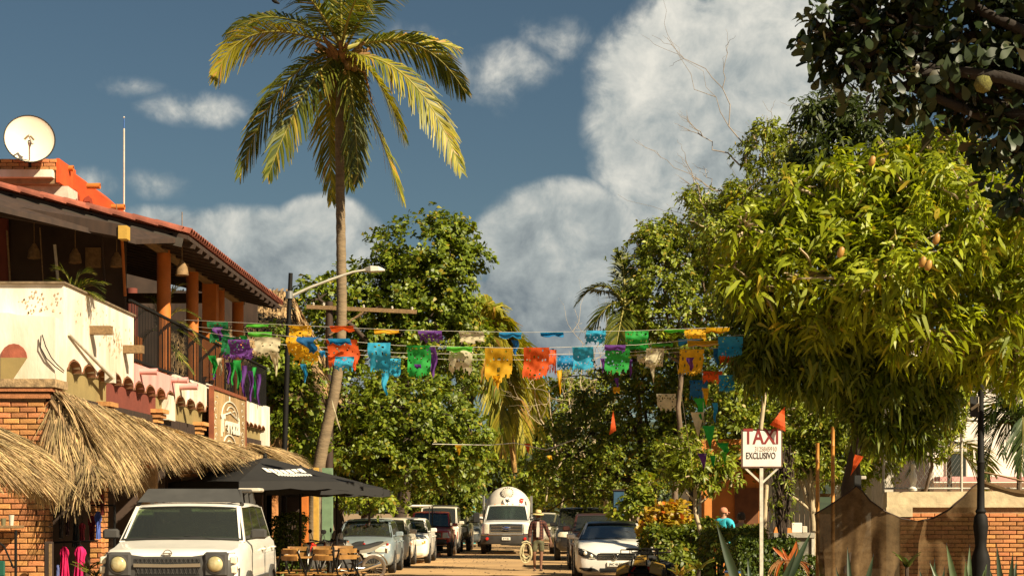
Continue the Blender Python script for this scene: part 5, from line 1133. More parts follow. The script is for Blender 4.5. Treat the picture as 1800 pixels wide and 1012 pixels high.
# --- silver hatch
def std_front(c, hl, lens=M_lens, grille=None, intake=None, fog=None, ring=M_plast):
    for pr in sym(hl):
        plate(c, 'headlight', lens, pr, .014); 
    if grille:
        g = plate(c, 'grille', M_black, grille, .012)
        zl = min(p[1] for p in grille); zh = max(p[2] for p in grille); k = max(2, int((zh-zl)/.045))
        for i in range(k):
            z = zl+(zh-zl)*(i+.7)/(k+.2); xs = [p[0] for p in grille if p[1] < z < p[2]] or [grille[0][0]*.8, grille[-1][0]*.8]
            plate(c, 'grille_bar', M_chrome, [(min(xs)+.02, z-.007, z+.007), (0, z-.007, z+.007), (max(xs)-.02, z-.007, z+.007)], .022, parent=g)
    if intake: plate(c, 'lower_intake', M_black, intake, .01)
    if fog:
        for pr in sym(fog): plate(c, 'fog_lamp', M_lens, pr, .014)
d = 45.4; c = car('silver_hatchback', 'silver blue hatchback parked beside the motorbike', 'car', at(690, d)-.85, d+2, radians(0), M_psil, 3.95, 1.70, 1.44, 1.05, 1.85, 3.35, 3.8, .92, .98, nosez=.78, zb=.2, wr=.62, wheel_r=.30, fo=.78)
std_front(c, [(.38, .60, .70), (.5, .585, .755), (.68, .60, .79), (.77, .64, .80)], grille=[(-.28, .62, .72), (0, .62, .73), (.28, .62, .72)], intake=[(-.5, .34, .43), (-.4, .28, .44), (.4, .28, .44), (.5, .34, .43)])
plate(c, 'bumper_strip', M_pw, [(-.8, .47, .53), (0, .46, .53), (.8, .47, .53)], .01); num_plate(c, .50, 'JMS 81')
MB().rbox(-.4, .4, c.y0+1.95, c.y0+2.6, 1.44, 1.452, .005).build('sunroof', M_black, c.root)
ch = MB(); 
for k in range(5): ch.lathe([(0, -.02), (.018, 0), (0, .02)], 6, (-.02+.012*(k % 2), c.wsp(0, .55)[1]+.1, 1.30-.045*k))
ch.build('hanging_charm', M_redl, c.root)
# --- cream hatch directly behind it
d = 51; c = car('cream_hatchback', 'cream hatchback mostly hidden behind the silver one', 'car', at(717, d)-.84, d+2, 0, M_pcream, 3.9, 1.66, 1.46, 1.0, 1.8, 3.4, 3.75, .95, 1.0, nosez=.8, zb=.2, wheel_r=.30)
std_front(c, [(.4, .62, .72), (.6, .61, .78), (.74, .66, .80)], grille=[(-.3, .6, .7), (.3, .6, .7)], intake=[(-.45, .3, .42), (.45, .3, .42)])
# --- white sedan
d = 55; c = car('white_sedan', 'white sedan on the left with amber-cornered headlamps', 'car', at(705, d), d+2.2, 0, M_pw, 4.6, 1.78, 1.45, 1.2, 2.0, 3.5, 4.1, .93, 1.0, nosez=.80, zb=.2, wr=.64, wheel_r=.32, tail=1.05)
std_front(c, [(.36, .62, .70), (.5, .61, .745), (.72, .63, .77), (.80, .66, .76)], grille=[(-.36, .625, .70), (.36, .625, .70)], intake=[(-.48, .24, .34), (.48, .24, .34)], fog=[(.50, .28, .36), (.62, .27, .37), (.72, .30, .35)])
for pr in sym([(.68, .64, .755), (.79, .665, .752)]): plate(c, 'indicator', M_amber, pr, .02)
num_plate(c, .48, 'JPA 22')
MB().rbox(-.38, .38, c.y0+2.2, c.y0+2.85, 1.45, 1.462, .005).build('sunroof', M_black, c.root)
# --- golf cart with a white roof
d = 60; cx = at(728, d); r = empty('golf_cart', (cx, d+1, gz(d)), 0, 'golf cart with a flat white canopy behind the white sedan', 'golf cart', 'vehicles parked or driving on the street')
MB().rbox(-.58, .58, -1.0, 1.1, 1.84, 1.92, .03).build('canopy', M_pw, r)
for sx in (-.52, .52):
    for y_, yt in ((-.95, -.75), (.9, .8)): MB().tube([(sx, y_, .55), (sx, yt, 1.85)], .02, 6).build('post', M_black, r)
MB().loft([[(-.55, -1.15, .35), (.55, -1.15, .35), (.5, -1.1, .75), (-.5, -1.1, .75)], [(-.6, -.7, .3), (.6, -.7, .3), (.58, -.6, .95), (-.58, -.6, .95)], [(-.6, 1.1, .3), (.6, 1.1, .3), (.58, 1.1, .6), (-.58, 1.1, .6)]]).build('body', M_pgrey, r, 30)
MB().rbox(-.5, .5, 0, .5, .6, .75, .03).rbox(-.5, .5, .45, .58, .75, 1.2, .03).build('bench', M_seat, r)
for sx in (-.52, .52):
    for y_ in (-.75, .8): wheel(r, sx, y_, .23, .16, 1 if sx > 0 else -1)
# --- red pickup
d = 64; c = car('red_pickup', 'red pickup truck with black bumper behind the white sedan', 'pickup', at(793, d)-.86, d+2.3, 0, M_pred, 4.9, 1.72, 1.68, 1.3, 1.85, 2.7, 3.0, 1.05, 1.12, nosez=1.0, zb=.45, wr=.68, wheel_r=.38, tail=1.05, dusty=True, alloy=False, sidecols=2)
std_front(c, [(.55, .72, .92), (.8, .72, .92)], grille=[(-.5, .72, .92), (.5, .72, .92)], lens=M_lens)
plate(c, 'front_bumper', M_plast, [(-.84, .46, .66), (0, .46, .68), (.84, .46, .66)], .10, depth=.15); num_plate(c, .56, 'JR 5 60')
for sd in (-1, 1): MB().tube([(sd*.7, c.y0+3.1, 1.05), (sd*.68, c.y0+3.1, 1.66)], .03, 6).build('roll_bar', M_black, c.root)
MB().tube([(-.68, c.y0+3.1, 1.66), (.68, c.y0+3.1, 1.66)], .03, 6).build('roll_bar', M_black, c.root)
# --- white van, olive off-roader, far cars
d = 69; c = car('white_van', 'white van with roof bars beside the red pickup', 'van', at(806, d)-.86, d+2.2, 0, M_pcream, 4.6, 1.72, 1.9, .8, 1.35, 4.1, 4.3, 1.1, 1.18, nosez=1.02, zb=.35, wr=.72, wheel_r=.34)
std_front(c, [(.5, .70, .88), (.78, .72, .90)], grille=[(-.45, .72, .84), (.45, .72, .84)]); plate(c, 'front_bumper', M_plast, [(-.8, .38, .6), (.8, .38, .6)], .06)
for sd in (-1, 1): plate(c, 'tail_strip', M_redl, [(sd*.82, .6, .9), (sd*.80, .6, .9)], .03)
for k in range(3): MB().tube([(-.7, c.y0+1.6+k*.9, 1.95), (.7, c.y0+1.6+k*.9, 1.95)], .02, 6).build('roof_bar', M_black, c.root)
d = 74; c = car('olive_offroader', 'tall olive off-roader with a roof basket on the left row', 'suv', at(826, d)-.92, d+2.2, 0, M_polive, 4.6, 1.82, 1.86, 1.2, 1.6, 4.2, 4.4, 1.15, 1.22, nosez=1.1, zb=.5, wr=.74, wheel_r=.40, dusty=True)
std_front(c, [(.5, .86, 1.02), (.62, .82, 1.06), (.78, .86, 1.02)], grille=[(-.44, .84, 1.04), (.44, .84, 1.04)]); plate(c, 'front_bumper', M_plast, [(-.88, .5, .74), (.88, .5, .74)], .12, depth=.15)
for sd in (-1, 1): plate(c, 'fog_lamp', M_lens, [(sd*.6-.08, .56, .68), (sd*.6+.08, .56, .68)], .14)
bk = MB()
for sd in (-1, 1): bk.bar((sd*.7, c.y0+1.8, 2.0), (sd*.7, c.y0+3.9, 2.0), .03).bar((sd*.7, c.y0+1.8, 1.88), (sd*.7, c.y0+3.9, 1.88), .03)
for k in range(5): bk.bar((-.7, c.y0+1.8+k*.5, 1.9), (.7, c.y0+1.8+k*.5, 1.9), .025)
bk.bar((-.7, c.y0+1.8, 2.0), (.7, c.y0+1.8, 2.0), .03); bk.build('roof_basket', M_black, c.root)
d = 84; c = car('grey_car', 'grey car far down the left side beside the tanker', 'car', at(846, d)-.9, d+2, 0, M_pgrey, 4.4, 1.76, 1.55, 1.1, 1.8, 3.7, 4.1, .98, 1.02, nosez=.85, zb=.22)
std_front(c, [(.4, .62, .76), (.78, .66, .8)], grille=[(-.36, .6, .74), (.36, .6, .74)], intake=[(-.5, .3, .44), (.5, .3, .44)])
# --- right row
d = 39.5; c = car('white_coupe_sedan', 'pale sedan with dark roof and slim grille, nearest on the right', 'car', at(1082, d), d+2.4, 0, M_pw, 4.8, 1.86, 1.405, 1.32, 2.25, 3.7, 4.5, .955, .985, nosez=.79, zb=.2, wr=.63, wheel_r=.335, fo=.95, roof_m=M_pdark, tail=1.0, glass=glassmat('sky-lit windscreen', (.3, .34, .3), .05, .75))
for pr in sym([(.44, .57, .64), (.55, .555, .71), (.74, .60, .79), (.86, .66, .81)]): plate(c, 'headlight', M_black, pr, .012)
for sd in (-1, 1):
    for (x, z, rr_) in ((.56, .63, .04), (.70, .69, .045)): MB().lathe([(0, -.02), (rr_*.7, -.015), (rr_, 0), (rr_, .03)], 14, axis='y').build('lamp_projector', M_lens, c.root, 60, (sd*x, fy(c, sd*x, z)-.018, z))
    plate(c, 'lamp_strip', M_lens, [(sd*.47, .575, .59), (sd*.62, .575, .59)] if sd > 0 else [(-.62, .575, .59), (-.47, .575, .59)], .02)
g = plate(c, 'grille', M_black, [(-.43, .56, .655), (-.36, .545, .70), (.36, .545, .70), (.43, .56, .655)], .012)
for z in (.565, .605, .645, .685): plate(c, 'grille_bar', M_chrome, [(-.40, z-.008, z+.008), (0, z-.008, z+.008), (.40, z-.008, z+.008)], .024, parent=g)
bd = MB().tube([(.062*cos(2*pi*k/24), 0, .062*sin(2*pi*k/24)) for k in range(25)], .008, 6).tube([(-.035, -.004, .045), (-.012, -.004, -.045), (0, -.004, .0), (.012, -.004, -.045), (.035, -.004, .045)], .006, 4).build('maker_badge', M_chrome, c.root, 50, (0, fy(c, 0, .62)-.04, .62))
MB().lathe([(0, -.005), (.062, -.004), (.062, .02)], 20, axis='y').build('badge_disc', M_black, c.root, 50, (0, fy(c, 0, .62)-.03, .62))
for pr in sym([(.40, .285, .30), (.5, .27, .35), (.70, .28, .36), (.84, .33, .36)]): plate(c, 'side_intake', M_black, pr, .012); 
for pr in sym([(.38, .275, .285), (.6, .262, .272), (.82, .29, .30)]): plate(c, 'chrome_lip', M_chrome, pr, .02)
plate(c, 'lower_intake', M_black, [(-.36, .25, .35), (.36, .25, .35)], .012); num_plate(c, .44, 'JNC 46 58', w=.2)
d = 48.5; c = car('brown_car', 'dark brown high-roofed car behind the pale sedan', 'car', at(1001, d)+.9, d+2.2, 0, M_pbrown, 4.5, 1.8, 1.60, 1.1, 1.75, 3.8, 4.2, 1.04, 1.10, nosez=.95, zb=.24, wr=.68, wheel_r=.34)
std_front(c, [(.45, .70, .82), (.6, .68, .88), (.82, .74, .92)], grille=[(-.4, .70, .84), (.4, .70, .84)], intake=[(-.5, .34, .5), (.5, .34, .5)]); num_plate(c, .58, 'JKR 10')
for sd in (-1, 1): MB().tube([(sd*.62, c.y0+2.0, 1.63), (sd*.62, c.y0+3.6, 1.63)], .018, 6).build('roof_rail', M_chrome, c.root)
d = 58; c = car('black_suv', 'black SUV parked further back on the right side', 'suv', at(976, d)+.93, d+2.3, 0, M_pdark, 4.7, 1.86, 1.82, 1.15, 1.7, 4.1, 4.4, 1.12, 1.18, nosez=1.06, zb=.35, wr=.74, wheel_r=.38)
std_front(c, [(.5, .82, 1.0), (.84, .84, 1.0)], grille=[(-.44, .8, 1.02), (.44, .8, 1.02)], intake=[(-.5, .42, .6), (.5, .42, .6)])
for sd in (-1, 1): MB().tube([(sd*.68, c.y0+1.9, 1.88), (sd*.68, c.y0+3.9, 1.88)], .02, 6).build('roof_rail', M_polive, c.root)
d = 68; c = car('grey_car', 'dusty grey car beyond the black SUV, behind the walking man', 'car', at(966, d)+.9, d+2.2, 0, M_polive, 4.4, 1.76, 1.62, 1.1, 1.7, 3.8, 4.1, 1.0, 1.08, nosez=.9, zb=.24)
std_front(c, [(.42, .66, .82), (.8, .7, .86)], grille=[(-.36, .66, .8), (.36, .66, .8)])
d = 86; c = car('far_pickup', 'pale car crossing far behind the walking man', 'car', at(945, d)+.3, d+2.4, 0, M_pcream, 4.4, 1.76, 1.66, 1.1, 1.7, 3.8, 4.1, 1.0, 1.08, nosez=.9, zb=.24)

# --- gas tanker
d = 68; c = car('tanker_truck', 'white gas tanker truck driving towards the camera', 'truck', at(890, d), d+2.3, 0, M_pw, 5.0, 2.03, 1.98, 1.35, 1.95, 3.0, 3.3, 1.30, 1.36, nosez=1.28, zb=.55, wr=.78, wheel_r=.42, tail=1.2, fo=.95, sidecols=1, seatm=M_seat, glass=glassmat('pale green windscreen', (.5, .62, .5), .05, .4), alloy=False)
plate(c, 'grille_surround', M_chrome, [(-.66, .86, 1.22), (0, .86, 1.24), (.66, .86, 1.22)], .025); g = plate(c, 'grille', M_black, [(-.62, .90, 1.19), (0, .90, 1.20), (.62, .90, 1.19)], .035)
for z in (.93, .99, 1.05, 1.11, 1.165): plate(c, 'grille_bar', M_chrome if z in (.99, 1.11) else M_plast, [(-.6, z-.013, z+.013), (0, z-.013, z+.013), (.6, z-.013, z+.013)], .055, parent=g)
for pr in sym([(.70, .84, 1.22), (.90, .84, 1.22)]): plate(c, 'headlight', M_lens, pr, .03)
for pr in sym([(.69, .80, .83), (.92, .80, .83)]): plate(c, 'lamp_trim', M_black, pr, .03)
ov = MB().lathe([(0, -.03), (.10, -.025), (.13, 0), (.13, .03)], 20, axis='y').build('maker_badge', mat('blue oval', (.02, .05, .16), .3), c.root, 50, (0, fy(c, 0, 1.05)-.075, 1.05)); ov.scale = (1.35, 1, .62)
MB().tube([(.175*cos(2*pi*k/24), 0, .08*sin(2*pi*k/24)) for k in range(25)], .012, 6).build('badge_ring', M_chrome, c.root, 50, (0, fy(c, 0, 1.05)-.09, 1.05))
text('badge_script', 'Ford', .12, M_chrome, c.root, (0, fy(c, 0, 1.05)-.112, 1.05), (radians(90), 0, 0), sx=1.2, font_shear=.3)
rg = []
for i in range(17):
    x = -1.01+2.02*i/16; y_ = c.y0-.22+.14*abs(x)**3; rg.append([(x, y_+.04, .42), (x, y_, .50), (x, y_, .78), (x, y_+.06, .82), (x, y_+.4, .82), (x, y_+.4, .42)])
MB().loft(rg).build('front_bumper', M_plast, c.root, 40)
MB().loft([[(q[0][0]*.98, q[0][1]-.05, .78), (q[0][0]*.98, q[0][1]-.07, .80), (q[0][0]*.98, q[0][1]-.05, .82), (q[0][0]*.98, q[0][1]+.02, .80)] for q in rg]).build('bumper_rail', M_chrome, c.root, 50)
o = MB().rbox(-.17, .17, c.y0-.26, c.y0-.235, .58, .70, .006).build('number_plate', M_plate, c.root); text('plate_number', 'JP 74 766', .08, M_ink, o, (0, c.y0-.264, .64), (radians(90), 0, 0), ext=.002, sx=.75)
for sd in (-1, 1):
    MB().lathe([(0, -.02), (.06, -.015), (.065, .02)], 14, axis='y').build('tow_light', M_redl, c.root, 50, (sd*.75, c.y0-.20, .64))
    o = MB().rbox(-.13, .13, -.06, .06, -.20, .20, .03).build('tow_mirror', M_black, c.root, 30, (sd*1.24, c.y0+1.5, 1.46)); MB().bar((sd*.9, c.y0+1.5, 1.38), (sd*1.15, c.y0+1.5, 1.42), .06).build('mirror_arm', M_black, c.root)
for x in (-.5, -.22, 0, .22, .5): MB().rbox(x-.03, x+.03, c.y0+2.0, c.y0+2.08, 1.985, 2.015, .008).build('roof_marker', M_amber, c.root)
tk = MB(); n = 32; zc = 1.80; R = .94
prof = [(0, 2.45), (.25, 2.47), (.5, 2.55), (.72, 2.70), (.87, 2.9), (R, 3.2), (R, 7.0), (.8, 7.4), (0, 7.6)]
tk.lathe([(max(r_, .001), y_) for r_, y_ in prof], n, axis='y'); tk.v = [(v[0], v[1]+c.y0, v[2]+zc) for v in tk.v]
M_tank = mat('tank paint', (.62, .55, .45), .45, var=.12, scale=2); t = tk.build('gas_tank', M_tank, c.root, 40)
def nose_dir(x, z):   # point on the tank's front dome
    rr_ = sqrt(x*x+(z-zc)**2); k = np.interp(rr_, [p[0] for p in prof[:6]], [p[1] for p in prof[:6]]); return c.y0+k
hx, hz = 0, zc+.66; hy = nose_dir(hx, hz)
mh = MB().lathe([(0, -.10), (.16, -.09), (.19, -.06), (.25, -.055), (.26, 0), (.26, .08)], 24, axis='y').build('manhole_cover', M_gwhite, t, 50, (hx, hy+.02, hz), (-.5, 0, 0))
for k in range(16): MB().lathe([(.018, -.085), (.018, 0)], 6, axis='y').build('bolt', M_alloy, mh, None, (.225*cos(2*pi*k/16), 0, .225*sin(2*pi*k/16)))
e = MB().lathe([(0, -.015), (.17, -.01), (.17, .05)], 24, axis='y').build('round_emblem', M_pw, t, 50, (-.0, nose_dir(0, zc+.30)-.05, zc+.34), (-.2, 0, 0))
MB().prism([(-.10, .02), (-.05, .03), (-.09, .09), (0, .05), (.07, .10), (.04, .02), (.11, -.02), (.03, -.03), (.02, -.09), (-.02, -.04), (-.08, -.06), (-.05, -.01)], 'y', -.024, -.018).build('emblem_bird', M_black, e)
e = MB().box(-.07, .07, -.02, .03, -.08, .08).build('hazard_placard', M_redl, t, None, (.58, nose_dir(.58, zc+.34)-.06, zc+.36), (-.1, .25, .35)); text('placard_number', '1075', .055, M_pw, e, (0, -.024, 0), (radians(90), 0, 0), ext=.002)
MB().rbox(-.95, .95, c.y0+3.0, c.y0+7.4, .70, .90, .03).build('chassis', M_black, c.root)
for sx in (-.92, .92): wheel(c.root, sx, c.y0+5.9, .42, .3, 1 if sx > 0 else -1, False)
for sx in (-1, 1): MB().tube([(sx*.98, c.y0+2.6, .9), (sx*.98, c.y0+2.6, 2.35)], .05, 8).build('exhaust_stack', M_alloy, c.root, 50)
# ------------------------------------------------------------ street furniture and poles
d = 44.0; o = G(497, d); LP = empty('street_lamp', tuple(o), 0, 'dark lamp post with a pale curved arm and white lamp head above the bunting', 'street lamp')
q = lambda x, y, dy=0: P(x, y, d)+Vector((0, dy, 0))-o
MB().tube([(0, 0, -.2), q(500, 800), q(506, 600), q(511, 480)], [.085, .072, .065, .055], 12).build('pole', M_iron, LP, 40)
MB().tube([q(509, 525), q(509, 512)], .10, 12).build('collar', M_alloy, LP, 40)
MB().tube([q(511, 521), q(545, 505), q(585, 490), q(620, 478), q(645, 474)], [.04, .035, .035, .03, .028], 8).build('arm', mat('pale painted arm', (.5, .47, .38), .5), LP, 40)
h = MB().loft([[q(640, 471), q(640, 476), q(640, 477, .1), q(640, 471, .1)], [q(652, 468, -.12), q(652, 478, -.12), q(652, 478, .2), q(652, 468, .2)], [q(666, 469, -.12), q(666, 477, -.12), q(666, 477, .2), q(666, 469, .2)], [q(676, 473, -.03), q(676, 476, -.03), q(676, 476, .1), q(676, 473, .1)]])
h.build('lamp_head', mat('white lamp head', (.66, .62, .52), .4), LP, 30, bevel=.01)
MB().box(-.03, .03, -.1, -.03, 2.3, 2.55).build('paper_notice', M_gwhite, LP)
d = 52; o = G(578, d); UP = empty('utility_pole', tuple(o), 0, 'wooden utility pole with a long timber crossarm behind the palm trunk', 'utility pole'); q = lambda x, y, dy=0: P(x, y, d)+Vector((0, dy, 0))-o
MB().tube([(0, 0, -.2), q(579, 530)], [.14, .11], 12).build('pole', M_dark, UP, 40)
MB().bar(q(540, 540, -.13), q(733, 549, -.13), .1, .12).build('crossarm', M_timber, UP)
MB().bar(q(580, 590, -.13), q(640, 549, -.16), .04, .05).build('brace', M_timber, UP)
for x in (552, 570, 602, 640, 690, 725):
    c0 = q(x, 541+(x-540)*.047, -.13); MB().lathe([(.012, 0), (.012, .06), (.04, .07), (.03, .11), (.045, .13), (.0, .17)], 10, tuple(c0)).build('insulator', M_gwhite, UP, 50)
# --- the TAXI sign
d = 26.6; o = G(1339, d); TX = empty('taxi_sign', tuple(o), 0, 'white hand-painted taxi sign board on a forked white post', 'sign'); q = lambda x, y, dy=0: P(x, y, d)+Vector((0, dy, 0))-o
M_sw = mat('grubby sign white', (.66, .60, .54), .6, var=.18, scale=5, col2=(.74, .70, .64)); M_post = mat('flaking white post', (.5, .47, .38), .7, var=.25, scale=12)
a, b = q(1305, 820), q(1373, 757); bdm = MB().rbox(a.x, b.x, -.015, .015, a.z, b.z, .008).build('board', M_sw, TX)
fr = MB()
for (p0, p1) in ((q(1304, 821), q(1374, 821)), (q(1374, 821), q(1374, 756)), (q(1374, 756), q(1304, 755)), (q(1304, 755), q(1304, 821))): fr.bar(p0, p1, .02, .02)
fr.build('frame', mat('rusty brown frame', (.10, .05, .03), .8, var=.3), TX)
M_lr = mat('dark red paint', (.20, .015, .012), .6); M_lk = mat('black sign paint', (.03, .02, .015), .6); M_lg = mat('faded grey paint', (.36, .30, .23), .7)
text('lettering_large', 'TAXI', .338, M_lr, bdm, (q(1338, 768).x, -.018, q(1338, 768).z), (radians(90), 0, 0), ext=.002, sx=.74, bold=.006)
text('lettering_phone', '3125845910', .105, M_lg, bdm, (q(1346, 789).x, -.018, q(1346, 789).z), (radians(90), 0, 0), ext=.002, sx=.66)
text('lettering_small', 'EXCLUSIVO', .143, M_lk, bdm, (q(1337, 801).x, -.018, q(1337, 801).z), (radians(90), 0, 0), ext=.002, sx=.62, bold=.002)
MB().box(q(1335.5, 0).x, q(1341.5, 0).x, -.01, .05, 0, a.z).build('post', M_post, TX)
for xx in (1310, 1368): MB().bar(q(xx, 822, .02), q(1339, 849, .02), .04, .03).build('brace', M_post, TX)

# --- papel picado on lines across the street
FC = {'green': (.02, .36, .05), 'purple': (.14, .04, .26), 'cream': (.62, .55, .36), 'yellow': (.72, .40, .01), 'orange': (.72, .10, .01), 'blue': (.015, .25, .52), 'lightblue': (.03, .38, .60), 'darkgreen': (.01, .17, .05), 'darkblue': (.01, .12, .32), 'lime': (.10, .45, .03)}
FN = {'lightblue': 'pale blue', 'darkgreen': 'dark green', 'darkblue': 'deep blue', 'lime': 'lime green'}
for k, v in FC.items(): mat('tissue '+k, v, .75, var=.2, scale=9, transl=.5)
def flag(x0, y0, x1, y1, d, col, kind='full', where='', seed=0, tilt=0):
    rng = random.Random(seed*17+int(x0)); w = (x1-x0)/F*d; h = (y1-y0)/F*d; nx, nz = (18, 16) if kind in ('full', 'rag') else (8, 8); mb = MB(); ph = rng.uniform(0, 6); amp = .032*rng.uniform(.6, 1.5); sh = rng.uniform(-.18, .18)
    dead = set()
    if kind in ('full', 'rag'):
        for i in range(nx//2):
            for j in range(1, nz-1):
                if rng.random() < .09: dead |= {(i, j), (nx-1-i, j)}
        for i in range(nx):       # toothed hem
            if i % 2: dead.add((i, nz-1))
        if kind == 'rag':
            for i in range(nx):
                cut = int(abs(sin(i*.7+ph))*nz*.22+rng.random()*2)
                for j in range(nz-cut, nz): dead.add((i, j))
    for j in range(nz+1):
        for i in range(nx+1):
            u = i/nx; v = j/nz; k = 1-v*.93 if kind == 'tri' else (1-.75*v if kind == 'twist' else 1-.1*v*rng.random())
            x = (u-.5)*w*k+(tilt*v*w)+sh*v*w*.5+.012*w*sin(v*7+ph); z = -h*v*(1+.06*sin(u*7+ph))
            if kind == 'curl': z = -h*(v if v < .6 else .6-(v-.6)*.5)*(.6+.5*abs(sin(u*5+ph)))
            if kind == 'twist': x += .12*w*sin(v*7+ph)
            y = amp*sin(u*6+v*3+ph)*(v**.6)+.05*sin(v*6+ph)+.005*sin(u*21+v*9+ph)+.006*sin(v*17-u*8)+(.10*v*v if kind != 'curl' else (.15*v))
            mb.v.append((x, y, z+.012*sin(u*9+ph)*v))
    for j in range(nz):
        for i in range(nx):
            if (i, j) in dead: continue
            a = j*(nx+1)+i; mb.f.append((a, a+1, a+nx+2, a+nx+1))
    nm = 'paper_pennant' if kind == 'tri' else 'paper_flag'
    o = mb.build(nm, MATS['tissue '+col], None, None, tuple(P((x0+x1)/2, y0, d)))
    bmv = o.data; bmv.shade_smooth()
    cat = 'pennant' if kind == 'tri' else 'paper flag'
    cn = FN.get(col, col); kd = {'full': 'square cut-paper flag', 'rag': 'ragged cut-paper flag', 'tri': 'triangular paper pennant', 'curl': 'curled narrow paper flag', 'twist': 'twisted paper flag'}[kind]
    tag(o, f'{cn} {kd} {where}', cat, 'cut-paper bunting over the street'); return o
A1, A2, A3, A4 = 32.0, 28.0, 28.6, 29.6
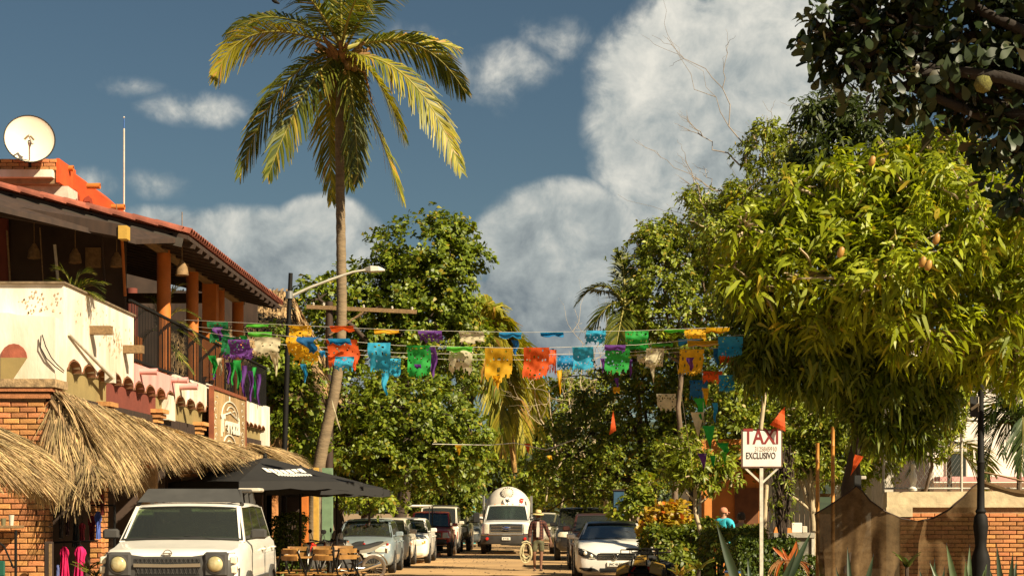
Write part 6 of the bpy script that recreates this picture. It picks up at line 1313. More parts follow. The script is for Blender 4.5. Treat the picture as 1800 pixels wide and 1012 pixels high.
FL_ = [
 (365, 566, 402, 602, A1+.6, 'darkgreen', 'full', 'at the left end by the balcony column'), (374, 575, 392, 598, A1+.4, 'purple', 'twist', 'showing behind the leftmost green flag'), (433, 569, 473, 579, A1, 'lime', 'curl', 'on the top line before the palapa'),
 (507, 572, 547, 597, A1, 'yellow', 'rag', 'on the top line beside the lamp post'), (580, 573, 622, 587, A1, 'orange', 'curl', 'on the top line across the palm trunk'), (656, 578, 700, 593, A1, 'yellow', 'curl', 'on the top line right of the palm trunk'),
 (735, 581, 777, 602, A1, 'purple', 'rag', 'on the top line above the green square one'), (806, 583, 850, 606, A1, 'cream', 'rag', 'on the top line left of the yellow palm'), (878, 584, 918, 600, A1, 'blue', 'curl', 'on the top line over the yellow palm'), (899, 598, 912, 625, A1+.1, 'darkblue', 'twist', 'dangling over the yellow palm'),
 (949, 583, 990, 598, A1, 'blue', 'curl', 'against the sky gap'), (1031, 581, 1066, 606, A1, 'lightblue', 'rag', 'on the top line right of the sky gap'), (1099, 581, 1140, 614, A1, 'green', 'full', 'with cut lettering on the top line at right'),
 (1168, 579, 1205, 588, A1, 'lime', 'curl', 'on the top line before the right-hand trees'), (1202, 578, 1240, 598, A1, 'yellow', 'rag', 'second from the right end of the top line'), (1241, 576, 1283, 590, A1, 'yellow', 'curl', 'at the right end of the top line'),
 (388, 592, 420, 628, A3, 'darkgreen', 'rag', 'low in front of the balcony rail'), (402, 597, 440, 627, A2+.2, 'purple', 'full', 'overlapping the balcony rail'), (422, 590, 434, 622, A3, 'green', 'twist', 'right of the purple one at the balcony'), (390, 612, 445, 632, A3+.3, 'purple', 'rag', 'lowest by the balcony rail'),
 (436, 583, 478, 600, A4, 'lime', 'curl', 'behind the cream ragged flag at left'), (446, 592, 492, 630, A2, 'cream', 'rag', 'before the palapa thatch at left'), (474, 620, 490, 660, A2, 'cream', 'tri', 'trailing below the left cream flag'),
 (503, 592, 545, 622, A2, 'yellow', 'full', 'beside the lamp post on the lower line'), (516, 606, 562, 641, A3, 'yellow', 'rag', 'lower and overlapping the lamp post one'), (520, 592, 558, 618, A2-.2, 'darkblue', 'twist', 'laid across the two yellow flags'), (530, 640, 540, 672, A3, 'blue', 'twist', 'thin strip hanging under the yellow flags'), (562, 616, 572, 632, A4, 'blue', 'curl', 'small scrap left of the orange flag'),
 (573, 597, 628, 650, A2, 'orange', 'rag', 'hung before the palm trunk'), (576, 595, 615, 613, A2-.2, 'blue', 'curl', 'folded over the top of the orange flag'), (588, 626, 622, 652, A2-.2, 'lightblue', 'rag', 'showing through the orange flag'), (612, 610, 632, 650, A3, 'orange', 'twist', 'right edge piece beside the palm trunk'),
 (646, 602, 686, 652, A2, 'lightblue', 'full', 'right of the palm trunk'), (680, 630, 705, 660, A3, 'lightblue', 'full', 'smaller and lower right of the palm'), (668, 655, 682, 694, A2, 'lightblue', 'twist', 'long tail under the pale blue flag'),
 (715, 607, 757, 662, A2, 'green', 'full', 'large and bright on the lower line'), (750, 610, 768, 662, A3, 'purple', 'twist', 'beside the large green square'), (728, 640, 740, 652, A2-.2, 'purple', 'curl', 'scrap on the large green square'),
 (786, 609, 832, 622, A2-.2, 'lime', 'curl', 'across the top of the middle cream flag'), (790, 611, 832, 658, A2, 'cream', 'rag', 'in the middle of the lower line'), (853, 612, 902, 675, A2, 'yellow', 'rag', 'long, in front of the yellow palm'), (866, 660, 880, 684, A2, 'yellow', 'tri', 'tail of the long one before the yellow palm'),
 (921, 611, 966, 665, A2, 'orange', 'full', 'large, at the sky gap'), (960, 614, 978, 658, A3, 'orange', 'rag', 'right part of the big one at the sky gap'), (941, 655, 958, 668, A3, 'lightblue', 'curl', 'peeping under the big orange flag'), (968, 612, 974, 624, A4, 'blue', 'curl', 'tiny, behind the big orange flag'),
 (980, 624, 1012, 652, A3, 'blue', 'rag', 'crumpled, right of the big orange flag'), (1006, 610, 1043, 650, A2, 'lightblue', 'full', 'with round cutting right of the sky gap'), (978, 650, 988, 692, A3, 'yellow', 'tri', 'long strip below the crumpled blue flag'), (1008, 640, 1018, 654, A4, 'yellow', 'curl', 'scrap under the round-cut pale blue flag'),
 (1063, 606, 1100, 625, A2-.1, 'purple', 'curl', 'over the green flag right of centre'), (1064, 616, 1108, 660, A2, 'green', 'rag', 'right of centre on the lower line'), (1056, 630, 1064, 654, A3, 'purple', 'twist', 'left of the green flag right of centre'), (1104, 632, 1112, 660, A3, 'purple', 'twist', 'right of the green flag right of centre'),
 (1119, 622, 1145, 640, A3, 'cream', 'rag', 'left piece of the right cream flag'), (1136, 612, 1168, 645, A2, 'cream', 'full', 'on the lower line near the trees'), (1142, 642, 1152, 672, A2, 'cream', 'tri', 'thin tail of the right cream flag'), (1146, 603, 1184, 612, A4, 'lime', 'curl', 'above the right cream flag'),
 (1192, 596, 1230, 612, A4, 'blue', 'curl', 'thin, left of the right yellow flag'), (1195, 614, 1238, 658, A2, 'yellow', 'full', 'near the mango tree on the lower line'), (1208, 598, 1262, 616, A3, 'yellow', 'curl', 'streaming towards the mango tree'), (1206, 628, 1220, 650, A2-.1, 'purple', 'twist', 'across the right yellow flag'),
 (1262, 592, 1306, 626, A2, 'blue', 'full', 'against the mango leaves at right'), (1264, 620, 1296, 642, A3, 'orange', 'rag', 'under the right blue flag'), (1252, 612, 1266, 640, A3, 'darkblue', 'twist', 'left of the right blue flag'), (1300, 592, 1312, 614, A3, 'orange', 'curl', 'partly under the mango leaves'),
 (1212, 668, 1244, 704, 29, 'darkblue', 'rag', 'knotted at the top of the hanging string'), (1233, 682, 1246, 712, 28.8, 'yellow', 'tri', 'on the hanging string beside the deep blue one'), (1263, 659, 1291, 688, 28.5, 'blue', 'full', 'low by the dark mango boughs'), (1236, 652, 1270, 674, 28.8, 'orange', 'rag', 'above the low blue flag at right'),
 (1220, 700, 1240, 736, 29, 'green', 'twist', 'on the hanging string below the blue one'), (1214, 724, 1238, 766, 29, 'cream', 'tri', 'on the hanging string beside the green one'), (1234, 748, 1256, 788, 29, 'green', 'tri', 'large, on the hanging string'), (1252, 708, 1262, 742, 29, 'blue', 'twist', 'right of the hanging string'),
 (1262, 778, 1282, 800, 29, 'green', 'twist', 'small, right of the hanging string'), (1268, 794, 1278, 818, 29, 'lime', 'tri', 'small, left of the taxi sign'), (1226, 796, 1243, 824, 29, 'purple', 'tri', 'at the foot of the hanging string'), (1248, 800, 1258, 824, 29, 'green', 'tri', 'at the foot of the hanging string, right side'),
 (1154, 692, 1188, 724, 31, 'cream', 'rag', 'alone in front of the dark-leaved tree'), (1078, 680, 1090, 698, 31, 'yellow', 'curl', 'alone below the right-of-centre green flag'), (1080, 664, 1088, 682, 31, 'purple', 'twist', 'thin strip above the lone yellow scrap'),
 (800, 782, 812, 800, 48, 'yellow', 'tri', 'on the far low line at left'), (921, 779, 932, 796, 48, 'orange', 'tri', 'on the far low line above the tanker'), (962, 800, 970, 812, 52, 'yellow', 'curl', 'far down the street')]
for i, a in enumerate(FL_): flag(*a[:6], a[6], a[7], seed=i, tilt=(.15 if a[6] in ('tri', 'twist') else 0))
# pennants at angles
def pennant(pts, d, col, label):
    mb = MB(); c = P(*pts[0], d); vs = [P(*p, d)-c for p in pts]; n = 6; g = []
    for i in range(n+1):
        for j in range(n+1-i):
            u, v = i/n, j/n; p = vs[0]*(1-u-v)+vs[1]*u+vs[2]*v; p.y += .04*sin(u*7+v*5); mb.v.append(tuple(p)); g.append((i, j))
    ix = {k: q for q, k in enumerate(g)}
    for (i, j) in g:
        if (i+1, j) in ix and (i, j+1) in ix: mb.f.append((ix[(i, j)], ix[(i+1, j)], ix[(i, j+1)]))
        if (i+1, j+1) in ix: mb.f.append((ix[(i+1, j)], ix[(i+1, j+1)], ix[(i, j+1)]))
    o = mb.build('paper_pennant', MATS['tissue '+col], None, None, tuple(c)); tag(o, label, 'pennant', 'cut-paper bunting over the street')
pennant([(1380, 714), (1353, 746), (1380, 758)], 26.5, 'orange', 'large orange triangular pennant flying above the taxi sign')
pennant([(1078, 720), (1071, 764), (1083, 756)], 34, 'orange', 'slim orange pennant hanging alone before the dark-leaved tree')
pennant([(1503, 798), (1495, 836), (1518, 802)], 31.7, 'orange', 'orange paper wrapped on the black post above the netting')
pennant([(590, 738), (583, 700), (600, 758)], 43, 'cream', 'small pale pennant beside the lamp post')
def line(pts, dd, label, r=.0035):
    P3 = [P(x, y, d) for (x, y), d in zip(pts, dd)]; c = P3[0]; fine = []
    for a, b in zip(P3[:-1], P3[1:]):
        for k in range(6): fine.append(a.lerp(b, k/6)-c)
    fine.append(P3[-1]-c); o = MB().tube(fine, r, 4).build('bunting_line', mat('white cord', (.55, .52, .44), .7), None, 60, tuple(c)); tag(o, label, 'string')
line([(322, 562), (510, 571), (700, 580), (930, 584), (1120, 581), (1300, 574)], [34, 32.3, 32, 32, 32, 32], 'top white cord carrying the bunting across the street')
line([(345, 574), (510, 591), (700, 607), (930, 612), (1120, 606), (1310, 588)], [31.5, 28.2, 28, 28, 28, 28], 'second white cord with the larger paper flags')
line([(330, 578), (480, 604), (700, 620), (930, 624), (1120, 618), (1310, 600)], [32, 29, 28.6, 28.6, 28.6, 28.6], 'third sagging cord just below the larger flags')
line([(400, 590), (600, 622), (800, 632), (1000, 632), (1200, 618), (1305, 606)], [32, 29.8, 29.6, 29.6, 29.6, 29.6], 'lowest cord of the bunting over the street')
line([(760, 780), (860, 782), (905, 778), (960, 790), (1010, 772)], [48, 48, 48, 48, 48], 'far white cord with two small pennants', .012)
line([(1232, 596), (1236, 700), (1240, 820)], [29, 29, 29], 'cord hanging straight down with a string of small flags')
line([(1190, 640), (1205, 740), (1218, 830)], [29, 29, 29.5], 'slack pale rope hanging through the trees')

# ------------------------------------------------------------ parasols
M_para = mat('black canopy cloth', (.010, .009, .008), .8, var=.2, scale=3, bump=.1); M_logo = mat('white print', (.72, .70, .64), .6)
def parasol(x, d, ztop, zhem, half, rz, label, logos=(), edge_drop=.16):
    o = Vector((at(x, d), d, gz(d))); r = empty('parasol', tuple(o), rz, label, 'parasol', 'black square parasols'); zt = ztop-gz(d); zh = zhem-gz(d); n = 10; mb = MB()
    for s in range(4):
        a = Matrix.Rotation(s*pi/2, 3, 'Z'); rows = []
        for j in range(n+1):
            t = j/n; row = []
            for i in range(n+1):
                u = -1+2*i/n; w = half*t; z = zt+(zh-zt)*t-.10*sin(pi*t)*(1-abs(u))*.6-(.05*t*(1-u*u)*-1)*.4
                row.append(tuple(a @ Vector((u*w, -w, z))))
            rows.append(row)
        w = half; rows.append([tuple(a @ Vector((( -1+2*i/n)*w, -w-.01, rows[-1][i][2]-edge_drop+.02*sin(i*2)))) for i in range(n+1)])
        m2 = MB(); m2.loft(rows, cap=False, closed=False); m2.build('canopy_panel', M_para, r, 30)
    for s in range(4):
        a = Matrix.Rotation(s*pi/2, 3, 'Z'); MB().tube([a @ Vector((half*t, -half*t, zt+(zh-zt)*t-.03)) for t in (0.02, .5, 1)], .014, 6).build('rib', M_iron, r)
    MB().tube([(0, 0, .0), (0, 0, zt+.05)], .028, 10).build('pole', M_iron, r, 40); MB().lathe([(.02, zt-.02), (.05, zt+.0), (.03, zt+.07), (0, zt+.09)], 10).build('finial', M_iron, r, 40)
    MB().lathe([(.32, 0), (.30, .06), (.05, .10)], 20).build('base', M_iron, r, 40)
    for (s, u, t, w, h) in logos:
        a = Matrix.Rotation(s*pi/2, 3, 'Z'); rr = random.Random(s+int(x)); lm = MB()
        def pt(uu, tt): wv = half*tt; return a @ Vector((uu*half, -wv, zt+(zh-zt)*tt-.10*sin(pi*tt)*(1-abs(uu*half/max(wv, .01)))*.6+.012+.02*tt*(1)))
        for k in range(7):     # bold block lettering, too distant to read, with a line of small letters under it
            u0 = u-w/2+w*k/7; lm.loft([[pt(u0, t), pt(u0+w/9, t), pt(u0+w/9, t+h*.52), pt(u0, t+h*.52)], [pt(u0, t)+Vector((0, 0, .006)), pt(u0+w/9, t)+Vector((0, 0, .006)), pt(u0+w/9, t+h*.52)+Vector((0, 0, .006)), pt(u0, t+h*.52)+Vector((0, 0, .006))]])
        for k in range(12):
            u0 = u-w*.35+w*.85*k/12; lm.loft([[pt(u0, t+h*.62), pt(u0+w*.05, t+h*.62), pt(u0+w*.05, t+h), pt(u0, t+h)], [p+Vector((0, 0, .006)) for p in (pt(u0, t+h*.62), pt(u0+w*.05, t+h*.62), pt(u0+w*.05, t+h), pt(u0, t+h))]])
        tag(lm.build('print', M_logo, r), kind='stuff')
    return r
parasol(466, 34.5, 2.60, 2.08, 1.42, radians(40), 'large black parasol nearest the white SUV with white printing', [(0, 0.0, .46, .66, .28)])
parasol(528, 36.8, 2.42, 2.0, 1.40, radians(24), 'black parasol behind the first one, reaching out to the right', [(0, .05, .52, .62, .26)])
parasol(592, 39.5, 2.22, 1.98, 1.0, radians(20), 'farthest black parasol, low beside the almond leaves')

# ------------------------------------------------------------ cafe tables and folding chairs
M_wood = mat('varnished chair wood', (.30, .15, .04), .5, var=.3, scale=5, stretch=(1, 6, 1), coat=.3)
def chair(x, d, rz, label):
    r = empty('folding_chair', (at(x, d), d, gz(d)), rz, label, 'chair', 'folding bistro chairs under the parasols')
    # faces +y: backrest on the near side
    for k in range(3): MB().rbox(-.2, .2, -.16+.125*k, -.16+.125*k+.105, .44, .462, .006).build('seat_slat', M_wood, r)
    for k, z in enumerate((.72, .84)): MB().loft([[(-.2+.4*i/6, -.235-.03*(1-(i/3-1)**2)+.0*k, z), (-.2+.4*i/6, -.215-.03*(1-(i/3-1)**2), z), (-.2+.4*i/6, -.23-.03*(1-(i/3-1)**2), z+.085), (-.2+.4*i/6, -.25-.03*(1-(i/3-1)**2), z+.085)] for i in range(7)]).build('back_slat', M_wood, r)
    for sx in (-.205, .205):
        MB().tube([(sx, .22, 0), (sx, -.0, .44), (sx, -.24, .90)], .019, 6).build('leg', M_iron, r, 60)
        MB().tube([(sx*.9, -.22, 0), (sx*.9, .16, .45)], .017, 6).build('leg', M_iron, r, 60)
    MB().tube([(-.2, .20, .06), (.2, .20, .06)], .01, 5).tube([(-.18, -.19, .06), (.18, -.19, .06)], .01, 5).build('stretcher', M_iron, r)
    return r
def cafe_table(x, d, label, cups=True):
    r = empty('folding_table', (at(x, d), d, gz(d)), radians(4), label, 'table', 'wooden cafe tables under the parasols')
    for k in range(6): MB().rbox(-.34, .34, -.32+.108*k, -.32+.108*k+.098, .725, .75, .006).build('top_slat', M_wood, r)
    for sx in (-.3, .3):
        MB().tube([(sx, -.28, 0), (sx, .26, .72)], .014, 6).build('leg', M_iron, r); MB().tube([(sx*.9, .28, 0), (sx*.9, -.26, .72)], .014, 6).build('leg', M_iron, r)
    MB().tube([(-.3, 0, .37), (.3, 0, .37)], .012, 6).build('stretcher', M_iron, r); return r
for x, dd, lb in ((516, 33.4, 'cafe table with white cups nearest the SUV'), (560, 33.8, 'middle cafe table among the folding chairs'), (602, 34.2, 'cafe table nearest the motorbike')): cafe_table(x, dd, lb)
ch = [(496, 33.2, 50, 'folding chair half hidden by the SUV rear wheel'), (524, 32.0, -35, 'folding chair at the near side of the first cafe table'), (549, 33.0, 60, 'folding chair at the near left of the middle table'), (577, 32.2, -20, 'folding chair at the near right of the middle table'),
      (600, 33.0, 40, 'folding chair at the near left of the last table'), (622, 33.2, -60, 'folding chair closest to the motorbike wheel'), (520, 34.5, 180, 'folding chair on the far side of the first table'), (562, 34.9, 175, 'folding chair on the far side of the middle table'), (604, 35.3, 186, 'folding chair on the far side of the last table')]
for x, dd, rz, lb in ch: chair(x, dd, radians(rz), lb)
for (x, dd, r_, h, lb, m_) in ((503, 33.3, .04, .11, 'small white cup at the left of the cafe table', M_gwhite), (521, 33.3, .06, .15, 'white jug standing on the nearest cafe table', M_pw), (512, 33.5, .03, .18, 'dark sauce bottle on the nearest cafe table', M_maroon)):
    tag(MB().lathe([(r_*.7, 0), (r_, .02), (r_, h*.8), (r_*.85, h), (r_*.78, h), (r_*.8, .03)], 14).build('cup' if h < .17 else 'bottle', m_, None, 50, (at(x, dd), dd, gz(dd)+.752)), lb, 'tableware')

# ------------------------------------------------------------ motorcycles and the quad bike
def moto(x, d, rz, body_m, label, sc=1.0):
    r = empty('motorcycle', (at(x, d), d, gz(d)), rz, label, 'motorcycle', 'motorcycles parked by the cafe'); r.scale = (sc,)*3
    # front towards +x
    for nm, cx in (('rear_wheel', -.62), ('front_wheel', .66)):
        w = empty(nm, (cx, 0, .31)); w.parent = r
        MB().lathe([(.245, -.04), (.285, -.05), (.31, -.025), (.315, 0), (.31, .025), (.285, .05), (.245, .04)], 30, axis='y', ring=True).build('tyre', M_dust, w, 50)
        MB().lathe([(.238, -.03), (.25, -.03), (.25, .03), (.238, .03)], 28, axis='y', ring=True).lathe([(.045, -.06), (.05, 0), (.045, .06)], 12, axis='y').build('rim', M_alloy, w, 40)
        sp = MB()
        for k in range(18): a = 2*pi*k/18; sp.bar((.04*cos(a+.4), .03*(-1)**k, .04*sin(a+.4)), (.24*cos(a), 0, .24*sin(a)), .005)
        sp.build('spokes', M_alloy, w)
    MB().tube([(.66, -.07, .31), (.42, -.07, .92)], .022, 8).tube([(.66, .07, .31), (.42, .07, .92)], .022, 8).build('fork', M_alloy, r, 40)
    MB().tube([(.42, 0, .85), (.1, 0, .78), (-.3, 0, .72), (-.55, 0, .74)], .03, 8).tube([(.42, 0, .82), (.3, 0, .35), (-.12, 0, .28), (-.2, 0, .6)], .028, 8).build('frame', M_iron, r, 40)
    MB().tube([(-.14, -.08, .33), (-.62, -.09, .31)], .022, 8).tube([(-.14, .08, .33), (-.62, .09, .31)], .022, 8).build('swingarm', M_alloy, r, 40)
    MB().rbox(-.14, .24, -.13, .13, .28, .58, .05).lathe([(.10, -.17), (.12, -.15), (.12, .15), (.10, .17)], 16, (.0, 0, .36), 'y').build('engine', M_plast, r, 40)
    e = MB(); e.tube([(.16, .1, .5), (.3, .12, .3), (.0, .15, .24), (-.35, .17, .30), (-.75, .17, .42)], [.02, .02, .022, .035, .04], 8).build('exhaust', M_chrome, r, 40)
    tk = MB(); rg = [];
    for (xx, hw, z0, z1) in ((.40, .06, .80, .88), (.30, .13, .76, .97), (.1, .15, .74, .98), (-.06, .10, .74, .90), (-.12, .07, .74, .84)): rg.append([(xx, hw*cos(2*pi*k/14), (z0+z1)/2+(z1-z0)/2*sin(2*pi*k/14)) for k in range(14)])
    tk.loft(rg).build('tank', body_m, r, 50)
    st_ = MB(); rg = []
    for (xx, hw, z0, z1) in ((-.06, .09, .76, .84), (-.2, .12, .75, .85), (-.5, .12, .79, .88), (-.75, .09, .87, .94), (-.86, .05, .92, .95)): rg.append([(xx, -hw, z0), (xx, -hw, z1-.02), (xx, -hw*.7, z1), (xx, hw*.7, z1), (xx, hw, z1-.02), (xx, hw, z0)])
    st_.loft(rg).build('seat', M_black, r, 40)
    tl = MB(); rg = []
    for (xx, hw, z0, z1) in ((-.25, .10, .66, .76), (-.55, .11, .70, .80), (-.82, .06, .84, .92), (-.98, .02, .92, .95)): rg.append([(xx, -hw, z0), (xx, -hw, z1), (xx, hw, z1), (xx, hw, z0)])
    tl.loft(rg).build('tail', body_m, r, 30)
    def fender(cx, a0, a1, R, name):
        rg = []
        for k in range(9): a = a0+(a1-a0)*k/8; rg.append([(cx+R*cos(a), -.06, .31+R*sin(a)), (cx+(R+.02)*cos(a), -.03, .31+(R+.02)*sin(a)), (cx+(R+.02)*cos(a), .03, .31+(R+.02)*sin(a)), (cx+R*cos(a), .06, .31+R*sin(a))])
        MB().loft(rg).build(name, body_m, r, 40)
    fender(.66, .5, 2.3, .34, 'front_fender'); fender(-.62, 1.2, 2.9, .36, 'rear_fender')
    MB().tube([(.30, -.36, 1.0), (.38, -.15, .98), (.42, 0, .94), (.38, .15, .98), (.30, .36, 1.0)], .014, 8).build('handlebar', M_iron, r, 50)
    for s in (-1, 1):
        MB().tube([(.30, s*.36, 1.0), (.24, s*.40, .99)], .022, 8).build('grip', M_black, r, 40); MB().tube([(.33, s*.28, 1.0), (.30, s*.36, 1.18)], .008, 5).build('mirror_stem', M_iron, r)
        MB().lathe([(0, -.012), (.05, -.008), (.055, .01), (0, .014)], 12, (.30, s*.38, 1.21), 'x').build('mirror', M_black, r, 40)
    MB().lathe([(0, .58), (.07, .56), (.085, .50), (.06, .42)], 16, (0, 0, .86), 'x').build('headlight', M_lens, r, 50)
    MB().rbox(-.99, -.95, -.06, .06, .84, .90, .01).build('tail_light', M_redl, r); MB().rbox(-.96, -.94, -.09, .09, .66, .78, .004).build('number_plate', M_plate, r)
    MB().tube([(.0, -.1, .28), (-.12, -.28, .02)], .012, 6).build('kickstand', M_iron, r); return r
M_mw = mat('off-white bike plastic', (.20, .18, .14), .4, coat=.4, var=.1); M_mo = mat('orange bike plastic', (.6, .12, .02), .4, coat=.4, var=.1)
moto(612, 40.0, radians(205), M_mw, 'motorcycle with its muddy rear wheel towards the silver car')
moto(548, 39.0, radians(262), M_pred, 'red motorcycle standing behind the cafe tables at left', .98)
moto(580, 40.5, radians(250), M_mo, 'orange and red motorcycle in the middle of the parked bikes', .98)
moto(600, 42.5, radians(240), M_black, 'black motorcycle close to the silver car', .95)
tag(MB().lathe([(.0, .24), (.08, .22), (.13, .14), (.135, .05), (.12, 0), (.11, 0)], 16).build('helmet', M_gwhite, None, 50, (at(592, 40.2), 40.3, gz(40)+.98)), 'pale helmet resting on the orange motorcycle', 'helmet')
# quad
d = 33.6; r = empty('quad_bike', (at(1137, d), d+.3, gz(d)), radians(-14), 'yellow and black quad bike parked in front of the pale sedan', 'quad bike'); r.scale = (.86, .86, .9)
M_yq = mat('yellow quad plastic', (.36, .20, .02), .4, coat=.4, var=.12)
for sx in (-.44, .44):
    for yy in (-.55, .62): wheel(r, sx, yy, .29, .24, 1 if sx > 0 else -1, False, True)
MB().rbox(-.2, .2, -.5, .7, .30, .62, .06).build('engine_block', M_black, r, 30)
for sx in (-1, 1):
    rg = []
    for k in range(7): a = .35+1.9*k/6; rg.append([(sx*.24, -.55-.33*cos(a), .36+.33*sin(a)), (sx*.52, -.55-.33*cos(a), .32+.30*sin(a)), (sx*.52, -.55-.36*cos(a), .34+.33*sin(a)), (sx*.24, -.55-.36*cos(a), .39+.36*sin(a))])
    MB().loft(rg).build('front_fender', M_yq, r, 40); MB().loft([[(q[0], q[1]+1.17, q[2]) for q in g_] for g_ in rg]).build('rear_fender', M_black, r, 40)
    MB().lathe([(0, -.03), (.06, -.02), (.075, .02)], 16, axis='y').build('headlight', M_lens, r, 50, (sx*.19, -.78, .70))
MB().loft([[(-.14, -.82, .66), (.14, -.82, .66), (.10, -.78, .80), (-.10, -.78, .80)], [(-.16, -.4, .62), (.16, -.4, .62), (.12, -.35, .86), (-.12, -.35, .86)]]).build('nose_cover', M_yq, r, 30)
MB().rbox(-.15, .15, -.05, .65, .72, .84, .04).build('seat', M_black, r, 40)
MB().tube([(-.42, -.22, 1.0), (-.15, -.28, 1.0), (0, -.28, .92), (.15, -.28, 1.0), (.42, -.22, 1.0)], .016, 8).bar((0, -.28, .6), (0, -.28, .94), .05).build('handlebar', M_iron, r, 40)
for y0_, y1_, z, hw in ((-.85, -.42, .90, .42), (.45, .95, .90, .42)):
    rk = MB()
    for k in range(5): rk.tube([(-hw, y0_+(y1_-y0_)*k/4, z), (hw, y0_+(y1_-y0_)*k/4, z)], .012, 6)
    for sx in (-hw, -hw*.35, hw*.35, hw): rk.tube([(sx, y0_, z), (sx, y1_, z)], .012, 6)
    rk.tube([(-hw, y0_, z+.09), (hw, y0_, z+.09)], .014, 6)
    for sx in (-hw, -hw*.5, 0, hw*.5, hw): rk.tube([(sx, y0_, z), (sx, y0_, z+.09)], .012, 6)
    for sx in (-.15, .15): rk.tube([(sx, (y0_+y1_)/2, z), (sx, (y0_+y1_)/2+(.1 if y0_ < 0 else -.1), .6)], .014, 6)
    rk.build('cargo_rack', M_iron, r, 50)
MB().tube([(-.45, -.86, .42), (-.2, -.92, .5), (.2, -.92, .5), (.45, -.86, .42)], .02, 8).tube([(-.2, -.92, .5), (-.16, -.84, .78)], .018, 6).tube([(.2, -.92, .5), (.16, -.84, .78)], .018, 6).build('bull_bar', M_iron, r, 50)
for sx in (-1, 1): MB().tube([(sx*.12, -.5, .38), (sx*.42, -.55, .3)], .025, 6).tube([(sx*.15, -.55, .62), (sx*.38, -.55, .32)], .03, 8).build('suspension', M_redl, r, 40)

# ------------------------------------------------------------ people
def skin(name, V, E, R, m, parent=None, sub=2, root=0):
    me = bpy.data.meshes.new('t'); me.from_pydata(V, E, []); o = bpy.data.objects.new('t', me); COL.objects.link(o)
    sm = o.modifiers.new('s', 'SKIN'); sm.use_smooth_shade = True
    for i, rr in enumerate(R):
        sv = me.skin_vertices[0].data[i]; sv.radius = rr if isinstance(rr, tuple) else (rr, rr); sv.use_root = (i == root)
    sb = o.modifiers.new('u', 'SUBSURF'); sb.levels = sub; sb.render_levels = sub
    dg = bpy.context.evaluated_depsgraph_get(); m2 = bpy.data.meshes.new_from_object(o.evaluated_get(dg)); bpy.data.objects.remove(o); m2.name = name
    m2.materials.clear(); m2.materials.append(m); m2.shade_smooth(); return link(name, m2, parent)
M_skin = mat('sunned skin', (.16, .07, .035), .6, var=.1); M_skinl = mat('pale skin', (.45, .22, .13), .6, var=.1)
def plaid():
    m, nt, N, Lk = nodes('plaid flannel'); out = N('ShaderNodeOutputMaterial'); b = N('ShaderNodeBsdfPrincipled'); b.inputs['Roughness'].default_value = .9
    tc = N('ShaderNodeTexCoord'); sp = N('ShaderNodeSeparateXYZ'); Lk(tc.outputs['Object'], sp.inputs[0]); fs = []
    for ax, sc_ in (('X', 14), ('Z', 12)):
        w = N('ShaderNodeMath'); w.operation = 'MULTIPLY'; w.inputs[1].default_value = sc_; Lk(sp.outputs[ax], w.inputs[0]); f = N('ShaderNodeMath'); f.operation = 'FRACT'; Lk(w.outputs[0], f.inputs[0])
        g = N('ShaderNodeMath'); g.operation = 'GREATER_THAN'; g.inputs[1].default_value = .55; Lk(f.outputs[0], g.inputs[0]); fs.append(g.outputs[0])
    a = N('ShaderNodeMath'); a.operation = 'ADD'; Lk(fs[0], a.inputs[0]); Lk(fs[1], a.inputs[1]); h = N('ShaderNodeMath'); h.operation = 'MULTIPLY'; h.inputs[1].default_value = .5; Lk(a.outputs[0], h.inputs[0])
    r = N('ShaderNodeValToRGB'); r.color_ramp.interpolation = 'CONSTANT'; e = r.color_ramp.elements; e[0].color = (.11, .04, .02, 1); e[1].position = .4; e[1].color = (.055, .012, .01, 1); k = e.new(.9); k.color = (.02, .01, .012, 1)
    Lk(h.outputs[0], r.inputs[0]); Lk(r.outputs[0], b.inputs[0]); Lk(b.outputs[0], out.inputs[0]); return m
d = 48.0; WM = empty('walking_man', (at(946, d), d, gz(d)), 0, 'man in a plaid shirt, shorts and straw hat walking with a coil of rope', 'person')
V = [(0, 0, .90), (0, -.01, 1.08), (0, -.02, 1.25), (0, -.02, 1.37), (0, -.03, 1.44), (0, -.045, 1.52), (0, -.04, 1.60),
     (-.17, -.01, 1.34), (-.235, .01, 1.08), (-.24, -.07, .86), (-.245, -.09, .79), (.17, -.01, 1.34), (.26, .05, 1.10), (.34, .06, .88), (.36, .05, .81),
     (-.09, 0, .84), (-.11, -.08, .47), (-.10, .06, .10), (-.10, -.08, .035), (.09, 0, .84), (.09, -.07, .48), (.075, -.12, .10), (.08, -.26, .035)]
E = [(0, 1), (1, 2), (2, 3), (3, 4), (4, 5), (5, 6), (3, 7), (7, 8), (8, 9), (9, 10), (3, 11), (11, 12), (12, 13), (13, 14), (0, 15), (15, 16), (16, 17), (17, 18), (0, 19), (19, 20), (20, 21), (21, 22)]
R = [(.13, .09), (.125, .09), (.14, .095), (.09, .07), (.05, .05), (.075, .09), (.06, .075), .055, .042, .03, .03, .055, .042, .03, .03, .08, .055, .035, (.035, .028), .08, .055, .035, (.035, .028)]
for hx, hb in ((-1, 10), (1, 14)):
    b0 = Vector(V[hb])
    for k, (dx, dy, dz, ln) in enumerate(((-.03, -.02, -.6, .08), (-.01, -.03, -1, .09), (.01, -.02, -1, .09), (.03, 0, -.9, .08), (.035 if hx < 0 else -.035, -.05, -.35, .06))):
        n0 = len(V); v = Vector((dx*1.2, dy, dz*.09)).normalized(); V.append(tuple(b0+Vector((dx*.9, dy*.6, -.02)))); V.append(tuple(b0+Vector((dx*.9, dy*.6, -.02))+v*ln)); V.append(tuple(b0+Vector((dx*.8, dy*.6-.02, -.03))+v*ln*1.4)); E += [(hb, n0), (n0, n0+1), (n0+1, n0+2)]; R += [.012, .009, .007]
skin('body', V, E, R, M_skin, WM)
PL = plaid()
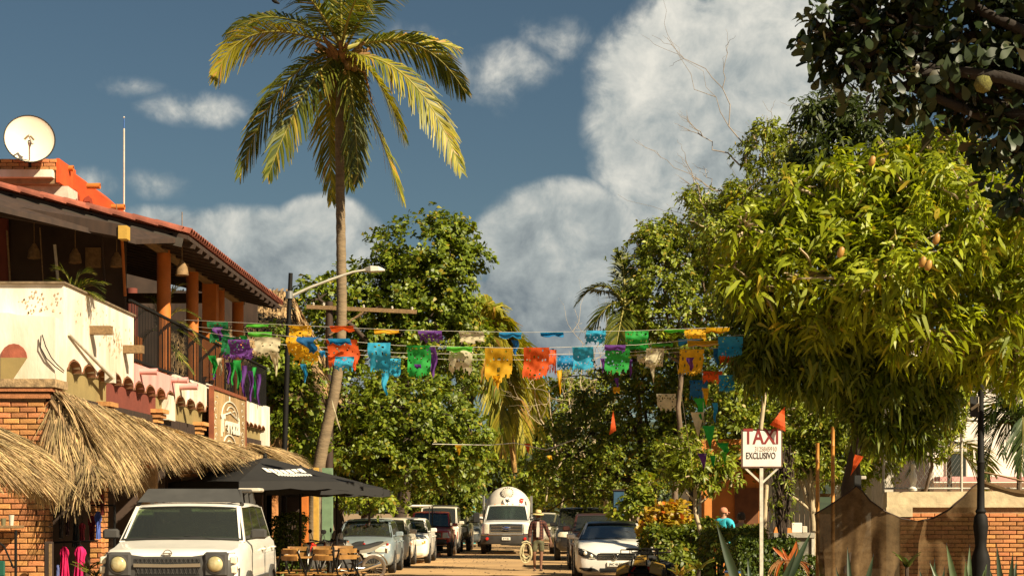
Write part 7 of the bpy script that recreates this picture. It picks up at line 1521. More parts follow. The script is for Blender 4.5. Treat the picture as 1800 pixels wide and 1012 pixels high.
skin('shirt', [(0, 0, .86), (0, -.01, 1.08), (0, -.02, 1.26), (0, -.02, 1.37), (-.17, -.01, 1.345), (-.235, .01, 1.08), (-.24, -.055, .92), (.17, -.01, 1.345), (.26, .05, 1.10), (.33, .06, .93)], [(0, 1), (1, 2), (2, 3), (3, 4), (4, 5), (5, 6), (3, 7), (7, 8), (8, 9)],
     [(.175, .13), (.165, .125), (.17, .12), (.10, .08), .078, .066, .055, .078, .066, .055], PL, WM, root=1)
MB().loft([[(-.045, -.152, .95), (.03, -.152, .95), (.03, -.14, .95), (-.045, -.14, .95)], [(-.05, -.150, 1.15), (.04, -.150, 1.15), (.04, -.13, 1.15), (-.05, -.13, 1.15)], [(-.03, -.12, 1.38), (.03, -.12, 1.38), (.03, -.08, 1.38), (-.03, -.08, 1.38)]]).build('undershirt', M_gwhite, WM)
skin('shorts', [(0, 0, .92), (0, 0, .86), (-.095, -.01, .80), (-.11, -.07, .50), (.095, -.01, .80), (.09, -.06, .50)], [(0, 1), (1, 2), (2, 3), (1, 4), (4, 5)], [(.14, .11), (.14, .11), .10, .085, .10, .085], mat('olive shorts', (.07, .065, .03), .9, var=.5, scale=14), WM, root=1)
hat = MB().lathe([(.0, .12), (.06, .12), (.085, .09), (.095, .02), (.16, -.005), (.165, -.015), (.09, -.01), (.085, .0)], 20).build('straw_hat', mat('straw', (.55, .42, .16), .8, var=.2, scale=20), WM, 40, (0, -.045, 1.595), (.08, .04, 0))
MB().lathe([(.098, .02), (.098, .045), (.092, .045), (.092, .02)], 18).build('hat_band', M_dark, hat)
MB().rbox(-.07, .07, -.12, -.06, 1.42, 1.49, .02).build('beard', M_black, WM, 40)
MB().loft([[(-.012, -.135, 1.50), (.012, -.135, 1.50), (.008, -.12, 1.55), (-.008, -.12, 1.55)], [(-.02, -.11, 1.495), (.02, -.11, 1.495), (.012, -.11, 1.56), (-.012, -.11, 1.56)]]).build('nose', M_skin, WM)
for s in (-1, 1): MB().lathe([(0, -.008), (.012, 0), (0, .008)], 8, (s*.03, -.125, 1.535), 'y').build('eye', M_black, WM); MB().rbox(s*.082-.01, s*.082+.01, -.06, -.02, 1.49, 1.55, .006).build('ear', M_skin, WM)
for (x, y) in ((-.10, -.05), (.08, -.20)): MB().rbox(x-.045, x+.045, y-.12, y+.12, .0, .03, .008).build('sandal', M_dark, WM)
rp = MB(); rng = random.Random(2); o_ = Vector((at(946, d), d, gz(d)))
for k in range(8):
    w_ = .13+rng.uniform(-.03, .03); h_ = .24+rng.uniform(-.04, .04); c = Vector((rng.uniform(-.03, .03), rng.uniform(-.03, .03), -h_)); a0 = rng.uniform(-.4, .4)
    rp.tube([c+Vector((w_*cos(t)*cos(a0), w_*cos(t)*sin(a0), h_*sin(t))) for t in [2*pi*j/20 for j in range(21)]], .012, 5)
rp.tube([(-.13, -.03, .02), (.0, -.05, .06), (.12, -.02, 0), (.0, .04, -.06), (-.13, -.03, .02)], .014, 5)
tag(rp.build('rope_coil', mat('pale rope', (.55, .48, .27), .9, var=.2, scale=20), None, 60, tuple(o_+Vector((-.33, -.12, .78)))), 'coil of pale rope hanging from the walking man\'s hand', 'rope')
# the two people by the orange house
def bystander(x, d, h, label, shirt, hair, cap=None, yaw=0.0):
    k = h/1.72; r = empty('standing_person', (at(x, d), d, gz(d)), yaw, label, 'person')
    V = [(0, 0, .92), (0, .01, 1.12), (0, .02, 1.30), (0, .015, 1.43), (0, 0, 1.50), (0, -.01, 1.59), (0, -.005, 1.66), (-.18, .01, 1.39), (-.25, 0, 1.14), (-.22, -.12, .93), (.18, .01, 1.39), (.25, 0, 1.14), (.22, -.12, .93), (-.09, 0, .86), (-.10, -.02, .48), (-.10, .02, .08), (-.11, -.13, .035), (.09, 0, .86), (.10, -.02, .48), (.10, .02, .08), (.11, -.13, .035)]
    V = [(a*k, b*k, c*k) for a, b, c in V]; E = [(0, 1), (1, 2), (2, 3), (3, 4), (4, 5), (5, 6), (3, 7), (7, 8), (8, 9), (3, 10), (10, 11), (11, 12), (0, 13), (13, 14), (14, 15), (15, 16), (0, 17), (17, 18), (18, 19), (19, 20)]
    R = [(.14, .11), (.14, .11), (.155, .105), (.09, .07), .05, (.078, .092), (.062, .08), .06, .045, .035, .06, .045, .035, .09, .06, .04, (.04, .03), .09, .06, .04, (.04, .03)]
    skin('body', V, E, R, M_skinl, r)
    skin('shirt', [tuple(c*k for c in p) for p in [(0, 0, .88), (0, .01, 1.12), (0, .02, 1.31), (0, .015, 1.43), (-.18, .01, 1.395), (-.23, .0, 1.22), (.18, .01, 1.395), (.23, 0, 1.22)]], [(0, 1), (1, 2), (2, 3), (3, 4), (4, 5), (3, 6), (6, 7)], [(.18, .14), (.18, .14), (.185, .13), (.10, .08), .09, .085, .09, .085], shirt, r, root=1)
    skin('trousers', [tuple(c*k for c in p) for p in [(0, 0, .92), (-.095, 0, .84), (-.10, -.02, .48), (-.10, .02, .12), (.095, 0, .84), (.10, -.02, .48), (.10, .02, .12)]], [(0, 1), (1, 2), (2, 3), (0, 4), (4, 5), (5, 6)], [(.15, .12), .10, .075, .06, .10, .075, .06], M_black, r)
    for s in (-1, 1): MB().rbox(s*.088*k-.01, s*.088*k+.01, -.03, .02, 1.56*k, 1.62*k, .006).build('ear', M_skinl, r)
    if cap:
        o = MB().lathe([(0, .11), (.05, .10), (.085, .06), (.095, 0), (.09, -.01)], 18).build('cap', cap, r, 50, (0, 0, 1.61*k)); MB().loft([[(-.07, -.08, .0), (.07, -.08, .0), (.07, -.08, .012), (-.07, -.08, .012)], [(-.055, -.17, -.02), (.055, -.17, -.02), (.055, -.17, -.01), (-.055, -.17, -.01)]]).build('cap_brim', cap, o)
    else: MB().lathe([(0, .12), (.06, .105), (.095, .05), (.10, -.02), (.085, -.06), (.0, -.07)], 18).build('hair', hair, r, 50, (0, .012, 1.63*k))
bystander(1272, 37.6, 1.74, 'person in a turquoise shirt and peach cap seen from behind above the hedge', mat('turquoise shirt', (.03, .42, .52), .85, var=.2, scale=6), None, mat('peach cap', (.55, .22, .12), .8), yaw=radians(140))
bystander(1303, 38.6, 1.60, 'dark-haired person in dark clothes next to the turquoise shirt', M_black, mat('brown hair', (.05, .03, .015), .8, var=.4, scale=30), None, yaw=radians(160))
# ------------------------------------------------------------ right-hand side: houses, walls, netting, lamp post
M_orange = mat('orange house paint', (.55, .19, .035), .85, var=.15, scale=2, bump=.2)
d = 45; H = empty('orange_house', (at(1290, d), d, 0), 0, 'orange house wall with a shaded porch behind the hedge', 'building'); HO = Vector(H.location)
def hp(name, mb, m, smooth=None, parent=H, o=HO):
    mb.v = [(v[0]-o.x, v[1]-o.y, v[2]-o.z) for v in mb.v]; return mb.build(name, m, parent, smooth)
hp('wall', MB().box(at(1236, d), at(1350, d), d+.6, d+.8, -.3, 3.4), M_orange); hp('shade_roof_slab', MB().box(at(1300, d), at(1420, d), d-1.5, d+5, 2.7, 2.85), M_dark)  # roof slab is added to throw shade on the wall
hp('pillar', MB().box(at(1237, d-.6), at(1250, d-.6), d-.8, d-.6, -.3, 3.0), M_orange); hp('side_wall', MB().box(at(1196, d-.6), at(1228, d-.6), d-.5, d-.3, -.3, 2.4), mat('dark wooden door', (.05, .035, .02), .8, var=.3))
hp('window_frame', MB().box(at(1229, d-.6), at(1233, d-.6), d-.62, d-.5, -.3, 2.4), M_gwhite)
hp('doorway', MB().box(at(1296, d), at(1338, d), d+.55, d+.6, -.3, 2.1), mat('shaded orange wall', (.14, .05, .015), .8, var=.2))  # no real door: brown panel paints the orange wall's shaded part
# pale fence of vertical boards
d = 41; FB = empty('board_fence', (at(1420, d), d, gz(d)), 0, 'pale vertical board fence behind the grey counter', 'fence'); r = random.Random(3)
x = 1352
while x < 1528:
    if not 1436 < x < 1468: MB().box(at(x, d)-FB.location.x, at(x+8.2, d)-FB.location.x, r.uniform(-.01, .01), .03, 0, zz(815+r.uniform(-4, 4)-(x > 1468)*-25, d)-gz(d)).build('board', mat('pale grey boards', (.52, .50, .42), .8, var=.2, scale=4, objrand=.15, stretch=(1, 1, .3)), FB)
    x += 9
for z in (.6, 2.0): MB().box(at(1352, d)-FB.location.x, at(1528, d)-FB.location.x, .031, .08, z, z+.08).build('rail', M_timber, FB)
# grey counter with boxes
d = 36; CT = empty('grey_counter', (at(1405, d), d, gz(d)), 0, 'weathered grey stone counter beside the hanging vine', 'counter'); g = CT.location
MB().box(at(1360, d)-g.x, at(1432, d)-g.x, -.05, .6, zz(944, d)-g.z, zz(936, d)-g.z).build('top', mat('grey stone', (.30, .27, .21), .8, var=.25, scale=5, bump=.4), CT)
MB().box(at(1364, d)-g.x, at(1428, d)-g.x, .02, .55, 0, zz(944.3, d)-g.z).build('base', mat('mottled grey wall', (.18, .17, .13), .9, var=.5, scale=5, bump=.5), CT)
for x in (1391, 1429): MB().box(at(x, d)-g.x-.03, at(x, d)-g.x+.03, -.03, .018, 0, zz(944.3, d)-g.z).build('leg', M_post, CT)
for (x0, x1, y0_, lb, m_) in ((1393, 1412, 918, 'white box standing on the grey counter', M_pw), (1412, 1421, 924, 'smaller cream box on the grey counter', M_pcream)):
    b = MB().rbox(0, at(x1, d)-at(x0, d)-.01, 0, .25, 0, zz(y0_, d)-zz(935.6, d), .01); tag(b.build('box', m_, None, None, (at(x0, d), d+.1, zz(935.8, d))), lb, 'box')
b = tag(MB().loft([[(-.2, 0, 0), (.2, 0, 0), (.2, .2, 0), (-.2, .2, 0)], [(-.16, .02, .12), (.18, .02, .1), (.18, .18, .1), (-.16, .18, .12)]]).build('basket', M_orange, None, None, (at(1378, d), d+.1, zz(935.8, d))), 'orange basket on the left of the grey counter', 'basket')
VN = empty('hanging_vine', tuple(G(1375, 35)), 0, 'dark dry vine column hanging beside the taxi sign post', 'vine'); o = Vector(VN.location); r = random.Random(4); vm_ = MB()
for k in range(46):
    x = 1375+r.gauss(0, 9); y0_ = 800+r.uniform(-20, 30); pts = [P(x+r.gauss(0, 2), y0_+(960-y0_)*j/6, 35)+Vector((0, r.gauss(0, .05), 0))-o for j in range(7)]; pts = [Vector((p.x*(1-.75*(j/6)), p.y, p.z)) for j, p in enumerate(pts)]
    vm_.tube(pts, r.uniform(.008, .02), 5)
tag(vm_.build('stems', M_barkd, VN), kind='stuff')
V, _ = crown([(0, 0, zz(860, 35)-o.z, .35, .3, .9)], 130, 6, 'fine', .09, .5, seed=9, shell=.2); tag(link('foliage', leaves_to_mesh('foliage', V, L_lime), VN), kind='stuff')
# bamboo poles
for i, (x, yt, lb) in enumerate(((1437, 778, 'left of two orange bamboo poles behind the netting'), (1464, 750, 'right of two orange bamboo poles, the taller one'))):
    d = 33; o = G(x, d); r = empty('bamboo_pole', tuple(o), 0, lb, 'pole', 'bamboo poles behind the netting'); h = zz(yt, d)-o.z; n = int(h/.33); rng = random.Random(i)
    for k in range(n): z0_ = h*k/n; MB().lathe([(.042, z0_+.0), (.036, z0_+.015), (.036, z0_+h/n-.012), (.042, z0_+h/n)], 10).build('segment', mat('orange bamboo', (.50, .22, .04), .5, var=.25, scale=8, objrand=.12), r, 40)
# garden wall of bricks with a stone cap
d = 36.2; BW = empty('brick_garden_wall', (at(1690, d), d, gz(d)), 0, 'orange brick garden wall with pale stone coping behind the netting', 'wall'); o = Vector(BW.location)
zt = zz(891, d)-o.z; xa = at(1562, d)-o.x; xb = at(1870, d)-o.x
MB().box(xa+.02, xb, .055, .3, -.1, zt).build('core', M_mortar, BW)
brick_face(BW, xa+.25, xb-.8, 0, .15, zt-.07, '-y', L=.28, H=.07, pz=.092, rng=random.Random(3), D=.05)
MB().prism([(xa-.04, zt), (xb, zt), (xb, zz(862, d)-o.z), (xa-.04, zz(864, d)-o.z)], 'y', -.03, .34).build('coping', mat('pale coping stone', (.50, .40, .24), .85, var=.25, scale=4, bump=.4), BW)
MB().box(xa-.06, xa+.22, -.05, .34, -.1, zt-.001).build('pilaster', MATS['pale coping stone'], BW); MB().box(xa+.221, xa+.5, -.045, .0, zt-.2, zt-.001).build('cap_step', MATS['pale coping stone'], BW)
# chain link fence with white rails above the wall
d = 38; CF = empty('chain_link_fence', (at(1640, d), d, zz(862, d)), 0, 'chain link fence with a white rail on top of the garden wall', 'fence'); o = Vector(CF.location); q = lambda x, y, dy=0: P(x, y, d)+Vector((0, dy, 0))-o
for (a, b) in (((1550, 858), (1900, 858)), ((1550, 742), (1900, 736)), ((1700, 680), (1900, 680))): MB().tube([q(*a), q(*b)], .022, 8).build('rail', M_gwhite, CF, 50)
for x in (1553, 1690, 1830): MB().tube([q(x, 868), q(x, 740)], .03, 8).build('post', M_gwhite, CF, 50)
wm = MB(); x = 1553
while x < 1690:
    wm.bar(q(x, 858), q(min(x+60, 1690), 858-(min(x+60, 1690)-x)*1.5), .007); wm.bar(q(x, 858), q(max(x-60, 1553), 858-(x-max(x-60, 1553))*1.5), .007); x += 7
tag(wm.build('wire_mesh', M_alloy, CF), kind='stuff')
st = tag(MB().lathe([(.09, 0), (.10, .05), (.05, .10), (.08, .22), (.085, .32), (.04, .42), (.055, .50), (.045, .57), (0, .60)], 16).build('statue', M_pw, None, 40, (at(1607, 36.3), 36.4, zz(862, 36.2)+.0)), 'small white figurine standing on the garden wall', 'statue')
# white house
d = 50; WH = empty('white_house', (at(1740, d), d+3, 0), 0, 'bright white house behind the palms on the right', 'building'); o = Vector(WH.location)
M_bw = mat('bright white wall', (.80, .74, .64), .85, var=.08, scale=2, bump=.15)
def wp_(name, mb, m): mb.v = [(v[0]-o.x, v[1]-o.y, v[2]-o.z) for v in mb.v]; return mb.build(name, m, WH)
wp_('wall', MB().box(at(1560, d), at(2100, d), d, d+6, -.4, zz(600, d)), M_bw); wp_('wall', MB().box(at(1560, d)-.1, at(1640, d), d-.1, d+6, -.4, zz(760, d)), M_gwhite)
wp_('cornice', MB().box(at(1556, d), at(2104, d), d-.12, d-.002, zz(612, d), zz(600, d)+.05), M_gwhite)
for (x0, x1, y0_, y1_) in ((1740, 1790, 640, 676), (1662, 1700, 790, 840)):
    f = wp_('window', MB().box(at(x0, d), at(x1, d), d-.05, d-.003, zz(y1_, d), zz(y0_, d)), M_gwhite); f2 = MB().box(at(x0+3, d)-o.x, at(x1-3, d)-o.x, -3.07, -3.052, zz(y1_-3, d), zz(y0_+3, d)).build('pane', G_dark, f)
wp_('dark_opening', MB().box(at(1572, d), at(1632, d), d-.14, d-.102, -.3, zz(800, d)), M_inside)
wp_('balcony_slab', MB().box(at(1640, d), at(2100, d), d-.9, d-.13, zz(846, d), zz(838, d)), M_pink)
# brown shade netting
d = 31.6; top = [(1432, 903), (1450, 893), (1470, 880), (1490, 866), (1505, 854), (1515, 862), (1530, 880), (1555, 898), (1585, 911), (1612, 916), (1640, 910), (1668, 895), (1692, 874), (1710, 855), (1722, 846)]
NT = empty('shade_netting', tuple(G(1577, d)), 0, 'brown shade netting sagging between the black post and lamp post', 'netting'); o = Vector(NT.location); mb = MB(); nx = 70; nz = 26; tx = np.array([t[0] for t in top]); ty = np.array([t[1] for t in top])
rng = random.Random(6)
for j in range(nz+1):
    for i in range(nx+1):
        u = i/nx; v = j/nz; x = 1432+290*u; yt = float(np.interp(x, tx, ty)); p = P(x+(10*v if u < .05 else 0)*(1-u)*1.5, yt, d); zb = o.z+.05
        fold = .10*sin(u*38+v*2.0)*(.3+.7*v)+.07*sin(u*17+1+v)+.05*sin(u*90)*(v**2)+.05*sin((u*9)+v*9); z = p.z+(zb-p.z)*v
        mb.v.append((p.x-o.x+.02*sin(v*9+u*20), .18*sin(pi*u)*v+fold*.8, z-o.z-.04*sin(u*30+v*12)*v*(1-v)))
for j in range(nz):
    for i in range(nx):
        if (14 <= i <= 15 and 14 < j < 23) or (i == 13 and 17 < j < 20): continue
        a = j*(nx+1)+i; mb.f.append((a, a+1, a+nx+2, a+nx+1))
def net():
    m, nt, N, Lk = nodes('brown netting'); out = N('ShaderNodeOutputMaterial'); b = N('ShaderNodeBsdfDiffuse'); t = N('ShaderNodeBsdfTransparent'); tr = N('ShaderNodeBsdfTranslucent')
    tc = N('ShaderNodeTexCoord'); n = N('ShaderNodeTexNoise'); n.inputs['Scale'].default_value = 5; n.inputs['Detail'].default_value = 12; n.inputs['Roughness'].default_value = .75; Lk(tc.outputs['Object'], n.inputs[0]); r = N('ShaderNodeValToRGB'); e = r.color_ramp.elements
    e[0].color = (.085, .052, .026, 1); e[0].position = .35; e[1].color = (.20, .13, .065, 1); e[1].position = .7; Lk(n.outputs['Fac'], r.inputs[0]); Lk(r.outputs[0], b.inputs[0]); Lk(r.outputs[0], tr.inputs[0])
    m1 = N('ShaderNodeMixShader'); m1.inputs[0].default_value = .3; Lk(b.outputs[0], m1.inputs[1]); Lk(tr.outputs[0], m1.inputs[2]); m2 = N('ShaderNodeMixShader'); m2.inputs[0].default_value = .06; Lk(m1.outputs[0], m2.inputs[1]); Lk(t.outputs[0], m2.inputs[2]); Lk(m2.outputs[0], out.inputs[0]); return m
NM = net(); mb.build('net_sheet', NM, NT, 60)
MB().tube([P(x, y, d)-o+Vector((0, -.01, 0)) for x, y in top], .016, 5).build('hem_rope', M_dark, NT, 60)
mb = MB(); rg = []
for i in range(13):
    u = i/12; x = 1722+110*u; y = 846+26*u+8*sin(pi*u); h_ = .12+.22*u; p = P(x, y, d)-o; rg.append([(p.x, 0, p.z), (p.x, .03, p.z-h_*.5), (p.x, .0, p.z-h_*.0-.03), ])
MB().tube([P(1722+110*k/8, 846+24*k/8+6*sin(pi*k/8), d)-o for k in range(9)], [.06, .05, .06, .05, .06, .07, .06, .07, .06], 7).build('rolled_net', NM, NT, 50)
MB().tube([P(1722, 828, d)-o, P(1760, 836, d)-o, P(1810, 848, d)-o], .018, 5).build('stay_rope', M_timber, NT, 50)
d = 31.95; o = G(1507, d); r = empty('black_post', tuple(o), 0, 'short black post holding up the netting', 'post'); MB().box(-.06, .06, -.06, .06, -.1, zz(835, d)-o.z).build('shaft', M_black, r); MB().rbox(.06, .16, -.04, .04, zz(842, d)-o.z, zz(836, d)-o.z, .01).build('bracket', M_gwhite, r)
# cast-iron lamp post
d = 30.8; o = G(1724, d); LR = empty('park_lamp_post', tuple(o), radians(0), 'black cast-iron lamp post with two lanterns among the leaves', 'street lamp'); s = d/F; H_ = lambda y: zz(y, d)-o.z
MB().lathe([(.20, 0), (.19, .15), (.16, .20), (.17, H_(985)), (.15, H_(975)), (.10, H_(960)), (.11, H_(945)), (.135, H_(925)), (.12, H_(908)), (.08, H_(902)), (.10, H_(898)), (.07, H_(893)), (.066, H_(860)), (.066, H_(815)), (.08, H_(812)), (.06, H_(808)), (.05, H_(660)), (.05, H_(640)), (.09, H_(632)), (.085, H_(615)), (.06, H_(605)), (.05, H_(585)), (0, H_(570))], 20).build('post', M_iron, LR, 45)
for sx, xl, yl in ((-1, 1689, 607), (1, 1757, 598)):
    X = at(xl, d)-o.x; zb = H_(yl)
    MB().tube([(0, 0, H_(640)), (X*.5, 0, H_(655)), (X, 0, H_(625)), (X, 0, zb)], .022, 8).build('arm', M_iron, LR, 50); ln = MB(); wb_, wt_, h_ = .13, .21, .42
    ln.loft([[(X-wb_, -wb_, zb), (X+wb_, -wb_, zb), (X+wb_, wb_, zb), (X-wb_, wb_, zb)], [(X-wt_, -wt_, zb+h_), (X+wt_, -wt_, zb+h_), (X+wt_, wt_, zb+h_), (X-wt_, wt_, zb+h_)]])
    l = ln.build('lantern', mat('frosted beige glass', (.40, .34, .20), .5, var=.1, transl=.4), LR); cg = MB()
    for (a, b) in ((-1, -1), (1, -1), (1, 1), (-1, 1)): cg.bar((X+a*wb_, b*wb_, zb-.01), (X+a*wt_, b*wt_, zb+h_), .025)
    for w_, z in ((wb_, zb), (wt_, zb+h_)):
        for a, b, c, e in ((-1, -1, 1, -1), (1, -1, 1, 1), (1, 1, -1, 1), (-1, 1, -1, -1)): cg.bar((X+a*w_, b*w_, z), (X+c*w_, e*w_, z), .025)
    cg.build('lantern_frame', M_iron, l); MB().loft([[(X-wt_, -wt_, zb+h_+.01), (X+wt_, -wt_, zb+h_+.01), (X+wt_, wt_, zb+h_+.01), (X-wt_, wt_, zb+h_+.01)], [(X-.06, -.06, zb+h_+.18), (X+.06, -.06, zb+h_+.18), (X+.06, .06, zb+h_+.18), (X-.06, .06, zb+h_+.18)]]).build('lantern_roof', M_iron, l)
ps = MB().box(at(1703, d)-o.x, at(1719, d)-o.x, -.11, -.08, H_(733), H_(697)).build('post_plate', M_black, LR); MB().bar((at(1704, d)-o.x, -.115, H_(720)), (at(1718, d)-o.x, -.115, H_(710)), .012, .05).bar((at(1717, d)-o.x, -.115, H_(724)), (at(1717, d)-o.x, -.115, H_(698)), .012, .022).build('plate_mark', M_gwhite, ps)
# ------------------------------------------------------------ foreground plants
M_agave = mat('agave green', (.016, .032, .010), .5, var=.3, scale=6, stretch=(1, 1, .4)); M_agavel = mat('pale agave', (.06, .09, .03), .5, var=.3, scale=6)
def agave(x, d, leaves, label, m=None, group=None):
    o = G(x, d); r = empty('agave_plant', tuple(o), 0, label, 'agave', 'agave plants in the right foreground')
    for (tx_, ty_, w, dy, bend) in leaves:
        b = Vector(((tx_-x)/F*d*.12, dy*.1, .25)); t = P(tx_, ty_, d)+Vector((0, dy, 0))-o; mdl = b.lerp(t, .5)+Vector(((tx_-x)/F*d*bend*.3, dy*bend*.3, .0)); rg = []; n = 12; axv = (t-b).normalized(); sd = axv.cross(Vector((0, -1, .15))).normalized(); up = sd.cross(axv).normalized()
        for i in range(n+1):
            u = i/n; p = b*(1-u)**2+mdl*2*u*(1-u)+t*u*u; ww = w*(.45+.9*u-.0) if u < .4 else w*.81*(1-((u-.4)/.6)**1.8)+.002; th = .022*(1-u)+.003
            rg.append([p-sd*ww+up*.35*ww, p-sd*ww*.5+up*.10*ww, p+up*0, p+sd*ww*.5+up*.10*ww, p+sd*ww+up*.35*ww, p+sd*ww*.5+up*(.05*ww)-up*th, p-up*th*1.4, p-sd*ww*.5+up*(.05*ww)-up*th])
        MB().loft(rg).build('leaf', m or M_agave, r, 50)
        MB().lathe([(.006, 0), (0, .04)], 5).build('leaf_spine', M_black, r, None, tuple(t))
    MB().lathe([(.14, 0), (.12, .3), (.0, .4)], 10).build('heart', m or M_agave, r, 40); return r
agave(1330, 20.5, [(1260, 920, .075, 0, .1), (1297, 990, .05, -.2, 0), (1318, 985, .05, .2, 0), (1428, 935, .07, .1, .1), (1400, 960, .05, -.1, .2), (1350, 1010, .06, -.3, 0), (1280, 1012, .06, .4, .3)], 'big dark agave with one long leaf leaning left by the hedge')
agave(1500, 20.5, [(1535, 977, .055, 0, .1), (1470, 1000, .05, 0, .1), (1495, 965, .04, .2, 0), (1450, 1015, .05, -.2, .2), (1560, 1015, .05, 0, .2)], 'agave with spear leaves in front of the netting')
agave(1700, 20, [(1664, 957, .06, 0, .1), (1712, 962, .05, .2, 0), (1690, 985, .05, -.2, 0), (1735, 990, .05, 0, .2), (1645, 990, .05, .3, .2), (1720, 1000, .06, -.3, .1)], 'pale green agave before the lamp post foot', M_agavel)
agave(1768, 20, [(1752, 958, .05, 0, 0), (1772, 972, .055, -.2, 0), (1795, 985, .05, .2, .1), (1740, 1000, .05, 0, .2), (1820, 1000, .05, 0, .2)], 'agave at the lower right corner of the picture', M_agave)
agave(1640, 20.5, [(1643, 985, .05, 0, 0), (1660, 1000, .05, 0, .2), (1620, 1002, .05, .1, .2)], 'small agave between the netting and the lamp post', M_agave)
def bird_plant():
    d = 23; o = G(1385, d); r = empty('orange_leaf_plant', tuple(o), 0, 'plant with two upright orange leaves above drooping brown ones', 'plant'); M_of = mat('orange leaf', (.50, .13, .02), .5, var=.2, transl=.3); M_bf = mat('dry brown leaf', (.28, .14, .05), .8, var=.4, scale=5)
    def blade(tip, w, m, mid=None, b=(1386, 985)):
        p0 = P(*b, d)-o; t = P(*tip, d)-o; md = (P(*mid, d)-o) if mid else p0.lerp(t, .5); rg = []
        for i in range(9):
            u = i/8; p = p0*(1-u)**2+md*2*u*(1-u)+t*u*u; ww = w*sin(pi*min(1, u*.8+.2))**.8+.002; rg.append([p+Vector((-ww, 0, 0)), p+Vector((0, .01, .0)), p+Vector((ww, 0, 0)), p+Vector((0, .018, 0))])
        MB().loft(rg).build('leaf', m, r, 60)
    blade((1400, 950), .045, M_of, (1398, 975)); blade((1358, 960), .04, M_of, (1370, 970)); blade((1375, 962), .02, M_of); blade((1392, 968), .02, M_of)
    rng = random.Random(8)
    for k in range(18):
        a = rng.uniform(-1, 1); blade((1386+a*42, 1000+rng.uniform(-12, 25)), .018, M_bf if k % 6 else M_of, (1386+a*30, 978+rng.uniform(-4, 8)))
    MB().tube([(0, 0, 0), P(1386, 988, d)-o], [.05, .04], 8).build('stem', M_bf, r, 40)
bird_plant()
d = 26; bk = empty('yellow_bucket', (at(1289, d), d, gz(d)), 0, 'yellow bucket with a blue rim half visible at the bottom edge', 'bucket'); h = zz(1003, d)-gz(d)
MB().lathe([(.11, h-.32), (.135, h-.02), (.125, h-.02), (.10, h-.3)], 18).build('body', mat('yellow bucket plastic', (.6, .35, .03), .5, var=.15), bk, 40); MB().lathe([(.14, h-.03), (.145, h), (.13, h), (.13, h-.03)], 18).build('rim', mat('blue rim plastic', (.03, .09, .25), .5), bk, 40); MB().box(-.16, .16, -.16, .16, 0, h-.321).build('stand', M_timber, bk)
def shoots(x, d, n, hh, label, lm, w=.03, seed=1, spread=.4, y0=1000, cat='plant', name='leafy_plant'):
    o = G(x, d); r = empty(name, tuple(o), 0, label, cat); rng = random.Random(seed)
    for k in range(n):
        a = rng.uniform(0, 2*pi); L = hh*rng.uniform(.6, 1); p0 = Vector((rng.uniform(-.05, .05), rng.uniform(-.05, .05), zz(y0, d)-o.z)); t = p0+Vector((cos(a)*spread*L, sin(a)*spread*L, L*.75)); rg = []
        for i in range(7):
            u = i/6; p = p0.lerp(t, u)+Vector((cos(a)*.2*u*u*L, sin(a)*.2*u*u*L, -.35*u*u*L*spread)); ww = w*sin(pi*min(1, u*.75+.22)); s_ = Vector((-sin(a), cos(a), 0))*ww; rg.append([p-s_, p+Vector((0, 0, -.005)), p+s_, p+Vector((0, 0, .008))])
        MB().loft(rg).build('leaf', lm, r, 60)
    MB().tube([(0, 0, 0), (0, 0, zz(y0, d)-o.z)], .03, 6).build('stem', M_barkd, r); return r
shoots(1594, 26, 9, .38, 'broad-leaved green seedling in front of the netting', L_hedge, .05, 2, .45, 995)
shoots(1228, 27, 22, .35, 'dry yellow plant at the foot of the young tree', L_lime, .02, 3, .7, 1000)
shoots(1195, 28, 14, .30, 'straw coloured clump left of the young tree foot', L_palmy, .02, 5, .8, 1010)
shoots(150, 24.5, 16, .35, 'thin green potted plant in front of the pink dresses', L_palm, .012, 6, .7, 1005)
shoots(168, 23.4, 12, .25, 'small spiky plant beside the SUV headlamp', L_palm, .014, 7, .7, 1012)

# ------------------------------------------------------------ clothes stall and odds on the left
def garment(x0, y0_, x1, y1_, d, col, label, kind='shirt', seed=0):
    m = mat('cloth '+'%.2f %.2f %.2f' % col, col, .9, var=.3, scale=7, transl=.1); w = (x1-x0)/F*d/2; h = (y1_-y0_)/F*d; o = P((x0+x1)/2, y0_, d); rng = random.Random(seed); n = 14; mz = 12
    prof = {'shirt': [(0, .25), (.06, .55), (.12, 1.0), (.35, .95), (.38, .66), (1, .72)], 'dress': [(0, .3), (.05, .6), (.15, .85), (.3, .55), (1, 1)], 'trousers': [(0, .5), (.1, .55), (.6, .62), (1, .6)], 'dress2': [(0, .4), (.1, .7), (.4, .6), (1, .8)]}[kind]
    fr = []; bk_ = []
    for j in range(mz+1):
        v = j/mz; k = float(np.interp(v, [p[0] for p in prof], [p[1] for p in prof]))*w; row = []
        for i in range(n+1): u = -1+2*i/n; row.append((u*k, -.05*(1-u*u)+.022*sin(u*11+v*2+seed)*(.3+v), -h*v+.01*sin(u*9)*v))
        for i in range(n, -1, -1): u = -1+2*i/n; row.append((u*k*.98, .05*(1-u*u)+.02*sin(u*9+seed)*v+.004, -h*v))
        fr.append(row)
    g = MB().loft(fr).build('garment', m, None, 60, tuple(o)); tag(g, label, 'clothing', 'clothes hanging at the stall')
    MB().tube([(-w*.55, 0, -.03), (0, 0, .03), (w*.55, 0, -.03)], .006, 5).tube([(0, 0, .03), (0, 0, .10)], .004, 5).build('hanger', M_iron, g)
garment(126, 905, 141, 960, 25.6, (.05, .055, .05), 'dark grey dress hanging left of the maroon shirt', 'dress2', 1)
garment(139, 918, 150, 950, 26.2, (.35, .03, .05), 'small red patterned shirt between grey and maroon ones', 'shirt', 2)
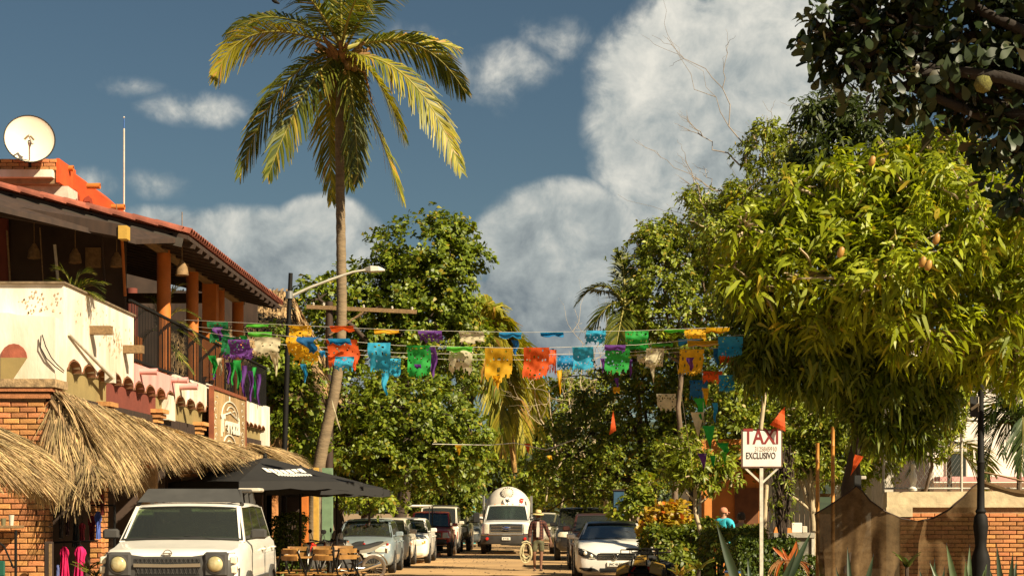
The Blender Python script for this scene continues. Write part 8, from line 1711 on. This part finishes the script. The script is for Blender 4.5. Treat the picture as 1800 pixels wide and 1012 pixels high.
garment(155, 905, 169, 950, 25.4, (.20, .012, .018), 'maroon shirt hanging beside the blue one', 'shirt', 3)
garment(166, 898, 179, 946, 25.3, (.10, .16, .52), 'bright blue shirt hanging by the stall post', 'shirt', 4)
garment(176, 868, 184, 904, 25.2, (.22, .03, .02), 'dark red scarf hanging on the stall post', 'trousers', 5)
garment(102, 960, 124, 1030, 24.9, (.62, .008, .10), 'hot pink dress at the left of the stall', 'dress', 6)
garment(127, 960, 155, 1030, 25.0, (.60, .01, .12), 'hot pink ruffled dress beside the stall pillar', 'dress', 7)
garment(98, 992, 106, 1030, 25.2, (.16, .2, .45), 'pale blue cloth hanging low left of the pink dress', 'trousers', 8)
garment(103, 905, 112, 945, 26.6, (.03, .025, .022), 'black shirt deep in the clothes stall', 'shirt', 9)
garment(114, 900, 124, 940, 26.8, (.05, .02, .02), 'dark brown blouse deep in the stall beside the grey dress', 'shirt', 10)
rk = empty('clothes_rail', (at(140, 25.6), 25.6, 0), 0, 'dark clothes rail under the long awning', 'rail'); MB().tube([(-.75, -.1, 1.62), (.55, -.1, 1.62)], .015, 6).build('bar', M_iron, rk); MB().tube([(-.75, -.1, 1.05), (.4, -.5, 1.1)], .015, 6).build('lower_bar', M_iron, rk)
for x in (-.75, .55): MB().tube([(x, -.1, 0), (x, -.1, 1.62)], .02, 6).build('upright', M_iron, rk)
r = empty('stall_post', (at(86, 23.6), 23.6, 0), 0, 'short dark wooden post beside the brick corner', 'post'); MB().rbox(-.055, .055, -.05, .05, 0, zz(951, 23.6), .012).build('shaft', M_dark, r); MB().rbox(.01, .055, -.056, -.045, .6, zz(955, 23.6), .004).build('bark_strip', M_timber, r)
r = empty('wall_shelf', (-7.5, 23.8, 0), 0, 'dark bracket shelf on the brick wall at the left edge', 'shelf'); MB().rbox(-.35, .22, -.18, .15, zz(928, 23.7), zz(923, 23.7), .006).build('board', M_timber, r); MB().tube([(.18, -.12, 1.28), (.18, -.12, .55)], .02, 6).tube([(.15, -.12, .75), (.02, -.12, 1.05), (-.25, -.12, 1.26)], .014, 6).build('bracket', M_iron, r)
for (x, hh, lb, m_) in ((6, .10, 'small grey pot on the wall shelf', M_polive), (20, .145, 'tall pale cup on the wall shelf', M_gwhite)): tag(MB().lathe([(.028, 0), (.04, hh), (.034, hh), (.024, .01)], 12).build('pot', m_, None, 50, (at(x, 23.68), 23.68, zz(923, 23.7)+.001)), lb, 'pot')
r = empty('green_chair', (at(2, 22.6), 22.6, 0), 0, 'dark green chair back at the lower left corner', 'chair'); MB().rbox(-.25, .05, -.02, .02, .68, zz(985, 22.6), .012).build('backrest', mat('dark green paint', (.01, .08, .05), .5), r)
for x in (-.24, .03): MB().box(x-.02, x+.02, -.02, .02, 0, .68).build('leg', MATS['dark green paint'], r)
for x in (-.24, .03): MB().box(x-.02, x+.02, -.42, -.38, 0, .42).build('leg', MATS['dark green paint'], r)
MB().rbox(-.27, .06, -.42, .0, .42, .45, .01).build('seat', MATS['dark green paint'], r)
tag(MB().loft([[(-.05+.01*sin(k), -.02, -.1*k*1.0), (.05+.02*sin(k*2), -.02, -.1*k), (.05, .02, -.1*k), (-.05, .02, -.1*k)] for k in range(4)]).build('blue_cloth', mat('blue rope cloth', (.01, .09, .42), .8, var=.3, scale=20), None, None, tuple(P(431, 790, 38.9))), 'blue cloth strip tied below the wooden signboard', 'cloth')
# paper streamers tied to the balcony rail
for i, (x0, y0_, x1, y1_, c_, w_) in enumerate([(368, 628, 382, 668, 'green', 'tied at the near end of the rail'), (372, 660, 380, 672, 'purple', 'small knot under the green one'), (382, 632, 392, 665, 'cream', 'tied between green and purple'), (397, 640, 405, 680, 'purple', 'third along the rail'),
    (404, 640, 412, 682, 'green', 'fourth along the rail'), (412, 636, 426, 690, 'green', 'wide, in the middle of the rail'), (423, 645, 433, 705, 'purple', 'long, past the middle of the rail'), (436, 655, 446, 712, 'purple', 'near the far end of the rail'), (443, 648, 451, 705, 'green', 'second from the far end of the rail'), (450, 660, 458, 718, 'purple', 'at the far end of the rail')]):
    dd = 6.86*F/(955-(x0+x1)/2); flag(x0, y0_-3, x1, y1_-6, dd, c_, 'twist', 'streamer '+w_+' of the balcony', seed=100+i)
# balcony and planter palms
def house_palm(x, y, d, fr, label, seed):
    o = P(x, y, d); r = empty('potted_palm', tuple(o), 0, label, 'potted palm', 'potted palms on the restaurant balcony'); rng = random.Random(seed)
    MB().lathe([(.12, -1.2), (.17, -.95), (.155, -.95), (.11, -1.15)], 16).build('pot', M_terra, r, 40); MB().tube([(0, 0, -1.1), (0, 0, 0)], .03, 6).build('stem', M_bark, r)
    for i, (c1, tip) in enumerate(fr):
        dy = rng.uniform(-.3, .3); frond(r, bez((0, 0, 0), P(*c1, d)-o+Vector((0, dy*.5, 0)), P(*tip, d)-o+Vector((0, dy, 0))), L_palm, seed+i, nleaf=26, Lmax=.30, hang=.3, w=.022, r0=.012)
house_palm(285, 590, 32.7, [((300, 520), (352, 560)), ((290, 500), (330, 500)), ((270, 510), (235, 580)), ((310, 560), (365, 620)), ((280, 520), (255, 520)), ((320, 540), (350, 600)), ((265, 560), (240, 620)), ((300, 600), (345, 660))], 'arching potted palm between the terracotta columns', 300)
house_palm(128, 520, 26, [((140, 480), (180, 512)), ((130, 470), (160, 480)), ((110, 480), (85, 510)), ((150, 490), (190, 500)), ((120, 470), (100, 475)), ((145, 500), (185, 530))], 'potted palm rising behind the white parapet', 320)
# next shop: coloured posts beyond the parasols
d = 43; SH = empty('corner_shop', (at(540, d), d+1.5, 0), 0, 'dim open-fronted shop with orange, ochre and pale green posts', 'building'); o = Vector(SH.location)
def sp_(name, mb, m, label=None): mb.v = [(v[0]-o.x, v[1]-o.y, v[2]-o.z) for v in mb.v]; return mb.build(name, m, SH, label=label)
sp_('back_wall', MB().box(at(440, 47), at(580, 47), 47, 47.2, -.4, 2.1), M_inside); sp_('roof', MB().box(at(450, 44), at(548, 44), 44.4, 47, 2.3, 2.4), M_dark)
sp_('post', MB().box(at(566, d+1), at(583, d+1), d+1, d+1.3, -.4, 2.6), mat('shade-dulled green paint', (.13, .21, .12), .8, var=.25, scale=4), 'pale green square post'); sp_('post', MB().box(at(551, d+.6), at(559, d+.6), d+.6, d+.8, -.4, 2.6), M_ochre, 'ochre yellow post'); sp_('post', MB().box(at(526, d+.4), at(540, d+.4), d+.4, d+.7, -.4, 2.6), M_terra, 'orange post')  # green post is dulled, the shop's shade put into its paint colour
sp_('post', MB().box(at(478, d+.2), at(486, d+.2), d+.2, d+.5, -.4, 2.6), M_brick, 'brick coloured post')
# far bits
d = 95; r = empty('market_canopy', (at(843, d), d, gz(d)), 0, 'small white peaked canopy far down the left side', 'canopy'); h = zz(884, d)-gz(d)
MB().loft([[(-.7, -.7, h-.15), (.7, -.7, h-.15), (.7, .7, h-.15), (-.7, .7, h-.15)], [(-.7, -.7, h), (.7, -.7, h), (.7, .7, h), (-.7, .7, h)], [(-.03, -.03, h+.55), (.03, -.03, h+.55), (.03, .03, h+.55), (-.03, .03, h+.55)]]).build('roof', M_pw, r)
for a in (-.66, .66):
    for b in (-.66, .66): MB().tube([(a, b, 0), (a, b, h)], .02, 5).build('leg', M_alloy, r)
for (x, yt, dd, w_, m_, lb) in ((824, 838, 92, .35, mat('turquoise paint', (.08, .35, .34), .8, var=.2), 'narrow turquoise house front far down the left side'), (1088, 862, 54, .16, mat('blue paint', (.02, .07, .13), .8, var=.2), 'blue painted doorway among the right-hand trees')):
    r = empty('house_front', (at(x, dd), dd, gz(dd)), 0, lb, 'building'); hh = zz(yt, dd)-gz(dd); MB().box(-w_, w_, 0, .6, 0, hh).build('wall', m_, r); MB().box(-w_*.5, w_*.5, -.04, -.002, 0, hh*.6).build('door', M_dark, r); MB().box(-w_-.02, w_+.02, -.03, .62, hh+.002, hh+.05).build('roof_edge', M_dark, r)
